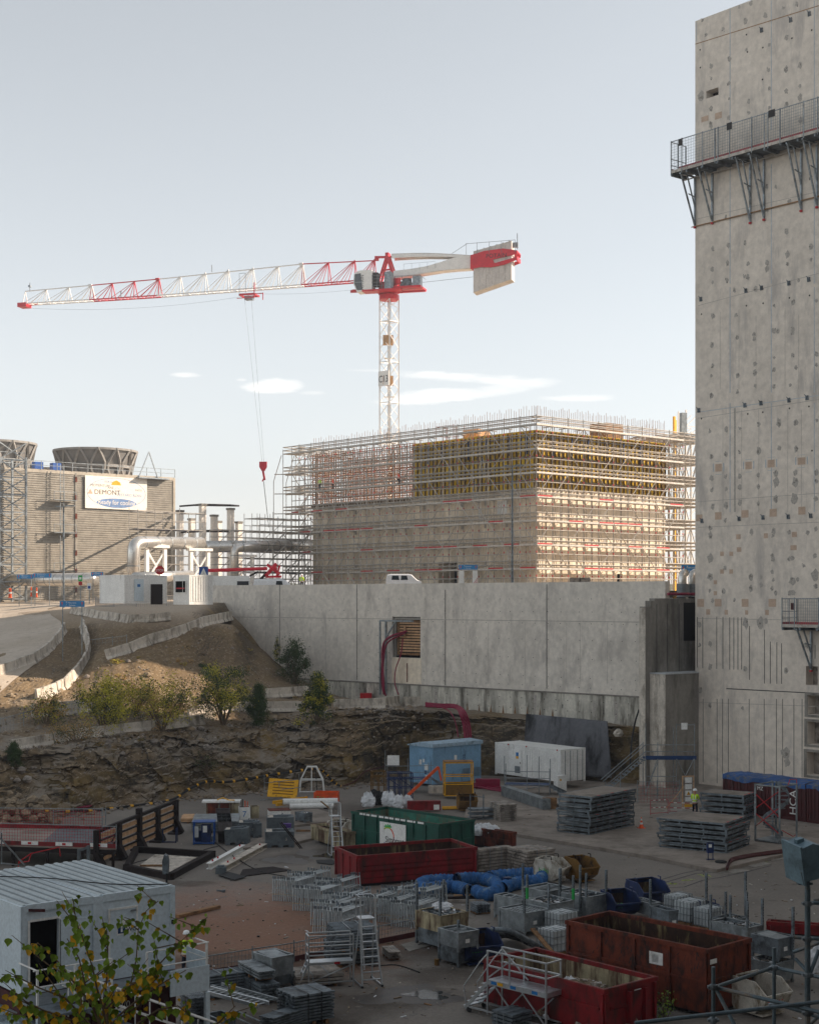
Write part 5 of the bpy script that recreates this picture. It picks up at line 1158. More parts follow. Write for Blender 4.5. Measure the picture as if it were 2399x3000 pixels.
def sack(label, loc, sx, sy, sz, seed, mat='bag_white', grp=None, cat='sack', name='rubble_sack'):
    r = random.Random(seed); s = MB(mat); V = []; n, m = 20, 9
    for j in range(m+1):
        v = j/m
        for i in range(n):
            a = 2*math.pi*i/n; rad = (math.sin(math.pi*min(1, .2+v*.78))**.4)/max(abs(math.cos(a)), abs(math.sin(a)))**.75*.86*(1+.10*math.sin(5*a+seed)+r.uniform(-.16,.16)); zz = v*sz*(1+.22*r.uniform(-1,1))
            V.append((math.cos(a)*sx*.5*max(rad,.02), math.sin(a)*sy*.5*max(rad,.02), zz))
    Fc = [(j*n+i, j*n+(i+1) % n, (j+1)*n+(i+1) % n, (j+1)*n+i) for j in range(m) for i in range(n)]+[tuple(range(m*n, m*n+n)), tuple(reversed(range(n)))]
    s.add(V, Fc); o = s.build(name, None, smooth=False, label=label, cat=cat, group=grp); o.location = loc; return o
for k, (x_, y_, nm) in enumerate(((1405,2420,'left one of three white sacks in the small rust skip'),(1425,2418,'middle one of three white sacks in the small rust skip'),(1445,2422,'right one of three white sacks in the small rust skip'))):
    sack(nm, P(x_, y_+10, 1.1)-Vector((0,0,.35)), 1.0, .9, .6, k+3, grp='white sacks in the small rust skip')
g, a, b = skip('large rust orange skip with torn white stickers, biggest of the skips', 2073, 2782, 2.5, 43, 2196, 1662, 'orange_skip', 'skip_inner', nr=(4, 1))
for (y_, z_, w_, h_) in ((b*.30,1.55,.62,.45),(b*.33,1.62,.3,.3)): MB('white').box(-.012-.0*y_, y_, z_, -.004, y_+w_, z_+h_).build('sticker', g)
MB('white').box(.05,-.08,1.95,.45,-.073,2.12).build('sticker', g)
rr = random.Random(9); s = MB('black')
for k in range(46):
    y0 = rr.uniform(.3, b-.3); z0 = rr.uniform(1.35, 2.2); L_ = rr.uniform(.05,.3); dy = rr.uniform(-.12,.12); s.face([(-.006,y0,z0),(-.006,y0+rr.uniform(.015,.05),z0),(-.006,y0+dy+.02,z0+L_),(-.006,y0+dy,z0+L_)])
s.build('scratches', g)
t = text('301950', .3, 'text_black', (.32,-.08,.4), (R_(90),R_(-90),0), g)
g, a, b = skip('bright red skip half filled with rubble and plastic, beside the aluminium steps', 1770, 2900, 1.75, 41, 1920, 1421, 'red_skip', 'skip_inner_pale', nr=(1, 1), mid=False)
s = MB('red_skip'); s.ext([(.3,-.003,.95),(a-.3,-.003,.95),(a-.3,-.05,1.02),(.3,-.05,1.02)], (0,0,.1)).ext([(a*.45,-.003,.2),(a*.7,-.003,.2),(a*.66,-.22,1.5),(a*.49,-.22,1.5)], (0,.0,.02)).box(a*.42,-.2,.2,a*.46,-.003,1.5).box(a*.72,-.2,.2,a*.76,-.003,1.5)
s.box(-.06,.2,1.0,-.003,b-.2,1.1).build('pressed_swage', g)
MB('white').box(a*.55,-.09,1.15,a*.68,-.075,1.5).build('sticker', g)
# rubble heap inside
def heap(name, label, par_loc, rot, w_, d_, h_, n, seed, mats=('stone','wood_grey','bag_white'), kind='stuff', size=(.06,.22)):
    r = random.Random(seed); s = MB(mats[0])
    for k in range(n):
        x, y = r.gauss(0, .33), r.gauss(0, .33)
        if abs(x) > 1 or abs(y) > 1: continue
        z = h_*max(0, 1-(x*x+y*y))*r.uniform(.5, 1); q = r.uniform(*size); s.mat(r.choices(mats, [6, 2, 1][:len(mats)])[0])
        M4 = Matrix.Translation((x*w_/2, y*d_/2, z)) @ Matrix.Rotation(r.uniform(0, 3), 4, 'Z') @ Matrix.Rotation(r.uniform(0, 3), 4, 'X')
        s.X = M4; s.box(-q*.6, -q*.45, -q*.3, q*.6, q*.45, q*.3); s.X = None
    o = s.build(name, None, label=label, kind=kind, cat='rubble'); o.location = par_loc; o.rotation_euler.z = rot; return o
c_ = g.location; ct = Vector((c_.x, c_.y, .3))+Vector((math.cos(R_(41))*a*.5-math.sin(R_(41))*b*.36, math.sin(R_(41))*a*.5+math.cos(R_(41))*b*.36, 0))
heap('rubble', 'heap of broken stone and scraps lying inside the bright red skip', ct, R_(41), a*1.2, b*.8, 1.1, 900, 4)
sack('crumpled clear plastic sack on the rubble in the bright red skip', ct+Vector((-.5,.3,.62)), .8,.7,.5, 9, grp=None)
sack('small white sack at the left of the rubble in the red skip', ct+Vector((-1.25,.9,.42)), .45,.45,.35, 12)
g, a, b = skip('low red trailer body with grey sides at the right edge of the yard', 2250, 2700, .62, -22, 2500, 2245, 'red_skip', 'galv_dark', nr=(3, 1), name='trailer_body', cat='trailer', z0=.5, mid=False)
g.rotation_euler.z = R_(-22)
# ---- tipping skips (wedge bins)
def tipper(label, px, py, w_, d_, h_, th, mat, txt=None, tmat='paint_green', grp='tipping skips', wheels=True, inner='skip_inner', num=None):
    p = P(px, py, 0); g = TH('tipping_skip', label, 'tipping skip', p, R_(th), grp)
    pr = [(0,.42),(d_*.28,.16),(d_*.86,.16),(d_,.5),(d_,h_*.80),(d_*.92,h_),(d_*.22,h_*.98),(-.18,h_*.66)]
    s = MB(mat)
    for x in (0, w_-.04): s.ext([(x,y,z) for y, z in pr], (.04,0,0))
    for (y0, z0), (y1, z1) in zip(pr[:5], pr[1:5]): s.face([(.04,y0,z0),(w_-.04,y0,z0),(w_-.04,y1,z1),(.04,y1,z1)])
    s.face([(.04,0,.42),(.04,-.18,h_*.66),(w_-.04,-.18,h_*.66),(w_-.04,0,.42)]); s.face([(.04,d_,h_*.8),(w_-.04,d_,h_*.8),(w_-.04,d_*.92,h_),(.04,d_*.92,h_)])
    s.mat(inner)
    for (y0, z0), (y1, z1) in zip(pr[:6], pr[1:6]): s.face([(.045,y0,z0+.03),(w_-.045,y0,z0+.03),(w_-.045,y1-.02,z1+.02),(.045,y1-.02,z1+.02)])
    s.build('body', g); s = MB(mat)
    for x in (-.03, w_-.03): s.bar((x+.03,-.18,h_*.66),(x+.03,d_*.22,h_*.98),.06).bar((x+.03,d_*.22,h_*.98),(x+.03,d_*.92,h_),.06)
    s.bar((0,-.18,h_*.66),(w_,-.18,h_*.66),.07).bar((0,d_*.92,h_),(w_,d_*.92,h_),.06).box(.1,.1,.08,w_-.1,d_-.1,.14); s.build('rim', g)
    s = MB('dark_rust' if mat in ('white_worn','ochre') else mat); s.path([(.08,d_*.35,h_),(.08,d_*.35,h_+.18),(.08,d_*.5,h_+.18)], .03, 5).path([(w_-.08,d_*.35,h_),(w_-.08,d_*.35,h_+.18),(w_-.08,d_*.5,h_+.18)], .03, 5).build('handle', g)
    if wheels:
        for x in (.12, w_-.2):
            for y in (d_*.3, d_*.8): 
                q = MB('rubber'); q.X = Matrix.Translation((x,y,.09)) @ Matrix.Rotation(R_(90),4,'Y'); q.lathe([(.09,0),(.09,.06)],10); q.build('wheel', g)
    if txt: text(txt, .32, tmat, (.12,-.10,.62), (R_(75),0,0), g)
    if num: text(num, .4, tmat, (-.006, d_*.8, .55), RL, g)
    return g
tipper('scuffed white tipping skip marked 14 in green, left of the stepladder', 955, 2462, 1.25, 1.35, 1.15, -30, 'white_worn', None, num='14')
tipper('white tipping skip with green writing beside the ochre one', 1640, 2594, 1.15, 1.5, 1.25, 62, 'white_worn', None, wheels=False, num='bibi')
tipper('rust ochre tipping skip leaning against the white one with green writing', 1700, 2592, 1.15, 1.5, 1.25, 30, 'ochre', wheels=False)
tipper('navy tipping skip marked L3 behind the big rust orange skip', 1800, 2700, 1.3, 1.5, 1.2, 20, 'navy', 'L3', wheels=False)
tipper('navy tipping skip farther right with raised handles', 1880, 2668, 1.5, 1.5, 1.25, 24, 'navy', None, wheels=False)
tipper('navy tipping skip marked Ke3 beside the stacked grey bins', 1372, 2838, 1.5, 1.4, 1.25, 24, 'navy', 'Ke3', wheels=False)
tipper('small navy tipping skip between the white tanks', 2060, 2716, 1.0, 1.0, .9, 24, 'navy', None, wheels=False)
tipper('dirty white tipping skip with red numbers behind the near scaffold tubes', 2235, 2992, 1.35, 1.6, 1.3, 35, 'white_worn', 'c3p 60', 'red', wheels=True)
tipper('yellow brown hopper skip right of the yellow lifting cage', 1345, 2380, 1.3, 1.1, 1.15, 8, 'ochre', None, wheels=False)
# big pale tub behind the white tipping skip
g, a, b = skip('wide rusty cream tub behind the white tipping skip marked 14', 1000, 2440, 1.1, 30, 1040, 915, 'skip_inner_pale', 'skip_inner', nr=(2, 1), name='rusty_tub', cat='tub', mid=False)
# ---- steel stillages (grey bins on legs)
def fill_tubes(g, a, b, z, seed, mat='galv', n=26):
    r = random.Random(seed); s = MB(mat)
    for k in range(n):
        y = r.uniform(.1, b-.1); dz = r.uniform(-.08,.06); s.bar((.1+r.uniform(0,.2),y,z+dz),(a-.1-r.uniform(0,.2),y+r.uniform(-.15,.15),z+dz+r.uniform(-.05,.05)), r.uniform(.04,.09), .04)
    s.build('stored_tubes', g)
def fill_plank(g, a, b, z, seed):
    s = MB('galv'); n = 5
    for i in range(n):
        x0 = .1+(a-.2)*i/n; s.box(x0,.15,z-.05,x0+(a-.2)/n-.03,b-.12,z+.02); s.mat('void')
        for k in range(7): s.box(x0+.08,.25+k*(b-.5)/7,z+.021,x0+.2,.33+k*(b-.5)/7,z+.024)
        s.mat('galv')
    s.build('perforated_boards', g)
def fill_frames(g, a, b, z, seed):
    s = MB('galv')
    for i in range(14): s.bar((.12+i*(a-.24)/14,.12,z),(.18+i*(a-.24)/14,b-.12,z+.05),.06)
    s.build('stored_frames', g)
def fill_junk(g, a, b, z, seed):
    r = random.Random(seed); s = MB('galv')
    for k in range(60):
        x, y = r.uniform(.12,a-.12), r.uniform(.12,b-.12); q = r.uniform(.08,.35); s.mat(r.choice(['galv','galv_dark','wood_grey','black','galv','bag_white'])); t = r.uniform(0,3.1)
        p = Vector((x,y,z+r.uniform(-.1,.06))); d = Vector((math.cos(t),math.sin(t),r.uniform(-.2,.2)))*q/2; p1, p2 = p-d, p+d
        for v in (p1, p2): v.x = min(max(v.x,.08),a-.08); v.y = min(max(v.y,.08),b-.08)
        s.bar(p1, p2, r.uniform(.03,.12), .04)
    s.build('stored_fittings', g)
def stillage(label, px, py, zt, th, xr, xl, h=.75, fill=None, posts=0, mat='galv', grp='grey steel storage bins', sticker=False, pcol=None, seed=1, base=None, name='steel_bin', size=None):
    o, a, b = fit(px, py, zt, th, xr, xl); zb = zt-h if base is None else base
    if size: a, b = size
    g = TH(name, label, 'bin', (o.x,o.y,zb), R_(th), grp)
    s = MB(mat); s.hollow(0,0,.14,a,b,h,.035,'galv_dark'); 
    for x in (-.012, a+.0): s.box(x, .0, h-.07, x+.012, b, h-.005)
    s.build('body', g)
    s = MB(mat); s.box(-.03,-.03,h,a+.03,.05,h+.03).box(-.03,b-.05,h,a+.03,b+.03,h+.03).box(-.03,.05,h,.05,b-.05,h+.03).box(a-.05,.05,h,a+.03,b-.05,h+.03).build('rim', g)
    for i, (x, y) in enumerate(((-.02,-.02),(a-.07,-.02),(-.02,b-.07),(a-.07,b-.07))):
        s = MB(mat); s.ext([(x-.005,y-.005,0),(x+.16 if x < .1 else x-.06,y-.005,.13),(x+.095,y-.005,h-.01) if x > .1 else (x-.005,y-.005,h-.01)], (0,.1,0)); s.box(x,y,0,x+.09,y+.09,.135).build('leg', g)
        if posts & (1 << i):
            s = MB('galv_dark'); s.box(x,y,h+.031,x+.09,y+.09,h+1.15); s.mat('void')
            for k in range(8): s.box(x+.03,y-.004,h+.15+k*.12,x+.06,y-.001,h+.19+k*.12)
            if pcol: s.mat(pcol).box(x-.006,y-.006,h+.04,x+.096,y+.096,h+.55)
            s.build('corner_post', g)
    if fill: fill(g, a, b, h-.04, seed)
    if sticker: MB('white').box(a*.35,-.012,h*.42,a*.35+.22,-.003,h*.42+.16).build('label_plate', g)
    return g
# front pair (each two tiers)
stillage('upper grey bin of the left stack, heaped with fittings and a white sack', 1290, 2687, 1.62, 38, 1372, 1219, .82, fill_junk, 15, 'skip_inner_pale', seed=3)
stillage('lower grey bin under the one heaped with fittings', 1290, 2687+44, .8, 38, 1372, 1219, .8, None, 0, 'galv_dark')
sack('torn white sack lying on the heaped upper grey bin', P(1290,2668,1.6)+Vector((.1,.7,-.12)), 1.0,.8,.32, 5)
stillage('upper grey bin of the near stack, filled with flat steel bars', 1343, 2737, 1.55, 38, 1402, 1285, .75, fill_tubes, 0, 'galv', sticker=True, seed=5)
stillage('lower empty grey bin of the near stack with arched legs', 1343, 2780, .78, 38, 1402, 1285, .78, None, 1, 'galv_dark', sticker=True)
# middle cluster
stillage('wide grey bin left in the cluster behind the white tanks', 1528, 2640, 1.1, 40, 1560, 1449, 1.05, fill_tubes, 0, 'galv', seed=7)
stillage('grey bin heaped with black scrap in the middle of the cluster', 1612, 2652, 1.15, 40, 1682, 1542, 1.05, fill_junk, 6, 'galv', pcol='paint_green', seed=8)
stillage('grey bin topped with perforated walkway boards', 1536, 2679, 1.05, 40, 1610, 1462, .95, fill_plank, 3, 'galv', sticker=True, seed=9)
stillage('far grey bin with an open top next to the blue ducting', 1600, 2615, 1.1, 40, 1672, 1530, 1.0, fill_tubes, 4, 'galv', seed=10)
stillage('far right grey bin of the cluster with fittings and rubble', 1718, 2632, 1.1, 40, 1778, 1640, 1.0, fill_junk, 15, 'galv', seed=11)
stillage('grey waste bin between the navy tipping skips and the white tanks', 1960, 2672, 1.0, 30, 1986, 1905, 1.0, None, 0, 'galv_dark', sticker=True)
stillage('long grey bin with white cut pieces right of the rust orange skip', 2190, 2722, .95, 40, 2236, 2080, .8, fill_junk, 15, 'galv', pcol=None, seed=14)
stillage('upper dark grey bin near the trailer, full of steel frames', 2280, 2755, 1.75, 40, 2326, 2202, .85, fill_frames, 2, 'galv_dark', sticker=True, seed=15)
stillage('lower grey bin right of the orange skip, full of couplers', 2270, 2828, .85, 40, 2325, 2190, .85, fill_junk, 2, 'galv', seed=16)
stillage('upper grey bin beside the mesh fence, holding short tubes', 797, 2810, 1.4, 40, 860, 741, .85, fill_frames, 0, 'galv', seed=17, grp='pair of grey bins by the mesh fence')
stillage('lower grey bin beside the mesh fence under the one with short tubes', 800, 2860, .55, 40, 862, 745, .55, None, 0, 'galv_dark', grp='pair of grey bins by the mesh fence')
stillage('small blue grey mesh bin right of the white pipe', 893, 2385, .75, 40, 915, 866, .65, fill_junk, 0, 'galv_dark', seed=18)
for i, (px, py, c_) in enumerate(((2070,2705,None),(2185,2700,None),(1640,2690,None),(1700,2700,None))):
    p = P(px, py, .0); g = TH('steel_post', ['perforated grey post behind the rust skip near the white tanks','perforated grey post beside the trailer body','perforated post beside the near grey bin cluster','second perforated post right of the near grey bin cluster'][i], 'post', p, R_(40)); s = MB('galv_dark'); s.box(0,0,0,.09,.09,2.3); s.mat('void')
    for k in range(14): s.box(.03,-.003,.2+k*.14,.06,-.001,.25+k*.14)
    s.build('shaft', g); MB('galv_dark').box(-.1,-.1,0,.2,.2,.02).build('foot_plate', g)
# white water tanks in cages
def tote(label, px, py, th=40, sc=1.0, z0=0):
    p = P(px, py, z0); g = TH('caged_tank', label, 'tank', p, R_(th), 'white plastic tanks in wire cages'); s = MB('plastic_white')
    s.box(.04,.04,.16,1.16*sc,.96*sc,1.05*sc).lathe([(.12,1.05*sc),(.12,1.1*sc)],10,(.6*sc,.5*sc,0)).build('tank', g); s = MB('galv')
    for i in range(6):
        x = i*1.2*sc/5; y = i*1.0*sc/5
        s.bar((x,0,.14),(x,0,1.1*sc),.022).bar((x,1.0*sc,.14),(x,1.0*sc,1.1*sc),.022).bar((0,y,.14),(0,y,1.1*sc),.022).bar((1.2*sc,y,.14),(1.2*sc,y,1.1*sc),.022).bar((x,0,1.1*sc),(x,1.0*sc,1.1*sc),.018)
    for z in (.2,.5,.8,1.1*sc): s.bar((0,0,z),(1.2*sc,0,z),.022).bar((0,0,z),(0,1.0*sc,z),.022).bar((1.2*sc,0,z),(1.2*sc,1.0*sc,z),.022)
    s.build('cage', g); MB('wood').box(0,0,0,1.2*sc,1.0*sc,.13).build('pallet', g)
tote('white caged water tank between the black hoses and the rust skip', 1622, 2806); tote('white caged tank just behind the nearer one', 1640, 2752)
tote('white caged tank behind the rust skip, next to the grey waste bin', 2022, 2716); tote('white caged tank farther right behind the rust orange skip', 2075, 2730, sc=.9); tote('farthest white caged tank behind the grey waste bin', 1985, 2690, sc=.9)
# ================================================================ barriers, bushes, rock, cables on the slopes
def barrier_proto(L_=2.0, h=.95):
    s = MB('barrier'); pr = [(-.28,0),(-.28,.08),(-.14,.32),(-.09,h),(.09,h),(.14,.32),(.28,.08),(.28,0)]
    s.ext([(.05,y,z) for y, z in pr], (L_-.10,0,0)).mat('joint').box(L_*.25,-.16,.0,L_*.25+.25,-.13,.1); return s
def barrier_row(desc, pts, L_=2.0, h=.95, grp=None, jit=.04, seed=1):
    """pts: photo pixels of the foot of the row, left to right or along the line"""
    r = random.Random(seed); W = [on(x, y) if len_ == 2 else None for (x, y), len_ in ((p, 2) for p in pts)]
    seg = [0.0]
    for a, b in zip(W, W[1:]): seg.append(seg[-1]+(b-a).length)
    def at(d):
        for i in range(len(W)-1):
            if d <= seg[i+1] or i == len(W)-2:
                t = (d-seg[i])/max(1e-6, seg[i+1]-seg[i]); return W[i].lerp(W[i+1], t)
    n = max(1, int(round(seg[-1]/L_))); L2 = seg[-1]/n; proto = barrier_proto(L2, h); me = None
    for i in range(n):
        a, b = at(i*L2), at((i+1)*L2); d = b-a
        if me is None: o = proto.build('concrete_barrier'); me = o.data
        else: o = bpy.data.objects.new('concrete_barrier', me); C.objects.link(o)
        lab = '%s block %s' % (ORD[i], desc) if n > 1 else 'single block ' + desc
        props(o, lab, 'barrier', grp or 'concrete barriers along the paths')
        m = Matrix.Translation(a-Vector((0,0,.06-r.uniform(-.04,.04)))); yaw = math.atan2(d.y, d.x)+r.uniform(-jit, jit); pit = -math.atan2(d.z, math.hypot(d.x, d.y))
        o.matrix_world = m @ Matrix.Rotation(yaw, 4, 'Z') @ Matrix.Rotation(pit, 4, 'Y'); 
barrier_row('from the left in the pale barrier row beside the road bend', [(-40,1998),(0,1980),(50,1962),(110,1938),(150,1905),(172,1878),(190,1850)], 1.9, 1.0)
barrier_row('from the top in the snaking barrier row between road and path', [(240,1838),(252,1868),(262,1900),(257,1930),(240,1965),(205,2005),(180,2025),(140,2042),(108,2052)], 1.7, 1.0, seed=2)
barrier_row('from the left in the row climbing the brown embankment', [(313,1932),(375,1915),(425,1892),(462,1880),(530,1862),(580,1840),(625,1828),(676,1816)], 2.3, .95, seed=3)
barrier_row('from the left in the row below the white cabins', [(210,1795),(265,1806),(320,1816),(385,1825),(440,1823),(502,1816)], 2.2, .8, seed=4)
barrier_row('from the left in the low shaded row at the rock edge', [(36,2200),(112,2188),(265,2162)], 4.0, .85, seed=5)
barrier_row('from the left in the long low row under the bushes', [(268,2160),(430,2142),(595,2120)], 5.0, .8, seed=6)
barrier_row('from the left in the pale row on the bench behind the bushes', [(92,2102),(240,2083),(345,2078)], 5.5, 1.1, seed=7)
barrier_row('from the left in the grey row right of the bushes', [(550,2098),(700,2085),(885,2082)], 5.0, .9, seed=8)
barrier_row('with a yellow foot standing on the bench by the round bush', [(780,2045),(903,2036)], 5.2, .9, seed=9)
barrier_row('from the left in the grey row in front of the wall footing', [(978,2080),(1085,2078),(1172,2068)], 4.2, .95, seed=10)
barrier_row('beside the crimson hoses on the bench', [(1180,2070),(1242,2069)], 2.6, .95, seed=11)
# ---- bushes
def bush(label, px, py, hpx, wpx, mats, n, seed, kind='round', leaf=.13, name='bush', cat='bush', D=None, loc=None):
    r = random.Random(seed); b = loc or (on(px, py) if D is None else PD(px, py, D)); k = b.y/F; h = hpx*k*1.12; w_ = wpx*k/2*1.15; n = int(n*1.5)
    g = TH(name, label, cat, b-Vector((0,0,.15)), 0); s = MB('bark'); tips = []
    nb = 9 if kind != 'pine' else 5
    for i in range(nb):
        a = r.uniform(0, 6.3); q = r.uniform(.2, 1); e = Vector((math.cos(a)*w_*q*.8, math.sin(a)*w_*q*.8, h*r.uniform(.5, .95)*(1-.35*q)))
        m = e*.5+Vector((r.uniform(-.15,.15), r.uniform(-.15,.15), h*.08)); s.path([(0,0,0), m, e], [.05*h/3, .03*h/3, .01], 5); tips += [m, e, e*.75+m*.25]
        for _ in range(3):
            f = e.lerp(m, r.random())+Vector((r.uniform(-1,1)*w_*.4, r.uniform(-1,1)*w_*.4, r.uniform(-.1,.3)*h*.5)); s.path([e.lerp(m, .5), f], [.018, .006], 4); tips.append(f)
    s.build('stem', g); s = MB(mats[0]); cl = []
    for i in range(46 if kind != 'pine' else 60):
        if kind == 'pine': z = r.uniform(.05, 1); rad = w_*(1-z)**.7*(.9+.2*math.sin(i)); a = r.uniform(0, 6.3); c = Vector((math.cos(a)*rad*r.uniform(.2,1), math.sin(a)*rad*r.uniform(.2,1), z*h)); cl.append((c, w_*.24))
        elif kind == 'cone': z = r.uniform(.02, 1); rad = w_*(1-z*.75); a = r.uniform(0, 6.3); c = Vector((math.cos(a)*rad*r.random(), math.sin(a)*rad*r.random(), z*h)); cl.append((c, w_*.26))
        else:
            u = r.uniform(-1, 1); a = r.uniform(0, 6.3); q = (1-u*u)**.5; rr_ = r.uniform(.45, 1); c = Vector((math.cos(a)*q*w_*rr_, math.sin(a)*q*w_*rr_, h*.52+u*h*.46*rr_)); cl.append((c, min(w_, h)*r.uniform(.16,.30)))
    cl += [(t, w_*.16) for t in tips]
    wts = [r.choice(mats) for _ in cl]
    for i in range(n):
        j = r.randrange(len(cl)); c, cr = cl[j]; p = c+Vector((r.gauss(0,1), r.gauss(0,1), r.gauss(0,1)))*cr*.55
        if p.z < .02: p.z = abs(p.z)
        s.mat(wts[j] if r.random() < .8 else r.choice(mats)); d = Vector((r.gauss(0,1), r.gauss(0,1), r.gauss(0,1))); d.normalize(); e = d.orthogonal().normalized(); q = leaf*r.uniform(.5,1.1)
        if kind in ('pine',): s.add([p-e*q*.18, p+e*q*.18, p+e*.1*q+d*q*1.6+Vector((0,0,q*.6))], [(0,1,2)])
        else: s.add([p-d*q*.6, p+e*q*.4, p+d*q*.6, p-e*q*.4], [(0,1,2,3)])
    s.build('foliage', g); return g
bush('tall olive green bush in the sun, second big one from the left', 305, 2145, 165, 165, ['leaf_olive','leaf_dark','leaf_olive'], 5200, 1)
bush('thin yellowing bush at the far left of the sunny row', 135, 2125, 95, 120, ['leaf_olive','leaf_brown','leaf_dark'], 1900, 2)
bush('yellow green birch like bush in the middle of the row', 475, 2145, 165, 180, ['leaf_olive','leaf_dark','leaf_brown','leaf_olive'], 4300, 3)
bush('brown dry bush behind the yellow green ones', 400, 2100, 120, 150, ['leaf_brown','leaf_brown','leaf_olive'], 1700, 4)
bush('big dark green bush with light top leaves on the bench', 655, 2130, 185, 165, ['leaf_dark','leaf_dark','leaf_olive'], 6500, 5)
bush('small dark pine between the big dark bush and the round pine', 758, 2125, 105, 85, ['pine','leaf_dark'], 4200, 6, 'pine', .16)
bush('bright green pointed pine shrub at the rock lip', 930, 2118, 130, 100, ['pine','leaf_olive','pine'], 6500, 7, 'cone', .13)
bush('tall loose bush growing against the concrete retaining wall', 862, 2005, 120, 110, ['leaf_dark','pine'], 3600, 8, 'cone', .14)
bush('slim leafy shoots rising left of the bush by the wall', 815, 1950, 80, 40, ['leaf_dark','leaf_olive'], 500, 9, 'cone', .14)
bush('low reddish brown undergrowth below the sunny bushes', 225, 2175, 75, 170, ['leaf_brown','leaf_dark'], 1500, 10, 'round', .1)
bush('small dark pine at the far left below the low barriers', 40, 2243, 60, 65, ['pine','leaf_dark'], 2600, 11, 'pine', .13)
bush('dull bare shrub hanging on the middle of the rock face', 605, 2270, 75, 80, ['dark_rust','leaf_dark','bark'], 900, 12, 'round', .09)
bush('tiny green tuft on the brown embankment', 590, 1955, 14, 24, ['leaf_dark'], 260, 13, 'round', .1)
bush('small dry tuft under the left end of the climbing barriers', 345, 1945, 18, 40, ['leaf_brown','leaf_olive'], 260, 14, 'round', .1)
# ---- loose stones on the slope (uncountable) and the boulders at the left
def rock(mb, p, r0, r):
    n = 7; V = []
    for j, (zz, rr_) in enumerate(((-.5,.6),(.0,1.0),(.45,.75),(.75,.3))):
        for i in range(n): a = 2*math.pi*i/n+j*.3; q = r0*rr_*r.uniform(.75,1.15); V.append(p+Vector((math.cos(a)*q, math.sin(a)*q*r.uniform(.8,1), zz*r0*r.uniform(.8,1.1))))
    mb.add(V, [(j*n+i, j*n+(i+1)%n, (j+1)*n+(i+1)%n, (j+1)*n+i) for j in range(3) for i in range(n)]+[tuple(range(3*n,4*n)), tuple(reversed(range(n)))])
r = random.Random(31); s = MB('stone')
for k in range(2600):
    px = r.uniform(-100, 1240); f = feat(px); D = r.uniform(f[2][0]-1, f[5][0]) if r.random() < .75 else r.uniform(f[1][0], f[3][0]); s.mat(r.choice(['stone','stone','wood_grey','slab']))
    p = Vector(((px-CX)/F*D, D, tz(px, D)+.03)); rock(s, p, r.uniform(.04,.14) if r.random() < .96 else r.uniform(.2,.4), r)
s.build('loose_stones', kind='stuff', label='loose stones scattered over the slope', cat='stones')
s = MB('stone')
for k in range(500):
    px = r.uniform(-150, 1200); f = feat(px); D = f[0][0]-abs(r.gauss(0, .9)); p = Vector(((px-CX)/F*D, D, .05)); s.mat(r.choice(['stone','slab'])); rock(s, p, r.uniform(.05,.2), r)
s.build('fallen_stones', kind='stuff', label='small stones fallen at the foot of the rock', cat='stones')
bl = [(130,2352,.62),(95,2348,.52),(112,2372,.45),(60,2362,.48),(30,2372,.5),(5,2385,.5),(75,2385,.42),(20,2400,.4),(48,2402,.4),(100,2400,.35),(-20,2370,.6),(10,2425,.55),(60,2425,.4),(-10,2440,.4),(85,2425,.3),(120,2392,.28),(28,2352,.35)]
for i, (px, py, q) in enumerate(bl):
    s = MB('stone'); rock(s, Vector((0,0,0)), q, r); D = 99.5-(py-2352)*.03; zz = H-(py-HY)*D/F; zz = max(zz, .2)
    o = s.build('boulder', None, label='pale limestone boulder, %s in the heap at the left rock foot' % (ORD[i] if i < 18 else ''), cat='boulder', group='boulders heaped at the left'); o.location = ((px-CX)/F*D, D, zz)
s = MB('stone')
for k in range(260):
    px = r.uniform(-120, 175); D = 101-abs(r.gauss(0,1.1)); zt = 2.2*max(0, 1-abs(px-30)/170)*r.random(); p = Vector(((px-CX)/F*D, D, zt)); rock(s, p, r.uniform(.1,.3), r)
s.build('rubble_heap', kind='stuff', label='heap of small rubble round the pale boulders', cat='rubble')
g_ = MB('barrier'); rock(g_, Vector((0,0,0)), .5, r); o = g_.build('boulder', None, label='pale rock lump set in the brown rock beside the wall pillar', cat='boulder'); o.location = PD(1812, 2150, 121.6)
# ---- long black cable with yellow clips draped along the rock
def line3(name, label, cat, pts, rad, mat, clip=None, grp=None, n=6, sub=6):
    P_ = [Vector(p) for p in pts]; o_ = []
    for i in range(len(P_)-1):
        p0, p1, p2, p3 = P_[max(i-1,0)], P_[i], P_[i+1], P_[min(i+2,len(P_)-1)]
        for k in range(sub):
            t = k/sub; o_.append(.5*((2*p1)+(p2-p0)*t+(2*p0-5*p1+4*p2-p3)*t*t+(-p0+3*p1-3*p2+p3)*t**3))
    o_.append(P_[-1]); g = TH(name, label, cat, o_[0], 0, grp); s = MB(mat); s.path([p-o_[0] for p in o_], rad, n); s.build('sheath', g, smooth=True)
    if clip:
        i = 2
        while i < len(o_)-1: q = MB(clip); q.tube(o_[i]-o_[0], o_[i].lerp(o_[i+1], .5)-o_[0], rad*1.35, 6); q.build('clip', g); i += 3
    return g
cab = [(0,2392),(60,2375),(150,2378),(280,2375),(400,2360),(500,2345),(560,2310),(610,2290),(660,2292),(730,2283),(790,2272),(860,2261),(920,2254),(950,2262),(975,2290),(1000,2305)]
line3('power_cable', 'thick black cable with yellow clips draped along the rock face', 'cable', [PD(x, y, feat(x)[0][0]-.9) for x, y in cab], .085, 'rubber', 'yellow')
line3('power_cable', 'thin red cable sagging from the black one towards the yellow frames', 'cable', [PD(x, y, feat(x)[0][0]-.9) for x, y in ((1000,2305),(1040,2290),(1070,2262),(1130,2245))], .05, 'maroon')
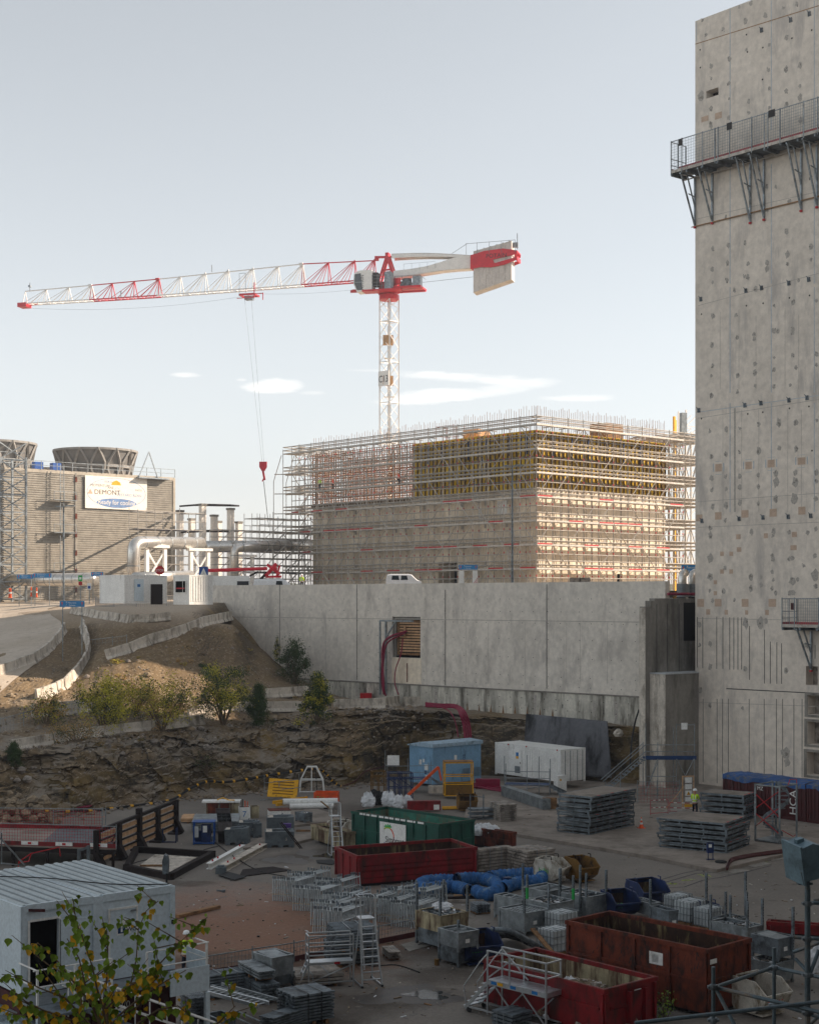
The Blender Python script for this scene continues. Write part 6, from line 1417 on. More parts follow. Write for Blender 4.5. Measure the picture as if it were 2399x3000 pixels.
# crimson hoses from the wall opening
hz = [((1190,1850),(1150,1875),(1138,1920),(1136,2000),(1142,2035)), ((1192,1854),(1156,1882),(1144,1930),(1143,2000),(1150,2038)), ((1196,1849),(1160,1868),(1143,1905),(1147,1990),(1147,2032))]
def wpt(x, y, out_):   # point in front of the retaining wall
    t, z = WF(x, y); q = WL+WD*t; nrm = Vector((-WD.y, WD.x, 0)); nrm = nrm if nrm.y < 0 else -nrm; return Vector((q.x, q.y, z))+nrm*out_
for i, a in enumerate(hz):
    line3('hose', '%s of three thick crimson hoses dropping from the boarded wall opening' % ('left','middle','right')[i], 'hose', [wpt(x, y, .15 if k == 0 else .75+.15*i) for k, (x, y) in enumerate(a)], .085, 'crimson', None, 'thick crimson hoses')
line3('hose', 'thin crimson hose hanging alone below the boarded opening', 'hose', [wpt(x, y, .7) for x, y in ((1196,1870),(1190,1915),(1175,1960),(1172,2000),(1183,2035))], .06, 'crimson')
for i in range(4):
    a = [(1246,2060+i*3),(1290,2064+i*3),(1335,2066+i*3),(1362-i*5,2085+i*2),(1375-i*6,2120),(1380-i*6,2160),(1384-i*6,2230)]
    line3('hose', '%s of four crimson hoses curving over the rock edge to the blue cabin' % ORD[i], 'hose', [PD(x, y, (130 if k < 3 else 127.2-.35*k)-.1*i) for k, (x, y) in enumerate(a)], .085, 'crimson', None, 'crimson hoses over the rock edge')
line3('hose', 'thin crimson hose left of the four thick ones on the rock', 'hose', [PD(x, y, D) for x, y, D in ((1250,2072,130),(1300,2075,129.5),(1325,2095,127),(1338,2130,126),(1342,2160,125.5))], .05, 'crimson')
g = TH('hose_support', 'galvanised bracket frame holding the crimson hoses at the wall', 'frame', wpt(1147, 2035, .9), math.atan2(-WD.y, -WD.x)); s = MB('galv')
s.box(.0,0,0,.16,.16,7.0).box(-.7,0,6.9,3.6,.16,7.06).box(-.75,0,0,-.6,.12,7.0).bar((.1,.08,5.4),(1.3,.08,6.9),.12).build('members', g)
MB('red').box(0,0,0,1.1,.7,.6).build('equipment_box', None, label='small red box standing against the wall footing on the bench', cat='box').location = wpt(1090, 2048, 1.6)
# dark sheet hung over the rock
sh = MB('dark_sheet'); V = []; nx, nz = 40, 26
for i in range(nx+1):
    for j in range(nz+1):
        u, v = i/nx, j/nz; tx = 1542+(1780-1542)*u-v*(10-22*u); ty = 2092+22*u; by = 2262+18*u; y = ty+(by-ty)*v
        D = 127.4-u*4.6-.5-v*1.7+.22*noise.noise(Vector((u*5, v*2, 3)))+.10*noise.noise(Vector((u*16, v*1.5, 1))); V.append(PD(tx, y, D))
Fc = [(i*(nz+1)+j, (i+1)*(nz+1)+j, (i+1)*(nz+1)+j+1, i*(nz+1)+j+1) for i in range(nx) for j in range(nz)]; sh.add(V, Fc)
o = sh.build('cover_sheet', None, smooth=True, label='large dark grey sheet hung over the rock beside the white container', cat='sheet')
m = o.modifiers.new('Solidify', 'SOLIDIFY'); m.thickness = .05
# railings, fences and small things on the plateau edge
def meshfence(label, pts, h=1.2, rotd=None, mat='mesh_grey', cell=.22, name='mesh_fence', kick=None, grp=None, th=.014, plates=0, cat='fence'):
    P_ = [Vector(p) for p in pts]; g = TH(name, label, cat, P_[0], 0, grp); s = MB(mat); o = P_[0]
    for a, b in zip(P_, P_[1:]):
        L_ = (b-a).length; n = max(1, int(L_/cell)); up = Vector((0,0,h))
        for i in range(n+1): p = a.lerp(b, i/n)-o; s.bar(p, p+up, th)
        m = max(2, int(h/cell))
        for j in range(m+1): s.bar(a-o+up*j/m, b-o+up*j/m, th)
    s.build('mesh', g); s = MB('galv')
    for p in P_: q = MB('galv'); q.bar(p-o-Vector((0,0,.05)), p-o+Vector((0,0,h+.12)), .05); q.build('post', g)
    s = MB('galv'); [s.bar(a-o+Vector((0,0,h)), b-o+Vector((0,0,h)), .04) for a, b in zip(P_, P_[1:])]; s.build('top_rail', g)
    if kick:
        s = MB(kick); [s.bar(a-o+Vector((0,0,.12)), b-o+Vector((0,0,.12)), .03, .22) for a, b in zip(P_, P_[1:])]; s.build('kick_board', g)
    if plates:
        i = 0
        for a, b in zip(P_, P_[1:]):
            for k in range(plates):
                t = (k+.5)/plates; p = a.lerp(b, t)-o; d = (b-a).normalized(); q = MB('white'); q.bar(p-d*.5+Vector((0,-.03,.14)), p+d*.5+Vector((0,-.03,.14)), .03, .2); q.mat('red').bar(p-d*.1+Vector((0,-.06,.14)), p+d*.1+Vector((0,-.06,.14)), .02, .12); q.build('name_plate', g)
    return g
meshfence('grey mesh fence along the plateau edge before the white cabins', [on(x, y) for x, y in ((280,1776),(335,1778),(400,1778),(488,1777),(576,1776))], 1.0)
meshfence('wire fence panels on the far side of the access road', [PD(x, y, 178) for x, y in ((-20,1752),(60,1752),(120,1752),(180,1753),(250,1753))], 1.3)
meshfence('low mesh barrier in the sun at the left path', [on(x, y) for x, y in ((0,2150),(70,2130),(150,2112),(230,2100))], 1.1, cell=.3)
meshfence('short rail fence between the path and brown slope', [on(x, y) for x, y in ((262,1900),(330,1893),(372,1888))], .8, cell=.5)
for i, (x, y) in enumerate(((28,1752),(32,1752),(92,1748),(108,1750))):
    p = PD(x, y, 176); g = TH('marker_post', '%s red and white marker post beside the access road' % ORD[i], 'marker post', p, 0, 'marker posts by the road'); s = MB('orange'); s.lathe([(.16,0),(.09,.2),(.07,1.1),(.02,1.15)], 8); s.mat('white').lathe([(.085,.5),(.085,.7)], 8).build('post', g)

rt = random.Random(12); TF1 = []
for i in range(16):
    px = rt.uniform(330, 900); TF1.append((px, rt.uniform(1900, 2000) if px < 800 else rt.uniform(2045, 2060), rt.uniform(8, 20), rt.uniform(14, 34)))
for i, (px, py, a, b) in enumerate(sorted(TF1)):
    bush('%s dry weed tuft from the left on the brown embankment' % ORD[i], px, py, a, b, ['leaf_brown','leaf_olive','leaf_dark'][i % 3:i % 3+1]+['leaf_brown'], 120, 60+i, 'round', .08, name='weed_tuft', cat='weed')['group'] = 'dry tufts on the embankment'
for i, px in enumerate(sorted(rt.uniform(60, 1100) for _ in range(14))):
    f = feat(px); D = rt.uniform(f[2][0], f[4][0]); p = Vector(((px-CX)/F*D, D, tz(px, D)))
    bush('%s small weed clump from the left on the stony bench' % ORD[i], 0, 0, rt.uniform(8, 18), rt.uniform(12, 30), ['leaf_dark','leaf_brown'], 110, 90+i, 'round', .08, name='weed_tuft', cat='weed', loc=p)['group'] = 'weeds on the stony bench'
# ================================================================ stacks, cabins and props on the pit floor
def cbox(px, py, zt, th, xr, xl): o, a, b = fit(px, py, zt, th, xr, xl); return Vector((o.x, o.y, 0)), a, b
# ---- blue electrical cabin
o, a, b = cbox(1268, 2181, 3.43, 41, 1409, 1200)
g = TH('electrical_cabin', 'light blue electrical cabin with a shallow ridged roof against the rock', 'cabin', (o.x,o.y,.2), R_(41))
MB('blue_cabin').box(0,0,0,a,b,2.95).build('wall', g); s = MB('blue_roof'); s.ext([(-.12,-.12,2.951),(-.12,b+.12,2.951),(-.12,b+.12,3.05),(-.12,b*.5,3.32),(-.12,-.12,3.23)], (a+.24,0,0)).build('roof', g)
s = MB('blue_cabin'); s.box(-.03,.3,.1,-.004,1.25,2.3).build('door', g)
for q in ((-.036,.45,1.1,.5,.45),(-.036,.6,.25,.25,.45),(-.036,.95,1.7,.2,.28),(-.036,1.3,1.5,.3,.4)): MB('white').box(q[0],q[1],q[2],q[0]+.006,q[1]+q[3],q[2]+q[4]).build('notice', g)
MB('white').box(a*.44,-.01,1.7,a*.44+.28,-.003,2.2).build('notice', g); MB('dim_blue').box(-.036,.7,.8,-.031,.95,1.05).build('notice', g)
s = MB('galv_dark')
for x in (a*.62, a*.84):
    for k in range(9): s.box(x,-.02,.35+k*.08,x+.75,-.003,.39+k*.08)
s.build('vent_grille', g); text('EDF', .38, 'dim_blue', (a*.62,-.006,2.2), (R_(90),R_(90),0), g)
for k in range(5): MB('blue_cabin').box(a*k/5,-.012,.0,a*k/5+.03,-.003,2.5).build('seam', g)
MB('barrier').box(0,0,0,1.3,.5,.55).build('plinth_block', None, label='pale concrete block at the foot of the light blue cabin', cat='concrete block').location = P(1255, 2325, .2)
# ---- white container
o, a, b = cbox(1642, 2197, 3.3, 37, 1715, 1451)
g = TH('white_container', 'white metal container with a side door in front of the grey sheet', 'container', (o.x,o.y,.68), R_(37), None)
s = MB('white'); s.box(.02,.02,.1,a-.02,b-.02,2.55); y = .15
while y < b-.2:
    if not (b*.55 < y < b*.78): s.box(-.012,y,.25,.019,y+.1,2.4)
    y += .21
s.build('wall', g); MB('white').box(0,0,2.551,a,b,2.6).build('roof', g)
s = MB('white')
for x in (.06, a*.5+.03):
    w_ = a*.5-.1; s.box(x,-.03,.15,x+w_,.019,2.45)
    for k in range(6): s.box(x+.08,-.05,.3+k*.36,x+w_-.08,-.031,.5+k*.36)
    s.mat('galv').box(x+w_*.3,-.08,.1,x+w_*.3+.04,-.051,2.5).box(x+w_*.75,-.08,.1,x+w_*.75+.04,-.051,2.5).mat('white')
s.build('double_door', g)
s = MB('white'); s.box(-.04,b*.58,.2,-.014,b*.58+.95,2.25).mat('mesh_grey').box(-.05,b*.58+.15,.35,-.041,b*.58+.8,.9).mat('paint_blue').box(-.05,b*.58+.35,1.5,-.041,b*.58+.65,2.0).mat('yellow').box(-.055,b*.58+.35,1.5,-.051,b*.58+.65,1.7).mat('black').box(-.06,b*.58+.1,1.1,-.041,b*.58+.16,1.25).build('side_door', g)
s = MB('white')
for x in (0,a-.12):
    for y in (0,b-.12): s.box(x-.01,y-.01,0,x+.13,y+.13,2.62)
s.build('corner_post', g); s = MB('red')
for y in (.3,b*.5,b*.78): s.box(-.03,y,2.5,.0,y+.12,2.6)
s.build('lifting_lug', g); g2 = TH('switch_cabinet', 'small white cabinet standing at the corner of the white container', 'cabinet', P(1622,2318,.2), R_(37)); s = MB('white'); s.box(0,-.5,0,.9,.0,1.2).build('case', g2); MB('yellow').box(.2,-.51,.8,.35,-.503,.95).build('notice', g2)
# ---- access scaffolds
def tubes(g, name, L_, mat='galv', r=.024, n=5):
    s = MB(mat)
    for p, q in L_: s.tube(p, q, r, n)
    return s.build(name, g)
def access(label, px, py, th, Lx, Ly, dz, posts, name='access_scaffold', stairs=True):
    p = P(px, py, .2); g = TH(name, label, 'scaffold', p, R_(th), None)
    for x, y, h in posts: tubes(g, 'standard', [((x,y,0),(x,y,h))], r=.03)
    tubes(g, 'guardrail', [((0,0,dz+k*.5),(Lx,0,dz+k*.5)) for k in (0,1,2)]+[((0,0,dz+k*.5),(0,Ly,dz+k*.5)) for k in (0,1,2)]+[((0,Ly,dz),(Lx,Ly,dz)),((0,0,.2),(Lx,0,dz)),((Lx,0,dz),(Lx,Ly,dz))], r=.026)
    MB('dim_blue').box(0,0,dz-.06,Lx,Ly,dz).build('deck', g)
    if stairs:
        s = MB('galv_dark')
        for i in range(4): s.box(Lx+.28*i,.1,dz-.2-.22*i,Lx+.28*(i+1),Ly-.1,dz-.16-.22*i)
        s.bar((Lx,.05,dz-.1),(Lx+1.2,.05,.1),.05,.15).bar((Lx,Ly-.05,dz-.1),(Lx+1.2,Ly-.05,.1),.05,.15); s.build('stair', g)
    return g
access('tube scaffold with a low blue deck in front of the white container', 1478, 2328, -8, 3.4, 1.3, .75, [(0,0,2.9),(0,1.3,2.2),(1.7,0,3.0),(3.4,0,2.0),(3.4,1.3,2.6),(2.6,0,2.9)])
access('tube scaffold with a small deck left of the light blue cabin', 1135, 2318, 8, 3.6, 1.3, .9, [(0,0,2.6),(0,1.3,3.0),(1.6,0,2.5),(3.4,0,2.2),(3.4,1.3,2.0)])
MB('white').box(0,0,0,.9,.03,.75).build('notice_board', None, label='white notice board on the scaffold left of the light blue cabin', cat='notice board').location = PD(1135, 2243, 113)
# stair access to the deep recess by the tower
D0 = 112.5; dk = PD(1927, 2222, D0); g = TH('stair_scaffold', 'grey tube stair tower leading up to a blue deck beside the tower', 'scaffold', (dk.x, dk.y, .2), 0)
zt = dk.z-.2; MB('dim_blue').box(-.9,0,zt-.12,2.9,1.3,zt).mat('dim_blue').box(-.9,-.03,zt-.05,2.9,-.003,zt+.18).build('deck', g)
for x, y, h in ((-.9,0,zt+2.6),(.0,0,zt+1.2),(1.4,0,zt+2.6),(2.75,0,zt+2.6),(-.9,1.3,zt+1.1),(1.4,1.3,zt+2.2),(-2.8,0,1.8),(-3.9,0,1.1)): tubes(g, 'standard', [((x,y,-.1),(x,y,h))], r=.035)
tubes(g, 'guardrail', [((-.9,0,zt+k),(2.9,0,zt+k)) for k in (.5,1.0)]+[((1.4,0,zt+2.5),(2.75,0,zt+2.5)),((-.9,0,.2),(.0,0,zt)),((1.4,0,.2),(2.75,0,zt)),((2.75,0,.2),(1.4,0,zt)),((-.9,0,1.5),(1.4,0,1.5)),((0,0,zt-.3),(-.9,0,.3))], r=.03)
s = MB('galv_dark')
for i in range(12): x = -.9-.27*i; z = zt-.22*(i+1); s.box(x-.27,.1,z,x,1.2,z+.05)
s.build('stair_treads', g); tubes(g, 'stair_rail', [((-.9,.05,zt),(-4.1,.05,.1)),((-.9,.05,zt+1),(-4.1,.05,1.1)),((-.9,.05,zt+.5),(-4.1,.05,.6)),((-.9,1.25,zt),(-4.1,1.25,.1)),((-.9,1.25,zt+1),(-4.1,1.25,1.1))], r=.035)
MB('white').box(0,0,0,.46,.02,.5).build('sign_plate', None, label='blank white sign on the tube posts above the blue deck', cat='sign').location = PD(1996, 2138, 112.3)
line3('power_cable', 'dark cable running up the rock beside the grey stair scaffold', 'cable', [PD(x, y, D) for x, y, D in ((1846,2245,117),(1850,2180,118.5),(1860,2120,120.5),(1872,2080,121.3))], .07, 'rubber')
# red netting and low barriers
def redbar(label, x0, y0, x1, y1, h=1.0, mat='mesh_red'):
    p, q = P(x0,y0,.2), P(x1,y1,.2); d = q-p; g = TH('red_barrier', label, 'barrier', p, math.atan2(d.y, d.x), None); L_ = d.length
    tubes(g, 'tubes', [((0,0,0),(0,0,h)),((L_,0,0),(L_,0,h)),((0,0,h),(L_,0,h)),((0,0,h*.5),(L_,0,h*.5)),((0,0,.12),(L_,0,.12))], mat, .022)
    s = MB('white'); 
    for z in (h, h*.5):
        for k in range(3): s.tube((L_*(.15+.3*k),0,z),(L_*(.27+.3*k),0,z), .026, 5)
    s.build('white_bands', g); return g
redbar('low red and white barrier left of the notice frame', 1906, 2389, 1957, 2386, 1.0)
redbar('low red barrier running behind the worker by the panels', 1962, 2382, 2040, 2384, .7)
meshfence('red netting fence hanging across the dark recess by the stair', [P(x, y, .2) for x, y in ((1868,2352),(1925,2352),(1990,2350))], 1.5, mat='mesh_red', name='netting_fence')
s = MB('dark_concrete'); p = [P(*q, .2) for q in ((1925,2388),(1960,2370),(2015,2370),(2000,2390))]; s.ext([(v.x,v.y,.19) for v in p], (0,0,.03)).build('cover_plate', None, label='dark steel cover plate behind the low red barrier', cat='cover plate')
# notice frame
g = TH('site_notice_board', 'tall timber frame with paper notices and a yellow warning sign', 'notice board', P(1999, 2372, .2), R_(12)); W_ = .9; s = MB('wood_pale')
s.box(0,0,0,.07,.06,2.35).box(W_-.07,0,0,W_,.06,2.35).box(.07,0,2.28,W_-.07,.06,2.35).box(.07,0,.35,W_-.07,.06,.42).bar((W_*.1,-.02,1.6),(-1.0,.5,.02),.05).build('timber_frame', g)
MB('wood_grey').box(.071,.02,.421,W_-.071,.035,2.279).build('backing', g)
for z, h_ in ((1.85,.38),(1.4,.36),(.95,.36),(.55,.3)): MB('white').box(.22,.008,z,.72,.019,z+h_).build('paper_notice', g)
s = MB('yellow'); s.ext([(.33,.002,1.0),(.61,.002,1.0),(.47,.002,1.26)], (0,.004,0)).build('warning_triangle', g); MB('yellow').box(.15,-.01,.15,.75,-.002,.34).build('yellow_label', g)
# cone
def cone(label, loc):
    g = TH('traffic_cone', label, 'traffic cone', loc, .4); s = MB('orange'); s.box(-.2,-.2,0,.2,.2,.04).lathe([(.15,.04),(.105,.25)], 14, cap=False).lathe([(.08,.37),(.055,.5)], 14, cap=False).lathe([(.035,.62),(.025,.7),(.02,.72)], 14).mat('white').lathe([(.105,.25),(.08,.37)], 14, cap=False).lathe([(.055,.5),(.035,.62)], 14, cap=False).build('cone_body', g)
cone('orange and white traffic cone standing alone right of the tall panel stack', P(1879, 2427, .2))
# ---- stacks of formwork decks: every deck in a stack is a thing
def deck_panel(a, b, t, seed, ribs=7):
    r = random.Random(seed); g = TH('formwork_panel', 'x', 'formwork panel'); 
    MB('slab').box(.02,.02,t-.035,a-.02,b-.02,t-.002).build('top_sheet', g)
    s = MB('galv_dark'); s.box(0,0,t*.62,a,.07,t).box(0,b-.07,t*.62,a,b,t).box(0,.07,t*.62,.07,b-.07,t).box(a-.07,.07,t*.62,a,b-.07,t); s.box(0,.0,0,a,.07,t*.22).box(0,.07,0,.07,b-.07,t*.22).box(a-.07,.07,0,a,b-.07,t*.22); s.build('edge_beam', g)
    s = MB('galv_dark'); n = ribs
    for i in range(n+1):
        x = (a-.1)*i/n; s.box(x,.005,t*.22,x+.06,.05,t*.62)
    n2 = max(2, int(b/1.2))
    for i in range(n2+1): y = .06+(b-.2)*i/n2; s.box(.005,y,t*.22,.05,y+.08,t*.62)
    s.build('uprights', g); s = MB('red')
    for i in range(3): s.box(a*(.15+.3*i),.03,t-.001,a*(.15+.3*i)+.28,.14,t+.01)
    s.build('red_clip', g); return g
def stack(desc, px, py, zt, th, xr, xl, n, seed, jit=.07):
    """(px,py) is the near top corner at height zt"""
    o, a, b = fit(px, py, zt, th, xr, xl); r = random.Random(seed); t = (zt-.2)/n; pr = deck_panel(a, b, t-.012, seed, 7 if a > b else 4)
    for k in range(n):
        lab = 'flat steel formwork panel, %s in %s' % ('topmost' if k == n-1 else ORD[k]+' up', desc)
        c, s_ = math.cos(R_(th)), math.sin(R_(th)); dx, dy = r.uniform(-jit, jit), r.uniform(-jit, jit); loc = (o.x+c*dx-s_*dy, o.y+s_*dx+c*dy, .2+k*t)
        if k == 0: g = pr; g.location = loc; g.rotation_euler = (0,0,R_(th)); g['label'] = lab; g['group'] = 'formwork panels in '+desc
        else: dup(pr, loc, R_(th)+r.uniform(-.02,.02), lab, 'formwork panels in '+desc)
    return o, a, b
stack('the tall stack by the white container', 1729, 2335, 2.6, 50, 1861, 1632, 8, 3, .12)
stack('the low wide stack by the blue socket post', 2128, 2413, 1.95, 57, 2194, 1927, 6, 4)
stack('the rear stack by the worker', 2180, 2331, 1.95, 57, 2214, 2050, 5, 5)
p = P(1625, 2440, .2); s = MB('galv'); 
for k, z in enumerate((1.75,1.25,.75,.3)): s.bar((.3,.0,z),(1.9,-.5,z-.12),.1).bar((.3,.2,z+.1),(1.9,-.3,z-.0),.06)
o_ = s.build('loose_beams', None, label='loose steel beams poking out of the tall stack on its left side', cat='beams'); o_.location = p
# ---- planks: strapped bundles
def bundle(label, px, py, zt, th, xr, xl, mat='wood_grey', nl=7, nr=9, name='plank_bundle', cat='bundle', z0=.08, grp=None, gap=.045, straps=2, size=None, tubes_=False, strapmat='galv', bz=0):
    o, a, b = fit(px, py, zt, th, xr, xl)
    if size: a, b = size
    g = TH(name, label, cat, (o.x,o.y,0), R_(th), grp); r = random.Random(int(px)); H_ = zt-z0; s = MB(mat)
    if a >= b:
        for k in range(nl):
            for i in range(nr):
                z = z0+H_*k/nl; y = b*i/nr; e = r.uniform(-.04,.04)
                if tubes_: s.tube((e,y+b/nr*.5,z+H_/nl*.5),(a+e,y+b/nr*.5,z+H_/nl*.5), min(b/nr,H_/nl)*.48, 6)
                else: s.box(e,y+.006,z+gap*.5,a+e,y+b/nr-.006,z+H_/nl-gap*.5)
    else:
        for k in range(nl):
            for i in range(nr):
                z = z0+H_*k/nl; x = a*i/nr; e = r.uniform(-.04,.04)
                if tubes_: s.tube((x+a/nr*.5,e,z+H_/nl*.5),(x+a/nr*.5,b+e,z+H_/nl*.5), min(a/nr,H_/nl)*.48, 6)
                else: s.box(x+.006,e,z+gap*.5,x+a/nr-.006,b+e,z+H_/nl-gap*.5)
    s.build('planks' if not tubes_ else 'tubes', g); s = MB(strapmat)
    for k in range(straps):
        if a >= b: x = a*(k+1)/(straps+1); s.box(x,-.012,z0,x+.04,-.004,zt+.01).box(x,-.012,zt+.011,x+.04,b+.01,zt+.016)
        else: y = b*(k+1)/(straps+1); s.box(-.06,y,z0,-.05,y+.04,zt+.01).box(-.06,y,zt+.011,a,y+.04,zt+.016)
    s.build('strap', g); s = MB('wood')
    for k in range(3): 
        if a >= b: s.box(a*(.15+.32*k),.02,bz,a*(.15+.32*k)+.12,b-.02,z0-.005)
        else: s.box(.02,b*(.15+.32*k),bz,a-.02,b*(.15+.32*k)+.12,z0-.005)
    s.build('bearer', g); return g
bundle('left of two strapped grey plank bundles right of the red skip', 1402, 2490, 1.3, 33, 1501, 1385)
bundle('right of two strapped grey plank bundles, its ends facing the blue duct', 1545, 2495, 1.3, 33, 1627, 1484)
bundle('pale pallet stack of boards with yellow tags behind the white sacks', 1467, 2358, 1.35, 20, 1515, 1430, nl=9, nr=4, z0=.2)
bundle('grey stack of thin sheets with a timber end, near the white container', 1590, 2342, .95, 18, 1614, 1468, 'galv', nl=12, nr=3, gap=.012, z0=.2)
MB('wood').box(0,0,0,1.0,.12,.8).build('timber_board', None, label='brown timber board leaning on the end of the thin sheet stack', cat='board').location = P(1590, 2371, .2)
bundle('flat stack of beams and boards in front of the tall panel stack', 1640, 2356, .55, 18, 1660, 1580, 'wood_grey', nl=4, nr=4, z0=.2)
bundle('bundle of grey square tubes at the rock foot behind the blue compressor', 562, 2408, .75, 5, 700, 552, 'galv', nl=5, nr=6, straps=2, size=None)
bundle('pale planks lying by the rock behind the square tubes', 530, 2398, .35, 4, 650, 522, 'wood_pale', nl=2, nr=5)
bundle('dark steel mesh sheets stacked right of the blue compressor', 640, 2436, .75, 8, 684, 632, 'dark_rust', nl=9, nr=3)
bundle('strapped bundle of long grey boards at the lower left, on timber feet', 863, 2920, 1.15, 32, 980, 812, 'galv_dark', nl=9, nr=12, z0=.15, strapmat='black', name='board_bundle')
bundle('lower pallet of grey clamps under the smaller strapped one', 765, 2888, .75, 30, 822, 690, 'galv_dark', nl=5, nr=12, z0=.1, strapmat='black', name='clamp_pallet')
bundle('upper small pallet of grey parts with cross straps', 760, 2848, 1.2, 30, 808, 697, 'galv', nl=3, nr=8, z0=.88, bz=.77, strapmat='black', name='clamp_pallet')
bundle('long bundle of scaffold tubes beside the mesh fence at the lower left', 600, 2862, .95, 30, 742, 574, 'galv_dark', nl=8, nr=10, tubes_=True, name='tube_bundle')
bundle('heap of short scaffold tubes behind the walkway post', 560, 2925, 1.2, 30, 612, 525, 'galv_dark', nl=9, nr=9, tubes_=True, name='tube_bundle')
bundle('upper cradle of scaffold tubes behind the stepladder', 985, 2728, 1.75, 16, 1108, 957, 'galv_dark', nl=7, nr=8, z0=.97, bz=.88, tubes_=True, name='tube_bundle')
bundle('lower cradle of scaffold tubes behind the stepladder', 975, 2776, .85, 16, 1112, 947, 'galv_dark', nl=6, nr=8, tubes_=True, name='tube_bundle')
bundle('weathered timber beams lying under the aluminium ladder platform', 868, 2862, .5, 17, 1010, 842, 'wood_grey', nl=3, nr=5, name='beam_stack')
bundle('dark stacked boards beneath the flat ladders at the lower left', 760, 2975, .7, -38, 800, 632, 'galv_dark', nl=7, nr=8, name='board_bundle')
# flat ladders on that stack
for i, (dx, w_, m_) in enumerate(((0,.5,'alu'),(.6,.45,'galv'))):
    p = P(790-25*i+50*i, 2945-10*i, .85); g = TH('ladder', '%s aluminium ladder lying flat on the dark boards' % ('wide pale' if i == 0 else 'narrow grey'), 'ladder', p, R_(138-2*i), 'ladders lying flat at the lower left'); s = MB(m_)
    s.box(0,0,0,3.1,.06,.12).box(0,w_,0,3.1,w_+.06,.12)
    for k in range(10): s.tube((.15+k*.3,.05,.06),(.15+k*.3,w_+.01,.06), .02, 5)
    s.build('rails_and_rungs', g)
# ---- crowd barrier frames: every frame is a thing
def barrier_frame():
    g = TH('barrier_frame', 'x', 'barrier frame'); W_, h = 1.35, 1.12; s = MB('galv_light')
    s.tube((0,0,0),(0,0,h), .036, 6).tube((W_,0,0),(W_,0,h), .036, 6).tube((0,0,h-.1),(W_,0,h-.1), .03, 5).tube((0,0,.25),(W_,0,.25), .02, 5).tube((0,0,h*.55),(W_,0,h*.55), .018, 5)
    s.build('tube_frame', g); s = MB('galv_dark')
    for x in (0, W_): s.lathe([(.042,h-.02),(.042,h+.1),(.03,h+.1)], 6, (x,0,0))
    s.build('socket', g); MB('yellow').lathe([(.034,.3),(.034,.37)], 6).build('yellow_band', g); return g
fp = None
ROWS = [('the rear left row',845,2622,11,0),('the far left row',800,2640,11,0),('the second row from the left',860,2668,13,0),('the row behind the second',925,2642,12,0),('the middle row',948,2688,12,0),('the row right of the middle',1046,2694,9,0),('the front row',917,2735,13,0),('the front row upper part',912,2712,12,0),('the row left of the heaped bin',1110,2702,9,0),('the row beside the heaped bin',1147,2715,12,0),('the rear right row',1118,2668,8,0),('the far right row',1180,2672,11,0)]
for (nm, x, y, n, _) in ROWS:
    r = random.Random(x); b0 = P(x, y)
    for i in range(n):
        loc = (b0.x+.115*i+r.uniform(-.01,.01), b0.y-.03*i, 0); lab = 'galvanised barrier frame, %s from the left in %s' % (ORD[i], nm); rot = R_(44)+r.uniform(-.04,.04)
        if fp is None: fp = barrier_frame(); q = fp; q.location = loc; q['label'] = lab; q['group'] = 'barrier frames standing in rows'
        else: q = dup(fp, loc, rot, lab, 'barrier frames standing in rows')
        q.rotation_euler = (r.uniform(-.02,.02), (-.09 if i > n/2 else .03)+r.uniform(-.03,.03), rot)
# ---- blue flexible ducts
def duct(label, pts, R0=.32, seed=1):
    R0 = .35; P_ = [Vector(p) for p in pts]; o_ = []; sub = 16
    for i in range(len(P_)-1):
        p0, p1, p2, p3 = P_[max(i-1,0)], P_[i], P_[i+1], P_[min(i+2,len(P_)-1)]
        for k in range(sub):
            t = k/sub; o_.append(.5*((2*p1)+(p2-p0)*t+(2*p0-5*p1+4*p2-p3)*t*t+(-p0+3*p1-3*p2+p3)*t**3))
    o_.append(P_[-1]); o2 = [o_[0]]
    for p in o_[1:]:
        if (p-o2[-1]).length > .075: o2.append(p)
    r = random.Random(seed); g = TH('flexible_duct', label, 'duct', o2[0], 0, 'blue flexible air ducts'); rad = [R0*(1.0 if i % 2 else .84)*(1+r.uniform(-.05,.05)) for i in range(len(o2))]
    s = MB('duct_blue'); s.path([p-o2[0] for p in o2], rad, 18, cap=False); s.build('corrugated_hose', g, smooth=False)
    s = MB('rubber'); d = (o2[1]-o2[0]).normalized(); s.path([Vector((0,0,0))-d*.02, d*.05], R0*1.04, 18, cap=False); s.mat('void').path([d*.35, d*.36], R0*.85, 12); s.build('mouth_ring', g)
def gp(x, y, z=.33): return P(x, y, z)
duct('left coil of blue flexible duct with its dark mouth facing the yard', [gp(1374,2612),gp(1335,2600),gp(1290,2600),gp(1247,2606),gp(1232,2595),gp(1252,2584),gp(1300,2580),gp(1335,2582)])
duct('middle loop of blue flexible duct between the other two coils', [gp(1338,2578),gp(1380,2574),gp(1425,2577),gp(1455,2592),gp(1455,2612),gp(1425,2622),gp(1395,2612)], seed=2)
duct('right long blue flexible duct doubled back by the plank bundles', [gp(1432,2572),gp(1470,2566),gp(1520,2563),gp(1560,2560),gp(1588,2568),gp(1575,2582),gp(1530,2586),gp(1488,2596),gp(1470,2604)], seed=3)
g = TH('fan_box', 'small dark blue box standing between the blue duct coils', 'box', P(1480, 2616, 0), R_(20)); MB('navy').box(0,0,0,.35,.3,.75).mat('yellow').box(.05,-.01,.45,.12,-.003,.5).build('case', g)
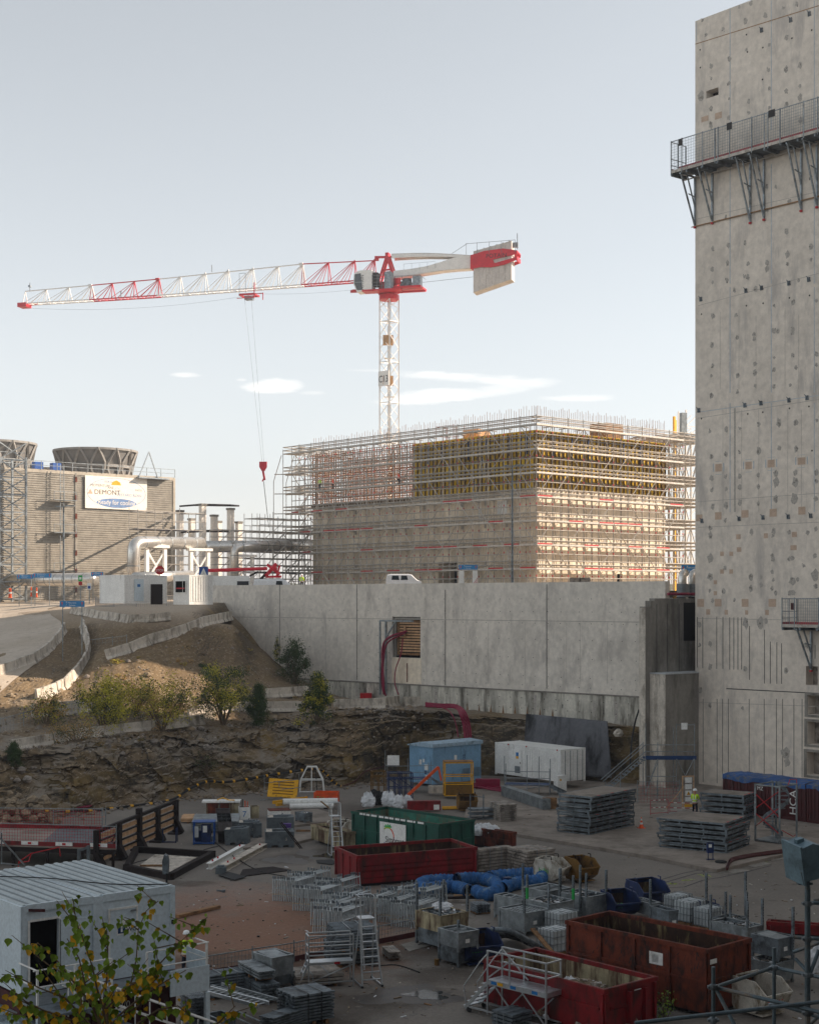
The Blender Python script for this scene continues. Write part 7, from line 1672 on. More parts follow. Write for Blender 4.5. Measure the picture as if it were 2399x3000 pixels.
# timber and pipe scraps by the ducts
for i, (x0,y0,x1,y1,m_,w_) in enumerate(((1300,2632,1425,2628,'dark_rust',.16),(1310,2640,1418,2640,'wood_grey',.14),(1330,2625,1380,2622,'wood_pale',.1),(1395,2617,1412,2619,'barrier',.2))):
    a_, b_ = P(x0,y0,.08+.02*i), P(x1,y1,.08+.02*i); s = MB(m_); s.bar(Vector((0,0,0)), b_-a_, w_, w_*.7); o = s.build('timber_baulk', None, label=['rusty beam lying nearest the blue duct mouth','grey timber lying in front of the rusty beam','short pale plank under the blue duct mouth','pale block beside the blue duct mouth'][i], cat='timber'); o.location = a_
def hose_heap(label, n, seed):
    r = random.Random(seed)
    for i in range(n):
        a_ = P(1415+r.uniform(0,40), 2742+r.uniform(-8,12), .3+.1*(i % 4)); b_ = P(1480+r.uniform(-10,40), 2728+r.uniform(0,14), .75-.07*i); c_ = P(1520+i*7, 2752+i*3, .35+.05*(i % 3))
        line3('suction_hose', '%s black suction hose from the left in the pile by the white tank' % ORD[i], 'hose', [a_, b_, c_, c_+Vector((.35,-.2,-.12))], .1, 'rubber', None, 'black hoses piled by the white tank', n=8)
hose_heap('', 8, 3)
line3('suction_hose', 'long grey ribbed hose arching over the black pile', 'hose', [P(1408,2742,.5), P(1440,2726,1.2), P(1490,2728,1.45), P(1545,2755,1.0), P(1575,2772,.6)], .11, 'galv_dark', None, None, n=10)
MB('wood').bar((0,0,0),(.9,-1.5,-.9),.22,.06).build('timber_board', None, label='brown board propped against the hose pile near the white tank', cat='board').location = P(1560, 2722, 1.05)
# ---- loose props
def bboxprop(name, label, cat, px, py, th, fn, z=0.0, grp=None): g = TH(name, label, cat, P(px, py, z), R_(th), grp); fn(g); return g
def yellow_cage(g):
    W_, d_, h = 2.1, 1.2, 2.5
    s = MB('yellow')
    for x in (0,W_):
        for y in (0,d_): s.bar((x,y,0),(x,y,h),.08)
    for z in (.05,.9,1.5,h): s.bar((0,0,z),(W_,0,z),.07).bar((0,d_,z),(W_,d_,z),.07).bar((0,0,z),(0,d_,z),.07).bar((W_,0,z),(W_,d_,z),.07)
    s.build('frame', g); MB('ochre').box(.04,.0,.1,W_-.04,.03,.85).box(0,.04,.1,.03,d_-.04,.85).box(.04,.04,.05,W_-.04,d_-.04,.1).build('side_sheet', g); MB('wood').box(-.05,-.05,h+.04,W_+.05,d_+.05,h+.1).build('roof_board', g)
bboxprop('lifting_cage', 'tall yellow lifting cage with a roof in front of the light blue cabin', 'cage', 1304, 2334, 4, yellow_cage, .2)
def cagef(mat, W_=1.3, d_=1.1, h=2.0):
    def f(g):
        s = MB(mat)
        for x in (0,W_*.5,W_):
            for y in (0,d_): s.bar((x,y,0),(x,y,h if x != W_*.5 else h*.8),.07)
        for z in (.1,h*.45,h*.8,h): s.bar((0,0,z),(W_,0,z),.06).bar((0,d_,z),(W_,d_,z),.06).bar((0,0,z),(0,d_,z),.06).bar((W_,0,z),(W_,d_,z),.06)
        s.bar((0,0,h*.8),(W_,0,h*.45),.05); s.build('frame', g)
    return f
bboxprop('material_cage', 'yellow brown upright cage frame at the rock foot', 'cage', 1092, 2335, 10, cagef('ochre', 1.0, .8, 1.9), 0)
bboxprop('material_cage', 'navy cage frame left of its twin near the light blue cabin', 'cage', 1140, 2345, 8, cagef('navy', .95, .9, 2.0), 0)
bboxprop('material_cage', 'navy cage frame right of its twin near the orange beam', 'cage', 1172, 2345, 8, cagef('navy', .95, .9, 2.0), 0)
a_ = P(1196, 2330, .6); s = MB('orange'); s.bar((0,0,0), PD(1285,2248,a_.y+.5)-a_, .14, .2).bar(PD(1285,2248,a_.y+.5)-a_, PD(1293,2288,a_.y+.5)-a_, .14).build('orange_beam', None, label='orange steel beam propped up in front of the light blue cabin', cat='beam').location = a_
for i, (x, y, q, m_) in enumerate(((1080,2358,1.1,'bag_white'),(1112,2352,1.0,'black'),(1140,2356,1.2,'bag_white'),(1170,2362,1.0,'bag_white'),(1098,2342,.9,'black'),(1195,2360,.9,'bag_white'))):
    sack('%s sack in the row of big bags behind the green skip, %s from the left' % ('black' if m_ == 'black' else 'white', ORD[[0,2,3,4,1,5][i]]), P(x, y+6), q, q*.8, q*.85, i+30, m_, 'big bags behind the green skip', name='big_bag')
g = TH('red_steel_beam', 'dark red steel girder with a white label behind the green skip', 'girder', P(1194, 2380, 0), R_(4)); MB('red_skip').box(0,0,.1,2.35,.5,.75).build('girder_body', g); MB('white').box(1.85,-.01,.15,2.25,-.003,.5).build('label_plate', g); MB('red_skip').box(0,-.03,.7,2.35,-.001,.76).build('flange', g)
s = MB('yellow')
for k in range(7): s.tube((0,.12*k,.08+.05*(k%2)),(1.55,.12*k+.1,.1+.05*(k%2)), .06, 6)
s.build('yellow_tubes', None, label='yellow tubes lying behind the dark red girder', cat='tubes').location = P(1296, 2374, 0)
g = TH('clamp_rack', 'low rack of steel clamps with upright posts right of the green skip', 'rack', P(1378, 2412, .0), R_(10)); s = MB('galv_dark')
for x in (0,.9,1.8): s.bar((x,0,0),(x,0,1.9 if x != 1.8 else 1.3),.07)
for z in (.2,.5,.8): s.box(0,0,z,1.9,.9,z+.12)
s.bar((.1,0,1.8),(1.0,0,1.7),.05); s.build('members', g)
def yellow_ramp(g):
    s = MB('yellow'); s.X = Matrix.Rotation(R_(-28),4,'X') @ Matrix.Rotation(R_(4),4,'Y'); s.box(0,0,0,2.2,.08,1.45); s.mat('ochre')
    for k in range(5): s.box(.35,-.02,.25+k*.23,1.9,-.003,.31+k*.23)
    s.build('panel', g)
bboxprop('slotted_plate', 'tilted yellow slotted steel panel leaning back above yellow beams', 'panel', 783, 2334, 0, yellow_ramp, .35)
tubes(TH('light_rail', 'thin steel railing standing around the tilted yellow panel', 'railing', P(775,2338,.2), 0), 'rails', [((0,0,0),(0,0,1.7)),((0,0,1.1),(2.7,-.2,1.4)),((0,0,.5),(2.7,-.2,.8)),((1.1,0,0),(1.1,0,1.2)),((2.6,-.2,0),(2.6,-.2,1.8))], 'steel', .025)
for i, (x0,y0,x1,y1) in enumerate(((800,2352,900,2338),(810,2358,912,2345),(765,2345,870,2330),(822,2346,905,2332))):
    a_, b_ = P(x0,y0,.3), P(x1,y1,.3); MB('yellow' if i < 2 else 'steel').bar((0,0,0), b_-a_, .14 if i < 2 else .06, .22 if i < 2 else .06).build('steel_beam_length', None, label=['front yellow beam below the tilted yellow panel','rear yellow beam below the tilted yellow panel','thin grey tube crossing left below the tilted yellow panel','thin grey tube lying on the yellow beams'][i], cat='beam').location = a_
def white_tower(g):
    s = MB('white'); B = [(-.95,-.4),(.95,-.4),(.95,.4),(-.95,.4)]; T_ = [(-.35,-.25),(.35,-.25),(.35,.25),(-.35,.25)]
    for (x,y),(u,v) in zip(B,T_): s.bar((x,y,0),(x*.9,y*.9,1.0),.08).bar((x*.9,y*.9,1.0),(u,v,2.0),.08)
    for i in range(4): a,b = B[i],B[(i+1)%4]; s.bar((a[0]*.9,a[1]*.9,1.0),(b[0]*.9,b[1]*.9,1.0),.06); a,b = T_[i],T_[(i+1)%4]; s.bar((a[0],a[1],2.0),(b[0],b[1],2.0),.07); 
    s.bar((-.95,-.4,.1),(.95,-.4,.1),.07).bar((0,-.4,.1),(0,-.25,2.0),.06).mat('black').bar((.4,-.1,.2),(.3,-.1,1.9),.06).build('frame', g)
bboxprop('frame_trestle', 'white tapered steel frame standing against the rock', 'frame', 914, 2322, 0, white_tower, 0)
def mesh_bin(mat):
    def f(g):
        s = MB(mat); s.hollow(0,0,0,1.75,1.0,.75,.03,mat)
        for k in range(6): s.box(-.02,-.03,.08+k*.11,1.77,-.003,.13+k*.11)
        s.build('body', g)
    return f
g = bboxprop('orange_bin', 'orange slatted steel bin with a green number on its side', 'bin', 920, 2352, -6, mesh_bin('orange'), 0); text('T16', .38, 'paint_green', (.2,-.035,.2), RF, g)
g = TH('steel_pipe', 'thick flaking white pipe lying across the middle of the yard', 'pipe', P(829, 2372, .0), R_(3)); s = MB('white'); s.tube((0,.3,.5),(3.9,.5,.5),.22,12).tube((.5,0,.2),(3.6,.2,.2),.2,12).mat('dark_rust').tube((-.02,.3,.5),(0,.3,.5),.15,10).box(1.2,-.05,0,1.5,.6,.1).box(2.9,-.05,0,3.2,.6,.1).build('pipe_body', g)
MB('ochre').bar((0,0,0),(.75,-.35,-.55),.16,.04).build('rusty_strap', None, label='brown strap of steel lying over the white pipe', cat='steel strip').location = P(940, 2348, .95)
def wbox(rusttop):
    def f(g):
        s = MB('white'); s.box(0,0,.05,1.45,1.1,.62).build('body', g); MB('rust').box(-.03,-.03,.621,1.48,1.13,.66).build('lid', g)
    return f
bboxprop('white_box', 'white steel box with a rusted brown lid behind the concrete blocks', 'box', 790, 2404, 12, wbox(1), 0)
def wtable(g):
    s = MB('white'); s.box(-.3,-.1,1.1,2.3,1.0,1.2).build('top', g); s = MB('rust'); s.box(0,.05,.3,.75,.9,1.09).box(.95,.05,.3,1.5,.9,1.09).build('rusted_side', g); s = MB('skip_inner_pale'); s.box(1.55,.0,.2,2.1,.95,1.09).box(0,0,0,.08,.1,1.09).box(.8,.0,0,.9,.1,1.09).box(2.12,0,0,2.2,.1,1.09).build('leg', g); s = MB('yellow'); s.path([(.7,.3,1.25),(1.1,.3,1.4),(1.5,.4,1.22),(1.9,.2,1.24)], .04, 5).build('yellow_sling', g)
bboxprop('steel_bench', 'white topped rusty steel workbench at the rock foot', 'workbench', 605, 2400, 3, wtable, 0)
def bin7(g):
    MB('white').hollow(0,0,0,.75,.65,.85,.03,'skip_inner').build('body', g); text('7', .55, 'paint_blue', (.2,-.008,.2), RF, g)
    s = MB('orange'); s.bar((.45,.3,.5),(.42,.3,1.25),.07).bar((.58,.3,.5),(.6,.3,1.2),.05).mat('dark_rust').bar((.2,.3,.5),(.15,.3,1.3),.05).bar((.3,.4,.5),(.28,.4,1.35),.05).build('tools', g)
bboxprop('tool_bin', 'small white bin painted with a blue 7 holding upright tools', 'bin', 702, 2403, 14, bin7, 0)
bboxprop('tool_bin', 'plain small white bin just right of the one painted 7', 'bin', 738, 2398, 14, lambda g: MB('skip_inner_pale').hollow(0,0,0,.5,.6,.8,.03,'skip_inner').build('body', g), 0)
# concrete ballast blocks
def block(label, px, py, th, W_=2.1, d_=1.5, h=.95, tilt=0, num=None):
    g = TH('ballast_block', label, 'ballast block', P(px, py, .0), R_(th), 'grey ballast blocks'); g.rotation_euler = (0, tilt, R_(th))
    s = MB('block_grey'); s.box(0,0,.14,W_,d_,h).box(0,0,0,W_*.22,d_,.139).box(W_*.45,0,0,W_*.62,d_,.139).box(W_*.8,0,0,W_,d_,.139); s.build('body', g)
    s = MB('galv_dark'); s.box(W_*.25,d_*.3,h,W_*.8,d_*.42,h+.1).box(W_*.4,d_*.6,h,W_*.9,d_*.7,h+.08).bar((W_*.5,d_*.5,h),(W_*.6,d_*.5,h+.2),.05).build('lifting_bar', g); MB('barrier').box(W_*.04,d_*.08,h+.001,W_*.24,d_*.9,h+.006).build('worn_patch', g)
    if num: text(num, .22, 'barrier', (W_*.7,-.006,h*.45), RF, g)
    return g
block('grey concrete ballast block behind the tilted one, left of the pair', 700, 2456, 8, 1.15, 1.2, .95, num='7')
block('second grey ballast block, joined right of the left rear one', 742, 2456, 12, .55, 1.2, .9)
block('wide grey ballast block with a purple cloth on top', 782, 2440, 6, 1.75, 1.3, .95, num='74')
block('grey ballast block standing in front with two leaning bars', 777, 2485, 6, 1.75, 1.4, .95, num='5')
block('tilted grey ballast block next to the blue compressor', 660, 2478, 0, 1.45, 1.0, .95, tilt=-.07)
MB('purple').box(0,0,0,.32,.02,.5).box(-.25,0,.5,.32,.4,.53).build('cloth', None, label='purple cloth hanging over the wide grey ballast block', cat='cloth').location = P(838, 2440, .55)
s = MB('dark_rust'); s.bar((0,0,1.5),(1.3,-.7,.02),.05).bar((-.08,0,1.45),(1.2,-.75,.02),.05).build('steel_rods', None, label='two dark steel bars leaning on the front ballast block', cat='steel bars').location = P(825, 2482, 0)
MB('wood').box(0,0,0,.9,.15,.12).build('timber_baulk', None, label='small yellowish timber beside the wide ballast block', cat='timber').location = P(868, 2438, .16)
def compressor(g):
    s = MB('blue'); W_, d_, h = 1.3, .9, 1.35
    for x in (0,W_-.07):
        for y in (0,d_-.07): s.box(x,y,.0,x+.07,y+.07,h)
    s.box(-.02,-.02,h,W_+.02,d_+.02,h+.05).box(0,0,.05,W_,d_,.13).build('frame', g); s = MB('navy'); s.box(.5,.03,.14,1.05,.8,1.2).box(.1,.3,.14,.5,.8,.8).build('machine', g)
    MB('white').box(.6,.015,.75,.85,.028,1.15).build('notice', g); MB('plastic_white').box(.1,.0,.45,.32,.2,1.1).build('side_tank', g); s = MB('galv_dark'); s.lathe([(.14,0),(.14,.3)], 12, (1.15,.3,.2)).build('motor', g)
bboxprop('air_compressor', 'blue framed compressor unit left of the grey ballast blocks', 'machine', 566, 2476, 3, compressor, 0)
# I-beams and flat sheets on the ground
def ibeam(label, x0, y0, x1, y1, mat, w_=.32, h=.34, z=.0):
    a_, b_ = P(x0,y0,z), P(x1,y1,z); d = b_-a_; g = TH('steel_girder', label, 'girder', a_, math.atan2(d.y,d.x), None); L_ = d.length; s = MB(mat)
    s.box(0,-w_/2,0,L_,w_/2,.03).box(0,-w_/2,h-.03,L_,w_/2,h).box(0,-.015,.03,L_,.015,h-.03); s.build('profile', g); s = MB('red')
    for k in (.1,.25,.9): s.box(L_*k,-.04,h,L_*k+.06,.04,h+.1)
    s.build('bolt', g)
ibeam('left pale steel girder with red bolts pointing at the ballast blocks', 612, 2548, 712, 2492, 'white')
ibeam('right longer pale steel girder with red bolts', 655, 2552, 772, 2487, 'barrier', .5, .32)
MB('block_grey').box(0,0,0,.55,.45,.35).box(.1,.1,.351,.45,.35,.45).build('ballast_weight', None, label='small grey cast weight at the end of the right pale girder', cat='weight').location = P(632, 2562, 0)
def flat(label, pts, mat, z=.02, t=.03, name='steel_sheet', cat='sheet'):
    v = [P(*q, z) for q in pts]; MB(mat).ext([(p.x,p.y,z) for p in v], (0,0,t)).build(name, None, label=label, cat=cat)
flat('large dark steel sheet lying flat in front of the girders', [(700,2571),(855,2551),(800,2541),(712,2549)], 'dark_rust')
flat('smaller dark sheet lying under the left end of the large one', [(640,2566),(688,2580),(722,2570),(668,2556)], 'rubber', .06)
flat('dark sheet pieces lying left of the red skip', [(926,2522),(972,2520),(985,2528),(975,2535),(930,2530)], 'rubber', .03)
MB('wood').bar((0,0,.1), P(641,2663,0)-P(519,2692,0)+Vector((0,0,.1)), .28, .14).build('timber_baulk', None, label='long brown timber baulk lying on the reddish concrete', cat='timber').location = P(519, 2692, 0)
s = MB('galv_dark'); s.bar((0,0,.05),(.35,-.25,.05),.06).box(.3,-.35,0,.45,-.15,.12).build('dropped_hammer', None, label='dropped grey hammer like tool on the open concrete', cat='tool').location = P(636, 2612, 0)
s = MB('black'); s.box(0,0,0,.12,.1,.06).build('rubber_scrap', None, label='tiny dark scrap on the reddish concrete', cat='scrap').location = P(753, 2747, 0)
s = MB('ochre'); s.lathe([(.1,0),(.1,.25)], 10).build('rusty_can', None, label='small rusty can on the floor left of the near grey bins', cat='can').location = P(1280, 2829, 0)
# ================================================================ right side of the yard
o, a, b = fit(2284, 2474, .2, 45, 2334, 2213); g = TH('spiral_stair', 'free standing spiral stair in a grey frame with red diagonals', 'stair', (o.x,o.y,.2), R_(45)); h = 3.5
for x, y in ((0,0),(a,0),(0,b),(a,b)): MB('galv').box(x-.045,y-.045,0,x+.045,y+.045,h).build('post', g)
s = MB('galv'); s.box(-.05,-.05,.05,a+.05,b+.05,.12); [s.bar(p, q, .07) for p, q in (((0,0,h-.05),(a,0,h-.05)),((0,0,h-.05),(0,b,h-.05)),((a,0,h-.05),(a,b,h-.05)),((0,b,h-.05),(a,b,h-.05)))]; s.build('base_and_top', g)
s = MB('red'); [s.tube(p, q, .026) for p, q in (((0,0,.6),(0,b,1.7)),((0,b,.9),(0,0,2.2)),((0,0,1.6),(0,b,2.9)),((0,b,2.0),(0,0,3.2)))]; s.path([(a,0,.4),(a+.1,.3,.2),(a,b*.6,.5)], .025).path([(a*.5,0,h),(a*.6,0,h+.3),(a,0,h+.25),(a,0,h-.3)], .025).build('red_tubes', g)
s = MB('galv_dark'); cx, cy = a/2, b/2; s.tube((cx,cy,.1),(cx,cy,h), .06, 8); rs = min(a, b)*.47
for i in range(14):
    t = i*R_(28); z = .25+i*.225; p = [(cx,cy,z)]+[(cx+rs*math.cos(t+k*R_(16)),cy+rs*math.sin(t+k*R_(16)),z) for k in range(3)]; s.ext(p, (0,0,.04)); q = [(cx+rs*math.cos(t+k*R_(28)),cy+rs*math.sin(t+k*R_(28)),z+k*.225-.1) for k in range(2)]; s.face([q[0],q[1],(q[1][0],q[1][1],q[1][2]+.3),(q[0][0],q[0][1],q[0][2]+.3)])
s.build('spiral_steps', g)
ang = R_(-51.7); p0 = PD(2118, 2272, 105)
for i, (lab, dx, Lc) in enumerate((('maroon container under a blue tarp beside the tower foot', 0, 7.0), ('second maroon container under blue tarp at the right edge', 7.08, 6.0))):
    g = TH('tarped_container', lab, 'container', (p0.x+math.cos(ang)*dx, p0.y+math.sin(ang)*dx, .2), ang); s = MB('maroon'); s.box(.03,.03,.1,Lc-.03,2.4,2.42); x = .2
    while x < Lc-.25: s.box(x,-.01,.25,x+.14,.029,2.25); x += .3
    s.build('wall', g); s = MB('maroon')
    for x in (0,Lc-.15): s.box(x,-.02,0,x+.15,.14,2.45).box(x,2.3,0,x+.15,2.45,2.45)
    s.box(.15,-.02,2.27,Lc-.15,.05,2.43).box(.15,-.02,0,Lc-.15,.05,.16).build('frame', g)
    s = MB('tarp_blue'); r = random.Random(i+5); nx = 24; V = []
    for k in range(nx+1):
        for j, (y, z) in enumerate(((-.06,2.2),(-.07,2.5),(.5,2.6),(1.2,2.64),(2.0,2.6),(2.5,2.5),(2.5,2.2))): V.append((Lc*k/nx, y+r.uniform(-.02,.02), z+r.uniform(-.06,.05)+(.08*math.sin(k*.8) if j == 0 else 0)))
    s.add(V, [(k*7+j,(k+1)*7+j,(k+1)*7+j+1,k*7+j+1) for k in range(nx) for j in range(6)]); s.build('tarp', g)
    if i == 0: text('MZ', .35, 'white', (3.0,-.014,1.75), RF, g); text('HCA', .8, 'white', (6.25,-.014,.35), (R_(90),R_(-90),0), g)
g = TH('socket_post', 'small navy power socket post at the slab corner', 'socket post', P(2073, 2521, .2), R_(8)); s = MB('navy'); s.box(.02,0,0,.06,.05,.4).box(.3,0,0,.34,.05,.4).box(-.05,-.05,.03,.42,.15,.05).build('stand', g); MB('navy').box(0,-.02,.4,.36,.2,1.0).build('box', g); MB('white').box(.06,-.03,.72,.24,-.022,.9).build('notice', g)
MB('rubber').lathe([(.3,0),(.34,.05),(.3,.1)], 14).build('coiled_cable', None, label='black cable coiled on the slab beside the navy socket post', cat='cable').location = P(2112, 2528, .2)
for i in range(3): line3('hose', '%s of three dark red hoses running along the slab edge to the right' % ORD[i], 'hose', [P(x, y+i*3, .26) for x, y in ((2130,2542),(2140,2520),(2160,2512),(2215,2502),(2310,2490),(2399,2484),(2470,2476))], .07, 'maroon', None, 'dark red hoses on the slab')
for i in range(3): line3('hose', '%s of three crimson hoses lying behind the white container deck' % ORD[i], 'hose', [P(x, y+i*5, .35) for x, y in ((1375,2302),(1400,2296),(1450,2306),(1500,2310))], .08, 'crimson', None, 'crimson hoses by the white container')
MB('crimson').box(0,0,0,1.9,.5,.75).build('crimson_case', None, label='crimson case standing between the blue cabin and white container', cat='case').location = P(1394, 2312, .2)
# small posts and cables near the grey bins in the middle of the yard
line3('power_cable', 'thin black cable trailing from the compressor over the dark sheet', 'cable', [P(x, y, .05) for x, y in ((632,2470),(700,2520),(760,2552),(800,2562),(835,2568))], .025, 'rubber')
# ---- mesh fence with red kerb crossing the yard
meshfence('low mesh fence with a dark red kick board crossing the front yard', [P(x, y) for x, y in ((585,2864),(740,2838),(862,2819),(1000,2789),(1110,2767),(1222,2745))], .78, mat='galv_dark', cell=.16, kick='maroon', th=.012)
# ---- ladders and platforms
def steplad(name, label, px, py, th, h, W_, spread, cat='ladder', plat=True, rails=True):
    g = TH(name, label, cat, P(px, py), R_(th)); s = MB('alu')
    for x in (0, W_): s.bar((x,0,0),(x+(.12 if not x else -.12),spread*.5,h*.72),.06).bar((x,spread,0),(x+(.12 if not x else -.12),spread*.5+.05,h*.72),.05)
    n = int(h*.72/.27)
    for i in range(1, n): t = i/n; s.box(.12*t,spread*.5*t-.05,h*.72*t,W_-.12*t,spread*.5*t+.05,h*.72*t+.03)
    s.bar((0,0,.05),(0,spread,.05),.05).bar((W_,0,.05),(W_,spread,.05),.05).build('ladder_frame', g)
    if plat: MB('alu').box(.1,spread*.5-.05,h*.72,W_-.1,spread*.5+.55,h*.72+.05).build('platform', g)
    if rails:
        s = MB('alu')
        for x in (.1, W_-.1): s.path([(x,0.05,h*.2),(x,spread*.5-.1,h*.78),(x,spread*.5,h*.98),(x,spread*.5+.5,h*.98),(x,spread*.5+.55,h*.72)], .025, 6)
        s.tube((.1,spread*.5+.5,h*.98),(W_-.1,spread*.5+.5,h*.98), .025); s.build('hand_rail', g)
    q = MB('rubber'); [q.box(x-.04,y-.04,0,x+.04,y+.04,.08) for x in (0,W_) for y in (0,spread)]; q.build('feet', g); return g
steplad('platform_ladder', 'tall aluminium platform stepladder in front of the tube cradles', 1062, 2897, 18, 3.45, .8, 1.4)
steplad('platform_ladder', 'stepladder leaning tall between the tipping skip and green skip', 972, 2512, 15, 3.1, .75, 1.2)
g = TH('ladder_platform', 'low aluminium work platform with railings and a short ladder', 'work platform', P(905, 2898), R_(14)); s = MB('alu'); L_, W_ = 1.75, .6
for x in (0,L_):
    for y in (0,W_): s.bar((x,y,0),(x,y,2.0),.05)
for z in (1.25,1.6,2.0): s.bar((0,0,z),(L_,0,z),.045).bar((0,W_,z),(L_,W_,z),.045).bar((0,0,z),(0,W_,z),.045)
s.bar((0,0,.2),(L_,0,.2),.04).bar((0,0,.2),(L_,0,.85),.035).build('frame', g); MB('alu').box(0,0,.88,L_,W_,.98).build('deck', g); s = MB('alu')
for y in (.05,.5): s.bar((-.45,y,0),(0,y,.95),.05)
for k in range(4): s.box(-.42+.1*k,.05,.18+.2*k,-.32+.1*k,.5,.21+.2*k)
s.build('ladder', g); MB('red').box(1.0,-.03,.89,1.22,-.026,.97).build('warning_label', g)
# mobile aluminium steps in the foreground
rt = P(1645, 2900, 1.35); g = TH('mobile_steps', 'mobile aluminium stair platform standing against the bright red skip', 'work platform', (rt.x,rt.y,0), R_(135)); L_, W_ = 2.75, .8; s = MB('alu')
for x in (.03, L_*.62, L_):
    for y in (0, W_): s.bar((x,y,.1 if x != L_*.62 else 1.3),(x,y,2.4),.055)
s.build('post', g); s = MB('alu')
for z in (1.85,2.38): s.bar((0,0,z),(L_,0,z),.05).bar((0,W_,z),(L_,W_,z),.05).bar((0,0,z),(0,W_,z),.05)
for x0, x1, z0, z1 in ((.05,1.2,.2,1.25),(L_*.5,L_*.9,.2,1.25),(L_,L_*.55,1.4,2.3)): s.bar((x0,W_,z0),(x1,W_,z1),.045).bar((x1,0,z0),(x0,0,z1),.045)
s.bar((0,0,.2),(L_+.9,0,.2),.06).bar((0,W_,.2),(L_+.9,W_,.2),.06).bar((0,0,.2),(0,W_,.2),.05).build('railing', g)
s = MB('alu'); 
for k in range(12): s.box(.04+L_*k/12,.02,1.3,.02+L_*(k+1)/12,W_-.02,1.35)
s.box(0,-.02,1.18,L_,.0,1.36).box(0,W_,1.18,L_,W_+.02,1.36).box(-.02,0,1.18,0,W_,1.36); s.build('deck', g)
for x, m_ in ((.4,'paint_blue'),(1.4,'paint_blue'),(2.0,'yellow'),(2.3,'paint_blue')): MB(m_).box(x,W_+.022,1.22,x+.26,W_+.027,1.33).build('warning_label', g)
s = MB('alu')
for y in (.03, W_-.05): s.bar((L_,y,1.25),(L_+1.15,y,.1),.04,.12).path([(L_,y,2.3),(L_+.4,y,1.9),(L_+1.2,y,.9),(L_+1.1,y,.25)], .022, 6)
for k in range(6): s.box(L_+.12+.18*k,.05,1.12-.19*k,L_+.34+.18*k,W_-.05,1.15-.19*k)
s.build('stair', g)
for x in (.05,L_+.9):
    for y in (0,W_): q = MB('rubber'); q.X = Matrix.Translation((x,y,.1)) @ Matrix.Rotation(R_(90),4,'X'); q.lathe([(.1,-.03),(.1,.03)], 12); q.build('wheel', g)
# ---- floodlight on a pole and near scaffold tubes
FD = 19.0
g = TH('floodlight', 'grey blue floodlight on a pole at the right edge, close to the camera', 'floodlight', (*PD(2366,2700,FD).xy, 0), 0); t0 = g.location
def fp_(x, y, D=FD): return PD(x, y, D)-Vector(t0)
s = MB('fore_tube'); s.tube((0,0,0), fp_(2366,2600), .036, 10).tube(fp_(2366,2640), fp_(2366,2577), .03, 10); s.build('pole', g)
lm = MB('floodlamp'); c = fp_(2360,2520); X = Matrix.Translation(c) @ Matrix.Rotation(R_(-14),4,'Y') @ Matrix.Rotation(R_(20),4,'Z') @ Matrix.Rotation(R_(12),4,'X'); lm.X = X
pr = [(-.16,-.20),(-.16,.24),(.02,.26),(.14,.2),(.19,.08),(.17,0),(.19,-.06),(.15,-.19),(.02,-.22)]; lm.ext([(x,-.17,z) for x, z in pr], (0,.34,0)).box(-.19,-.2,-.24,-.161,.2,.28).box(-.1,-.02,.2,.0,.05,.3); lm.build('lamp_housing', g)
s = MB('fore_tube'); s.path([c+Vector((-.1,-.19,-.12)), c+Vector((-.06,-.19,-.28)), fp_(2353,2580), c+Vector((.02,.19,-.28)), c+Vector((0,.19,-.1))], .015, 6).box(*(fp_(2355,2585)+Vector((-.08,-.05,-.03))), *(fp_(2355,2585)+Vector((.1,.05,.0)))).build('bracket', g)
s = MB('rubber'); s.path([fp_(2366,2580), fp_(2362,2640), fp_(2371,2700), fp_(2364,2760), fp_(2368,2900)], .008, 5).build('cable', g)
g = TH('near_scaffold', 'grey scaffold tubes with couplers crossing the lower right corner', 'scaffold', (*PD(2090,3000,18.6).xy, 0), 0); t0 = g.location
def tb_(a_, b_, D0, D1=None, r=.0245):
    q = MB('fore_tube'); A = PD(*a_, D0)-Vector(t0); B = PD(*b_, D1 or D0)-Vector(t0); q.tube(A, B, r, 10); q.build('tube', g)
def cp_(x, y, D): q = MB('galv_dark'); c = PD(x, y, D)-Vector(t0); q.lathe([(.05,-.03),(.055,-.01),(.055,.01),(.05,.03)], 10, tuple(c)); q.box(c.x-.07,c.y-.03,c.z-.015,c.x+.07,c.y+.03,c.z+.015); q.build('coupler', g)
A = PD(2090, 2834, 18.6)-Vector(t0); q = MB('fore_tube'); q.tube(A, (A.x,A.y,0), .0245, 10).build('upright', g); A = PD(2268, 2778, 20)-Vector(t0); q = MB('fore_tube'); q.tube(A, (A.x,A.y,0), .0245, 10).build('upright', g)
for a_ in (((2100,2892),(2265,2836),18.6,20),((2100,2895),(2460,2981),18.6,17.6),((2268,2836),(2460,2876),20,18.9),((1860,2999),(2470,2929),17.9,17.9),((2097,2898),(2160,3020),18.6,18.3),((2328,2747),(2470,2757),19.2,19.0),((2325,2790),(2460,2742),19.4,19.0),((2330,2810),(2380,2862),19.2,19.0),((2399,2785),(2375,2850),19.1,19.0),((2300,2950),(2460,3000),19.5,19.2),((2375,2646),(2470,2650),19.1,19.1),((2385,2640),(2470,2630),19.2,19.2),((2370,3005),(2440,2940),19.5,19.2)): tb_(*a_)
for x, y, D in ((2090,2893,18.55),(2090,2990,18.6),(2268,2836,19.95),(2366,2857,19),(2366,2752,19),(2366,2648,19),(2366,2970,19),(2268,2945,19.9)): cp_(x, y, D)
sack('white plastic sheet bundle behind the near tubes at the right edge', P(2410, 2850, .6), 1.3,1.0,1.0, 44)
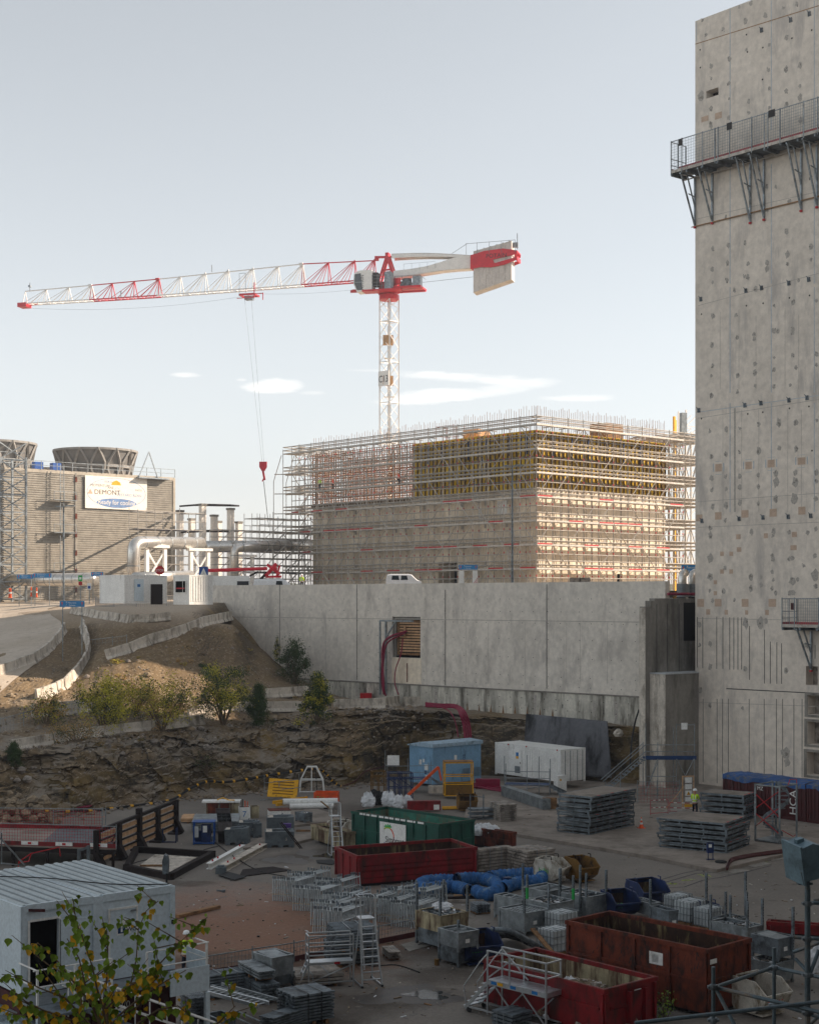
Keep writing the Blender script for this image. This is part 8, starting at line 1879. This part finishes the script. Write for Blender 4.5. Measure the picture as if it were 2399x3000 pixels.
# ================================================================ left side of the yard
# dark steel screen with timber infill
q0 = P(279, 2439, 2.1); q1 = P(516, 2347, 2.1); d = q1-q0; L_ = math.hypot(d.x, d.y); g = TH('steel_screen', 'dark rusty steel frame wall with pale timber boards between posts', 'screen', (q0.x,q0.y,0), math.atan2(d.y,d.x))
ks = []
for px in (286,349,409,463,516):
    k = (px-CX)/F; t = (k*q0.y-q0.x)/(math.cos(g.rotation_euler.z)-k*math.sin(g.rotation_euler.z)); ks.append(min(max(t, .1), L_))
for i, t in enumerate(ks): MB('dark_rust').box(t-.22,-.12,.0,t+.22,.16,2.15+(.35 if i == 2 else 0)).box(t-.45,-.35,0,t+.45,.4,.12).ext([(t-.22,-.121,.12),(t-.22,-.5,.12),(t-.22,-.121,.85)], (.44,0,0)).build('post', g)
s = MB('dark_rust')
for z in (2.0,): s.box(0,-.1,z,L_,.1,z+.18)
for z in (.55,1.0,1.45): s.box(0,.0,z,L_,.06,z+.1)
s.bar((ks[0],-.1,.3),(ks[1],-.1,1.9),.06).build('cross_beam', g)
for i in range(4):
    s = MB('wood_pale')
    for z in (.3,.7,1.15,1.6): s.box(ks[i]+.23,.07,z,ks[i+1]-.23,.12,z+.24)
    s.build('timber_boards', g)
# low dark beam frame lying on the ground with a pale pad inside
def beamset(label, pts, w_=.3, h_=.35):
    v = [P(*p) for p in pts]; g = TH('beam_frame_on_ground', label, 'steel frame', v[0], 0)
    for a_, b_ in zip(v, v[1:]+v[:1]): d = (b_-a_).normalized()*.16; MB('dark_rust').bar(a_-v[0]+Vector((0,0,h_/2))-d, b_-v[0]+Vector((0,0,h_/2))+d, w_, h_).build('beam', g)
    return g
g = beamset('low rectangular frame of dark steel beams lying on the ground', [(372,2552),(500,2578),(622,2512),(400,2498)]); g.name = 'ground_beams'
flat('pale concrete slab inside the dark ground frame', [(400,2545),(490,2562),(575,2515),(455,2506)], 'barrier', .03, .05, 'concrete_slab', 'slab')
MB('wood').bar((0,0,0),(1.6,.1,0),.1).build('timber_baulk', None, label='yellowish timber lying on the pale slab in the dark frame', cat='timber').location = P(410, 2537, .15)
s = MB('navy'); [s.bar(p, q, .06) for p, q in (((0,0,0),(0,0,.9)),((.8,0,0),(.8,0,.9)),((0,0,.05),(.8,0,.05)),((-1.2,.1,.05),(.8,0,.05)),((.8,.5,.0),(.8,.5,.9)))]; s.build('steel_trestle', None, label='thin navy trestle standing behind the dark screen', cat='trestle').location = P(478, 2470, 0)
# raised deck with red mesh
zd_ = 1.2; A = [P(-160, 2470, zd_), P(341, 2486, zd_), P(300, 2430, zd_), P(-160, 2424, zd_)]; g = TH('raised_deck', 'raised grey plywood deck edged with red kick boards at the left', 'deck', A[0], 0)
s = MB('slab'); s.ext([p-A[0]-Vector((0,0,.1)) for p in A], (0,0,.1)); s.build('deck_board', g); s = MB('block_grey'); m_ = [A[0].lerp(A[1],.55)-A[0], A[1]-A[0], A[2]-A[0], A[3].lerp(A[2],.72)-A[0]]; s.ext([p+Vector((0,0,.004)) for p in m_], (0,0,.01)).build('grey_board', g)
s = MB('dark_rust'); 
for t in (.02,.2,.4,.6,.8,.98): p = A[0].lerp(A[1],t)-A[0]; s.bar((p.x,p.y+.1,-1.2),(p.x,p.y+.1,-.1),.15); 
s.bar(Vector((0,.12,-.25)), A[1]-A[0]+Vector((0,.12,-.25)), .15, .25).build('support', g)
meshfence('red mesh guard with three name plates on the front of the raised deck', A[:2], 1.2, mat='mesh_red', cell=.16, kick='red_skip', name='mesh_guard', plates=5)
meshfence('red mesh guard along the back of the raised deck', [A[3], A[2]], 1.2, mat='mesh_red', cell=.16, kick='red_skip', name='mesh_guard')
meshfence('thin orange rail fence behind the raised deck', [P(x, y) for x, y in ((157,2428),(215,2420),(310,2418))], 1.1, mat='orange', cell=.55, name='rail_fence')
flat('crumpled crimson sheet lying at the rock foot behind the red mesh', [(225,2368),(258,2352),(285,2352),(262,2366)], 'crimson', .35, .06, 'plastic_sheet', 'sheet')
s = MB('red'); s.path([(0,0,0),(0,0,.35),(.6,.3,.75),(2.0,.9,1.0),(2.05,.9,.5)], .035, 6).path([(0,0,.3),(.5,.2,.35),(.6,.3,.75)], .035, 6).build('red_handrail', None, label='bent red handrail rising behind the white roof', cat='handrail').location = P(55, 2545, .4)
s = MB('block_grey'); s.X = Matrix.Rotation(R_(-18),4,'Z'); s.bar((0,0,0),(0,0,1.7),.14).bar((.55,0,.1),(.55,0,1.9),.14).bar((0,0,1.6),(.6,0,1.85),.12).bar((0,0,.8),(.55,0,1.1),.06).build('steel_upright', None, label='pale grey steel uprights joined at the top behind the roof', cat='uprights').location = P(232, 2585, .45)
for i, (x0,y0,x1,y1) in enumerate(((5,2530,60,2465+70),(0,2455,72,2535),(5,2440,5,2530))):
    a_ = PD(x0,y0,76); b_ = PD(x1,y1,77); MB('steel').bar((0,0,0), b_-a_, .07).build('prop', None, label='%s thin steel prop crossing the dark space under the raised deck' % ORD[i], cat='prop', group='props under the raised deck').location = a_
# ---- white toilet cabins, two modules side by side on a lower container
o, a, b = fit(62, 2658, 5.8, 39, 511, -60); b = 6.2; th = R_(39); zb = 3.15; c_, s_ = math.cos(th), math.sin(th)
def WU(px):  # column -> local x on the front face
    k = (px-CX)/F; return (k*o.y-o.x)/(c_-k*s_)
um = WU(287)
def module(label, x0, x1, door):
    g = TH('toilet_cabin', label, 'site cabin', (o.x+c_*x0, o.y+s_*x0, zb), th, 'white cabin modules'); W_ = x1-x0; h = 2.65
    hl = []
    if door[2]: hl = [(door[0]-x0, .12, door[1]-x0, 2.15)]
    s = MB('cabin_white'); k0 = len(s.v); openings(s, W_, .0, h-.15, hl, .14, 'cabin_white', 'void')
    if hl: s.f = s.f[:-1] if False else s.f
    s.box(0,.081,0,.06,b,h-.15).box(W_-.06,.081,0,W_,b,h-.15).box(.06,b-.06,0,W_-.06,b,h-.15).box(.06,.1,.0,W_-.06,b-.06,.08); s.build('wall', g)
    s = MB('cabin_white')
    for x in (-.02, W_-.16):
        for y in (-.03, b-.15): s.box(x,y,0,x+.18,y+.18,h)
    s.box(.16,-.03,h-.2,W_-.16,.05,h+.035).box(.16,-.03,0,W_-.16,.04,.12).box(-.02,.15,h-.2,.05,b-.15,h).box(W_-.05,.15,h-.2,W_+.02,b-.15,h); s.build('frame', g)
    s = MB('roof_valley'); s.box(0,0,h-.06,W_,b,h-.01).mat('roof_rib'); x = .06
    while x < W_-.12: s.ext([(x,.05,h-.009),(x+.03,.05,h+.03),(x+.15,.05,h+.03),(x+.18,.05,h-.009)], (0,b-.1,0)); x += .35
    s.build('roof', g)
    d0, d1 = door[0]-x0, door[1]-x0
    if door[2]:
        s = MB('white'); s.box(d0-.07,-.02,.1,d0,-.003,2.2).box(d1,-.02,.1,d1+.07,-.003,2.2).box(d0,-.02,2.15,d1,-.003,2.22).build('door_surround', g)
        dg = MB('cabin_white'); dg.X = Matrix.Translation((d1+.02,-.03,0)) @ Matrix.Rotation(R_(-14),4,'Z'); dg.box(0,-.05,.12,d1-d0-.04,0,2.12).mat('joint').box(.0,-.056,.12,.015,-.051,2.12).mat('yellow').box(.3,-.06,1.25,.52,-.053,1.6).mat('galv').box(.75,-.1,1.0,.85,-.051,1.05); dg.build('door', g)
    else:
        s = MB('cabin_white'); s.box(d0,-.03,.12,d1,-.003,2.15).mat('white').box(d0-.06,-.045,.1,d0,-.003,2.21).box(d1,-.045,.1,d1+.06,-.003,2.21).box(d0,-.045,2.15,d1,-.003,2.21).mat('galv').box(d1-.2,-.08,2.05,d1-.02,-.046,2.1).build('door', g)
        MB('white').box(WU(341)-x0,-.04,1.35,WU(381)-x0,-.034,1.68).build('sign_plate', g); xs = WU(344)-x0; MB('dim_blue').box(xs,-.046,1.4,xs+.26,-.041,1.65).mat('white').box(xs+.1,-.05,1.44,xs+.16,-.047,1.56).box(xs+.1,-.05,1.575,xs+.16,-.047,1.62).build('pictogram', g)
        text('WC', .2, 'text_black', (xs+.3,-.045,1.43), RF, g)
        MB('rubber').box(W_-.12,-.06,1.45,W_-.04,-.031,1.58).build('wall_light', g); MB('white').ext([(WU(350)-x0,-.046,1.69),(WU(378)-x0,-.046,1.69),(WU(364)-x0,-.046,1.86)],(0,.004,0)).build('notice', g)
    return g
module('left white toilet cabin with an open door and a dark interior', 0, um-.01, (WU(88), WU(173), True))
module('right white toilet cabin with a closed door marked WC', um+.01, a, (WU(322), WU(398), False))
MB('maroon').box(0,0,0,.5,.02,.09).build('name_plate', None, label='small dark red plate on the eave of the left toilet cabin', cat='plate').location = (o.x-.07*s_+c_*.3, o.y-.07*c_*0-.07+s_*.3, 5.62)
line3('power_cable', 'thin black cable lying across the ribbed white cabin roof', 'cable', [Vector((o.x+c_*x-s_*y, o.y+s_*x+c_*y, 5.87)) for x, y in ((-.0,b*.85),(1.2,b*.78),(2.5,b*.55),(3.6,b*.2),(4.8,.2),(5.1,.1))], .02, 'rubber')
g = TH('lower_container', 'dark maroon container standing below the white toilet cabins', 'container', (o.x,o.y,0), th); s = MB('maroon'); s.box(.05,.05,.1,a-.05,b,2.9); x = .2
while x < a-.3: s.box(x,-.01,.3,x+.14,.049,2.7); x += .3
s.build('wall', g); s = MB('maroon'); s.box(-.05,-.02,2.9,a+.05,b,3.1).box(-.05,-.02,0,.15,.16,2.89).box(a-.15,-.02,0,a+.05,.16,2.89).build('frame', g); text('75 2/0', .3, 'white', (a*.55,-.016,2.2), RF, g)
# walkway with white railing
g = TH('walkway', 'white steel walkway with railings in front of the toilet cabins', 'walkway', (o.x,o.y,0), th); s = MB('mesh_grey'); s.box(-.2,-1.3,zb-.12,a+.5,-.06,zb-.02).build('deck', g)
s = MB('white')
for x in (-.1, 1.1, 2.3, 3.5, a+.4): s.box(x,-1.3,zb-.02,x+.06,-1.24,zb+1.0)
s.build('railing_post', g); s = MB('white')
for z in (.5, 1.0): s.tube((-.2,-1.27,zb+z),(2.3,-1.27,zb+z), .025).tube((3.5,-1.27,zb+z),(a+.5,-1.27,zb+z), .025).tube((a+.45,-1.27,zb+z),(a+.45,-.1,zb+z), .025).tube((-.1,-1.27,zb+z),(-.1,-.1,zb+z), .025)
s.build('rail', g); MB('cabin_white').box(a+.44,-1.26,zb-.55,a+.48,.0,zb+.65).box(a-.9,-1.33,zb-.5,a+.5,-1.29,zb+.3).build('side_sheet', g)
MB('cabin_white').box(a+.36,-1.36,0,a+.5,-1.22,zb-.56).build('support_post', g); MB('cabin_white').box(-.1,-1.36,0,.04,-1.22,zb-.13).build('support_post', g)
s = MB('white')
for y in (-1.5,-2.4):
    s.tube((.6,y,zb+1.0),(a+.6,y,1.3+.35), .028).tube((.6,y,zb+.5),(a+.6,y,1.15), .022)
    for k in range(5): x = .8+k*1.1; zz = zb-(x-.6)*.5; s.tube((x,y,zz-.35),(x,y,zz+1.0), .022)
s.build('stair_rail', g); s = MB('galv_dark')
for k in range(12): s.box(.8+k*.36,-2.35,zb-.12-k*.19,1.12+k*.36,-1.55,zb-.08-k*.19)
s.box(-.3,-2.5,zb-.1,.8,-1.31,zb-.03); s.build('stair_tread', g)
MB('white').box(2.35,-1.34,2.05,2.7,-1.31,2.6).mat('paint_blue').lathe([(.01,0),(.01,.001)], 3).build('notice_sheet', g); q = MB('paint_blue'); disc(q, 2.52, 2.43, .12, .12, -1.345, 20, 0, 'paint_blue'); q.build('notice_symbol', g); text('P', .2, 'white', (2.46,-1.35,2.36), RF, g)
o2 = P(-60, 3045, 2.6); g = TH('low_roof_cabin', 'pale ribbed cabin roof in the bottom left corner', 'site cabin', (o2.x,o2.y,0), th); s = MB('cabin_white'); s.box(0,0,0,2.0,4,2.5).build('wall', g); s = MB('roof_metal'); s.box(-.05,-.05,2.5,2.05,4.05,2.56); x = .1
while x < 1.9: s.box(x,0,2.561,x+.07,4,2.6); x += .25
s.build('roof', g)
pp = P(484, 2602, 5.2); g = TH('pole_lamp', 'dark lamp head on a short pole behind the cabin corner', 'lamp', (pp.x,pp.y,0), 0); dd = pp.y; s = MB('rubber'); s.tube((0,0,0), PD(489,2560,dd)-Vector((pp.x,pp.y,0)), .035, 8).build('pole', g); c0 = PD(483,2534,dd)-Vector((pp.x,pp.y,0)); s = MB('galv_dark'); s.ext([c0+Vector(v) for v in ((-.07,0,-.33),(.1,0,-.33),(.12,0,.1),(.08,0,.28),(-.02,0,.34),(-.09,0,.1))], (0,.3,0)).build('lamp_head', g)
# bits beside the cabins
stillage('open grey box with folded frames at the bottom left under the stair', 640, 2990, .8, 38, 690, 600, .7, None, 0, 'galv_dark', grp=None)
line3('ladder_rail', 'light grey ladder lying in the bottom edge beside the board bundle', 'ladder', [P(690,2962,.12), P(800,3010,.12), P(840,3030,.12)], .03, 'galv')
line3('ladder_rail', 'parallel light rail lying in the bottom edge beside the board bundle', 'ladder', [P(675,2975,.12), P(770,3020,.12), P(800,3040,.12)], .03, 'galv')
# ---- litter, tyre marks and dust in the yard
r = random.Random(99); s = MB('wood_grey')
for k in range(1500):
    px = r.uniform(520, 2390); py = r.choice([r.uniform(2330, 2640), r.uniform(2640, 2990), r.gauss(2700, 90)])
    if py < 2320: continue
    p = P(px, py, .0); zz = .2 if (py < 2440 and px > 1500) else 0; q = r.uniform(.02,.07); s.mat(r.choice(['wood_grey','stone','black','barrier','wood','dark_rust','slab','bag_white'] if r.random() < .5 else ['stone','slab','wood_grey'])); t = r.uniform(0, 3.1); L_ = q*r.choice([1,1,1,2,5]); d = Vector((math.cos(t), math.sin(t), 0))
    s.bar(p+Vector((0,0,zz+q*.3))-d*L_/2, p+Vector((0,0,zz+q*.3))+d*L_/2, q, q*.5)
s.build('yard_litter', kind='stuff', label='small stones, offcuts and scraps strewn over the yard', cat='litter')
s = MB('wet')
for (pts, w_) in ((((1180,2990),(1260,2950),(1330,2900),(1400,2880)),.22),(((1090,2995),(1150,2965),(1210,2952)),.2),(((1010,2975),(1060,2950),(1130,2940)),.2),(((1700,2560),(1900,2580),(2100,2600),(2399,2590)),.25),(((1650,2590),(1850,2612),(2100,2640),(2399,2640)),.25),(((640,2600),(760,2580),(900,2560),(960,2530)),.22),(((560,2650),(700,2620),(780,2600)),.22)):
    for p, q in zip(pts, pts[1:]):
        A, B = P(*p), P(*q); n = int((B-A).length/.22)
        for k in range(n):
            if r.random() < .45: continue
            c = A.lerp(B, k/n); d = (B-A).normalized(); nn = Vector((-d.y, d.x, 0))*w_*r.uniform(.25,.6); e = d*r.uniform(.03,.08)
            s.face([c-nn-e+Vector((0,0,.005)), c-nn+e+Vector((0,0,.005)), c+nn+e+Vector((0,0,.005)), c+nn-e+Vector((0,0,.005))])
s.build('tyre_marks', kind='structure')
for i, (lab, pts) in enumerate((('thin black cable looping on the floor by the near grey bins', [(1225,2770),(1280,2752),(1370,2760),(1400,2740)]), ('thin dark cable winding past the tipping skips towards the drain', [(1500,2655),(1580,2622),(1700,2640),(1790,2610),(1905,2590)]), ('black cable lying beside the dark ground frame', [(380,2535),(430,2520),(520,2522),(600,2490),(640,2480)]), ('thin cable running from the mesh fence to the puddle', [(1000,2800),(1080,2830),(1160,2828),(1230,2850)]))):
    line3('power_cable', lab, 'cable', [P(x, y, .03) for x, y in pts], .022, 'rubber')
stillage('grey bin of steel parts left of the near scaffold posts', 1905, 2650, .8, 30, 1935, 1850, .7, fill_tubes, 1, 'galv', seed=31)
stillage('shallow grey bin with white sheets beyond the orange skip', 2140, 2700, .7, 40, 2190, 2090, .6, fill_junk, 3, 'galv_dark', seed=32)
bundle('small stack of grey boards on the ground under the aluminium steps', 1500, 2975, .6, 41, 1560, 1440, 'galv_dark', nl=4, nr=5)
bundle('strapped bundle of grey tubes between the heaped bin and blue ducts', 1395, 2652, .5, 20, 1440, 1375, 'galv_dark', nl=4, nr=5, tubes_=True, name='tube_bundle')
bundle('low stack of scaffold boards beside the lower gray tube cradles', 1140, 2790, .4, 16, 1175, 1118, 'wood_grey', nl=3, nr=4)
# ================================================================ people
def skinned(name, V, E, mat, par, sub=1, faces=None):
    me = bpy.data.meshes.new(name); me.from_pydata([v[:3] for v in V], E, []); o = bpy.data.objects.new(name, me); C.objects.link(o)
    m = o.modifiers.new('Skin', 'SKIN'); m.use_smooth_shade = True
    for i, v in enumerate(V): me.skin_vertices[0].data[i].radius = (v[3], v[4] if len(v) > 4 else v[3]); me.skin_vertices[0].data[i].use_root = (i == 0)
    s = o.modifiers.new('Sub', 'SUBSURF'); s.levels = sub; s.render_levels = sub
    dg = bpy.context.evaluated_depsgraph_get(); m2 = bpy.data.meshes.new_from_object(o.evaluated_get(dg)); bpy.data.objects.remove(o); m2.materials.clear(); m2.materials.append(MATS[mat])
    q = bpy.data.objects.new(name, m2); C.objects.link(q); q.parent = par; return q
def person(label, loc, rot, vest='hivis', crouch=0.0, grp=None, sc=1.0, hold=False):
    g = TH('person', label, 'person', loc, rot, grp); hip = .92-crouch*.35; kf = crouch*.25
    V = [(0,0,hip,.13,.10),(0,0,hip+.22,.13,.09),(0,.0,hip+.45,.16,.10),(0,0,hip+.56,.06,.06),(0,-.01,hip+.66,.075,.085),(0,-.02,hip+.76,.085,.10),(0,-.01,hip+.83,.06,.07)]
    E = [(0,1),(1,2),(2,3),(3,4),(4,5),(5,6)]; J = {}
    for sd in (-1, 1):
        i = len(V); sh = (sd*.19, 0, hip+.49); el = (sd*.27, -.02-(.1 if hold else 0), hip+.22); wr = (sd*.24, -.18-(.1 if hold else 0), hip+.08+(.14 if hold else 0))
        V += [(*sh,.055),(*el,.045),(*wr,.030),(wr[0]-sd*.01,wr[1]-.07,wr[2]-.03,.034,.018)]; E += [(2,i),(i,i+1),(i+1,i+2),(i+2,i+3)]; pm = V[i+3]
        for k, (dx, l_) in enumerate(((-.03,.07),(-.01,.08),(.01,.076),(.03,.06))):
            j = len(V); V += [(pm[0]+dx,pm[1]-.035,pm[2]-.012,.009),(pm[0]+dx,pm[1]-.035-l_*.5,pm[2]-.025,.008),(pm[0]+dx,pm[1]-.035-l_*.75,pm[2]-.05,.007)]; E += [(i+3,j),(j,j+1),(j+1,j+2)]
        j = len(V); V += [(pm[0]-sd*.045,pm[1]-.0,pm[2]-.01,.010),(pm[0]-sd*.055,pm[1]-.04,pm[2]-.025,.008)]; E += [(i+3,j),(j,j+1)]
        i = len(V); V += [(sd*.09,0,hip-.05,.085),(sd*.11,-kf-.02,hip*.52,.058),(sd*.11,.02,.10,.038),(sd*.12,-.12,.05,.035)]; E += [(0,i),(i,i+1),(i+1,i+2),(i+2,i+3)]; J[sd] = (sh, el, wr)
    skinned('body', V, E, 'skin', g)
    f = MB('skin'); f.ext([(-.012,-.115,hip+.71),(.012,-.115,hip+.71),(0,-.145,hip+.70)], (0,0,.05)).mat('black').box(-.045,-.122,hip+.745,-.02,-.112,hip+.757).box(.02,-.122,hip+.745,.045,-.112,hip+.757).mat('maroon').box(-.025,-.118,hip+.668,.025,-.108,hip+.676); f.build('face', g)
    VJ = [(0,0,hip-.06,.17,.125),(0,0,hip+.2,.16,.12),(0,0,hip+.44,.185,.125),(0,0,hip+.55,.075,.075)]; EJ = [(0,1),(1,2),(2,3)]
    for sd in (-1,1):
        i = len(VJ); sh, el, wr = J[sd]; VJ += [(*sh,.075),(*el,.065),(wr[0],wr[1]+.03,wr[2]+.02,.048)]; EJ += [(2,i),(i,i+1),(i+1,i+2)]
    skinned('jacket', VJ, EJ, vest, g)
    VT = [(0,0,hip,.155,.115)]; ET = []
    for sd in (-1,1): i = len(VT); VT += [(sd*.095,0,hip-.1,.10),(sd*.115,-kf-.02,hip*.52,.075),(sd*.115,.02,.12,.062)]; ET += [(0,i),(i,i+1),(i+1,i+2)]
    skinned('trousers', VT, ET, 'trouser', g)
    b = MB('black')
    for sd in (-1,1): b.box(sd*.115-.05,-.17,0,sd*.115+.05,.09,.10)
    b.build('boots', g); s = MB('reflect')
    for z in (.02,.17): s.lathe([(.185,z),(.185,z+.05)], 14, (0,0,hip), cap=False)
    s.v = [(x, y*.78, z) for x, y, z in s.v]; s.box(-.1,-.135,hip+.2,-.06,-.128,hip+.5).box(.06,-.135,hip+.2,.1,-.128,hip+.5).box(-.1,.128,hip+.2,-.06,.135,hip+.5).box(.06,.128,hip+.2,.1,.135,hip+.5); s.build('reflective_band', g)
    h = MB('helmet'); h.lathe([(.145,.0),(.13,.02),(.125,.06),(.10,.11),(.05,.135),(.01,.14)], 16, (0,-.02,hip+.775)); h.box(-.07,-.19,hip+.775,.07,-.12,hip+.79); h.build('helmet', g, smooth=True); g.scale = (sc,sc,sc); return g
person('worker in a yellow hi-vis jacket and white helmet by the notice frame', P(2036, 2393, .2), R_(150), hold=True, sc=1.04)
person('worker in hi-vis jacket and white helmet half hidden by the walkway', P(547, 2868), R_(200), sc=1.04)
person('worker in an orange vest on the scaffold at the edge of the formwork', PD(1168, 1417, 208.6), R_(120), 'orange_vest', .5)
person('worker in an orange vest low on the scaffold before the rebar', PD(975, 1433, 219.5), R_(100), 'orange_vest', .4)
person('worker in yellow hi-vis on the scaffold left of the orange ones', PD(937, 1436, 222.3), R_(140))
person('worker in yellow hi-vis at the foot of the scaffold, only the upper body showing', PD(884, 1727, 176), R_(160))
# ================================================================ tree in the foreground
TD = 10.4; base = Vector((PD(520, 3000, TD).x, TD+.3, 0)); g = TH('poplar_tree', 'young poplar with green and yellow leaves rising in the lower left foreground', 'tree', base, 0); rr = random.Random(77)
def ca(x, y, D=TD): return PD(x/1.724, 2200+y/1.724, D)-base
s = MB('bark'); fork = ca(545, 1500); s.path([(0,0,0),(.03,-.1,4),(-.02,-.2,8),fork], [.11,.09,.06,.035], 10).build('trunk', g)
BR = [[(545,1379),(560,1310),(600,1250),(660,1190),(690,1050),(700,900),(740,810),(800,760)],[(540,1379),(520,1300),(490,1200),(470,1100),(430,980),(385,860),(370,750)],[(540,1300),(640,1200),(760,1130),(860,1020),(960,920),(1050,840)],[(520,1379),(540,1150),(545,1000),(540,900)],[(480,1300),(380,1180),(280,1050),(190,970)],[(450,1379),(330,1250),(200,1200),(100,1150),(10,1130)],[(600,1340),(720,1240),(830,1170),(940,1110)],[(700,1379),(800,1310),(900,1290),(960,1340)],[(400,1379),(300,1340),(160,1290),(60,1240)],[(560,1379),(640,1330),(700,1290),(770,1200),(800,1080),(780,960)],[(420,1379),(410,1250),(330,1130),(240,1080)],[(1040,1420),(1110,1370),(1150,1330),(1190,1290)],[(500,1379),(430,1180),(400,1050),(340,950)],[(350,1379),(250,1320),(150,1340),(40,1330)]]
lv = []; s = MB('bark')
for bi, B in enumerate(BR):
    dz = rr.uniform(-.45,.45); root = fork if bi != 11 else ca(900, 1500); pts = [root]+[ca(x, y, TD+dz*(.3+.7*i/len(B))) for i, (x, y) in enumerate(B)]; s.path(pts, [.016]+[max(.003, .009*(1-i/len(B))) for i in range(len(B))], 6)
    for p, q in zip(pts[1:], pts[2:]):
        n = int((q-p).length/.017)+1
        for k in range(n): lv.append((p.lerp(q, rr.random()), (q-p).normalized()))
    lv.append((pts[-1], Vector((0,0,1))))
    for p, q in zip(pts[2:], pts[3:]):
        if rr.random() < .75:
            m = p.lerp(q, rr.random()); e = m+Vector((rr.uniform(-.25,.25), rr.uniform(-.2,.2), rr.uniform(.0,.25))); s.path([m, e], [.005,.002], 4)
            for k in range(7): lv.append((m.lerp(e, .3+.7*rr.random()), (e-m).normalized()))
s.build('branches', g)
LG, LY = MB('leaf_green'), MB('leaf_yellow')
for p, d in lv:
    if rr.random() < .12: continue
    out_ = Vector((rr.gauss(0,1), rr.gauss(0,1), rr.gauss(-.2,.6))).normalized(); st = p+out_*rr.uniform(.02,.055); q = rr.uniform(.022,.058)
    down = Vector((rr.uniform(-.5,.5), rr.uniform(-.5,.5), -1)).normalized(); nrm = Vector((rr.gauss(0,.7), -1+rr.gauss(0,.5), rr.gauss(.3,.5))).normalized(); sdv = down.cross(nrm).normalized(); fold = nrm*q*.18
    mb = LY if (rr.random() < (.34 if p.z < ca(0,1120).z else .12)) else LG
    V = [st, st+sdv*q*.42+down*q*.12+fold, st+sdv*q*.56+down*q*.42+fold, st+down*q*.6, st+down*q*1.15+fold*.4, st-sdv*q*.56+down*q*.42+fold, st-sdv*q*.42+down*q*.12+fold]
    mb.add(V, [(0,1,2,3),(3,2,4),(3,4,5),(0,3,5,6)])
LG.build('green_leaves', g); LY.build('yellow_leaves', g)
bush('sprig of dark green weeds growing between the two big front skips', 1945, 2965, 95, 75, ['leaf_dark','leaf_green'], 170, 55, 'round', .10, name='weed', cat='weed', loc=P(1945, 2990))
# ---------------------------------------------------------------- thin haze over the whole site
hm = bpy.data.materials.new('haze'); hm.use_nodes = True; t = hm.node_tree; t.nodes.clear(); pv = t.nodes.new('ShaderNodeVolumePrincipled'); mo = t.nodes.new('ShaderNodeOutputMaterial')
pv.inputs['Density'].default_value = .00038; pv.inputs['Color'].default_value = (.93,.95,1,1); pv.inputs['Anisotropy'].default_value = .2; t.links.new(pv.outputs[0], mo.inputs['Volume']); MATS['haze'] = hm
MB('haze').box(-1100, -120, -1.4, 1100, 2600, 72).build('haze', kind='stuff', label='thin pale air over the whole site', cat='haze')
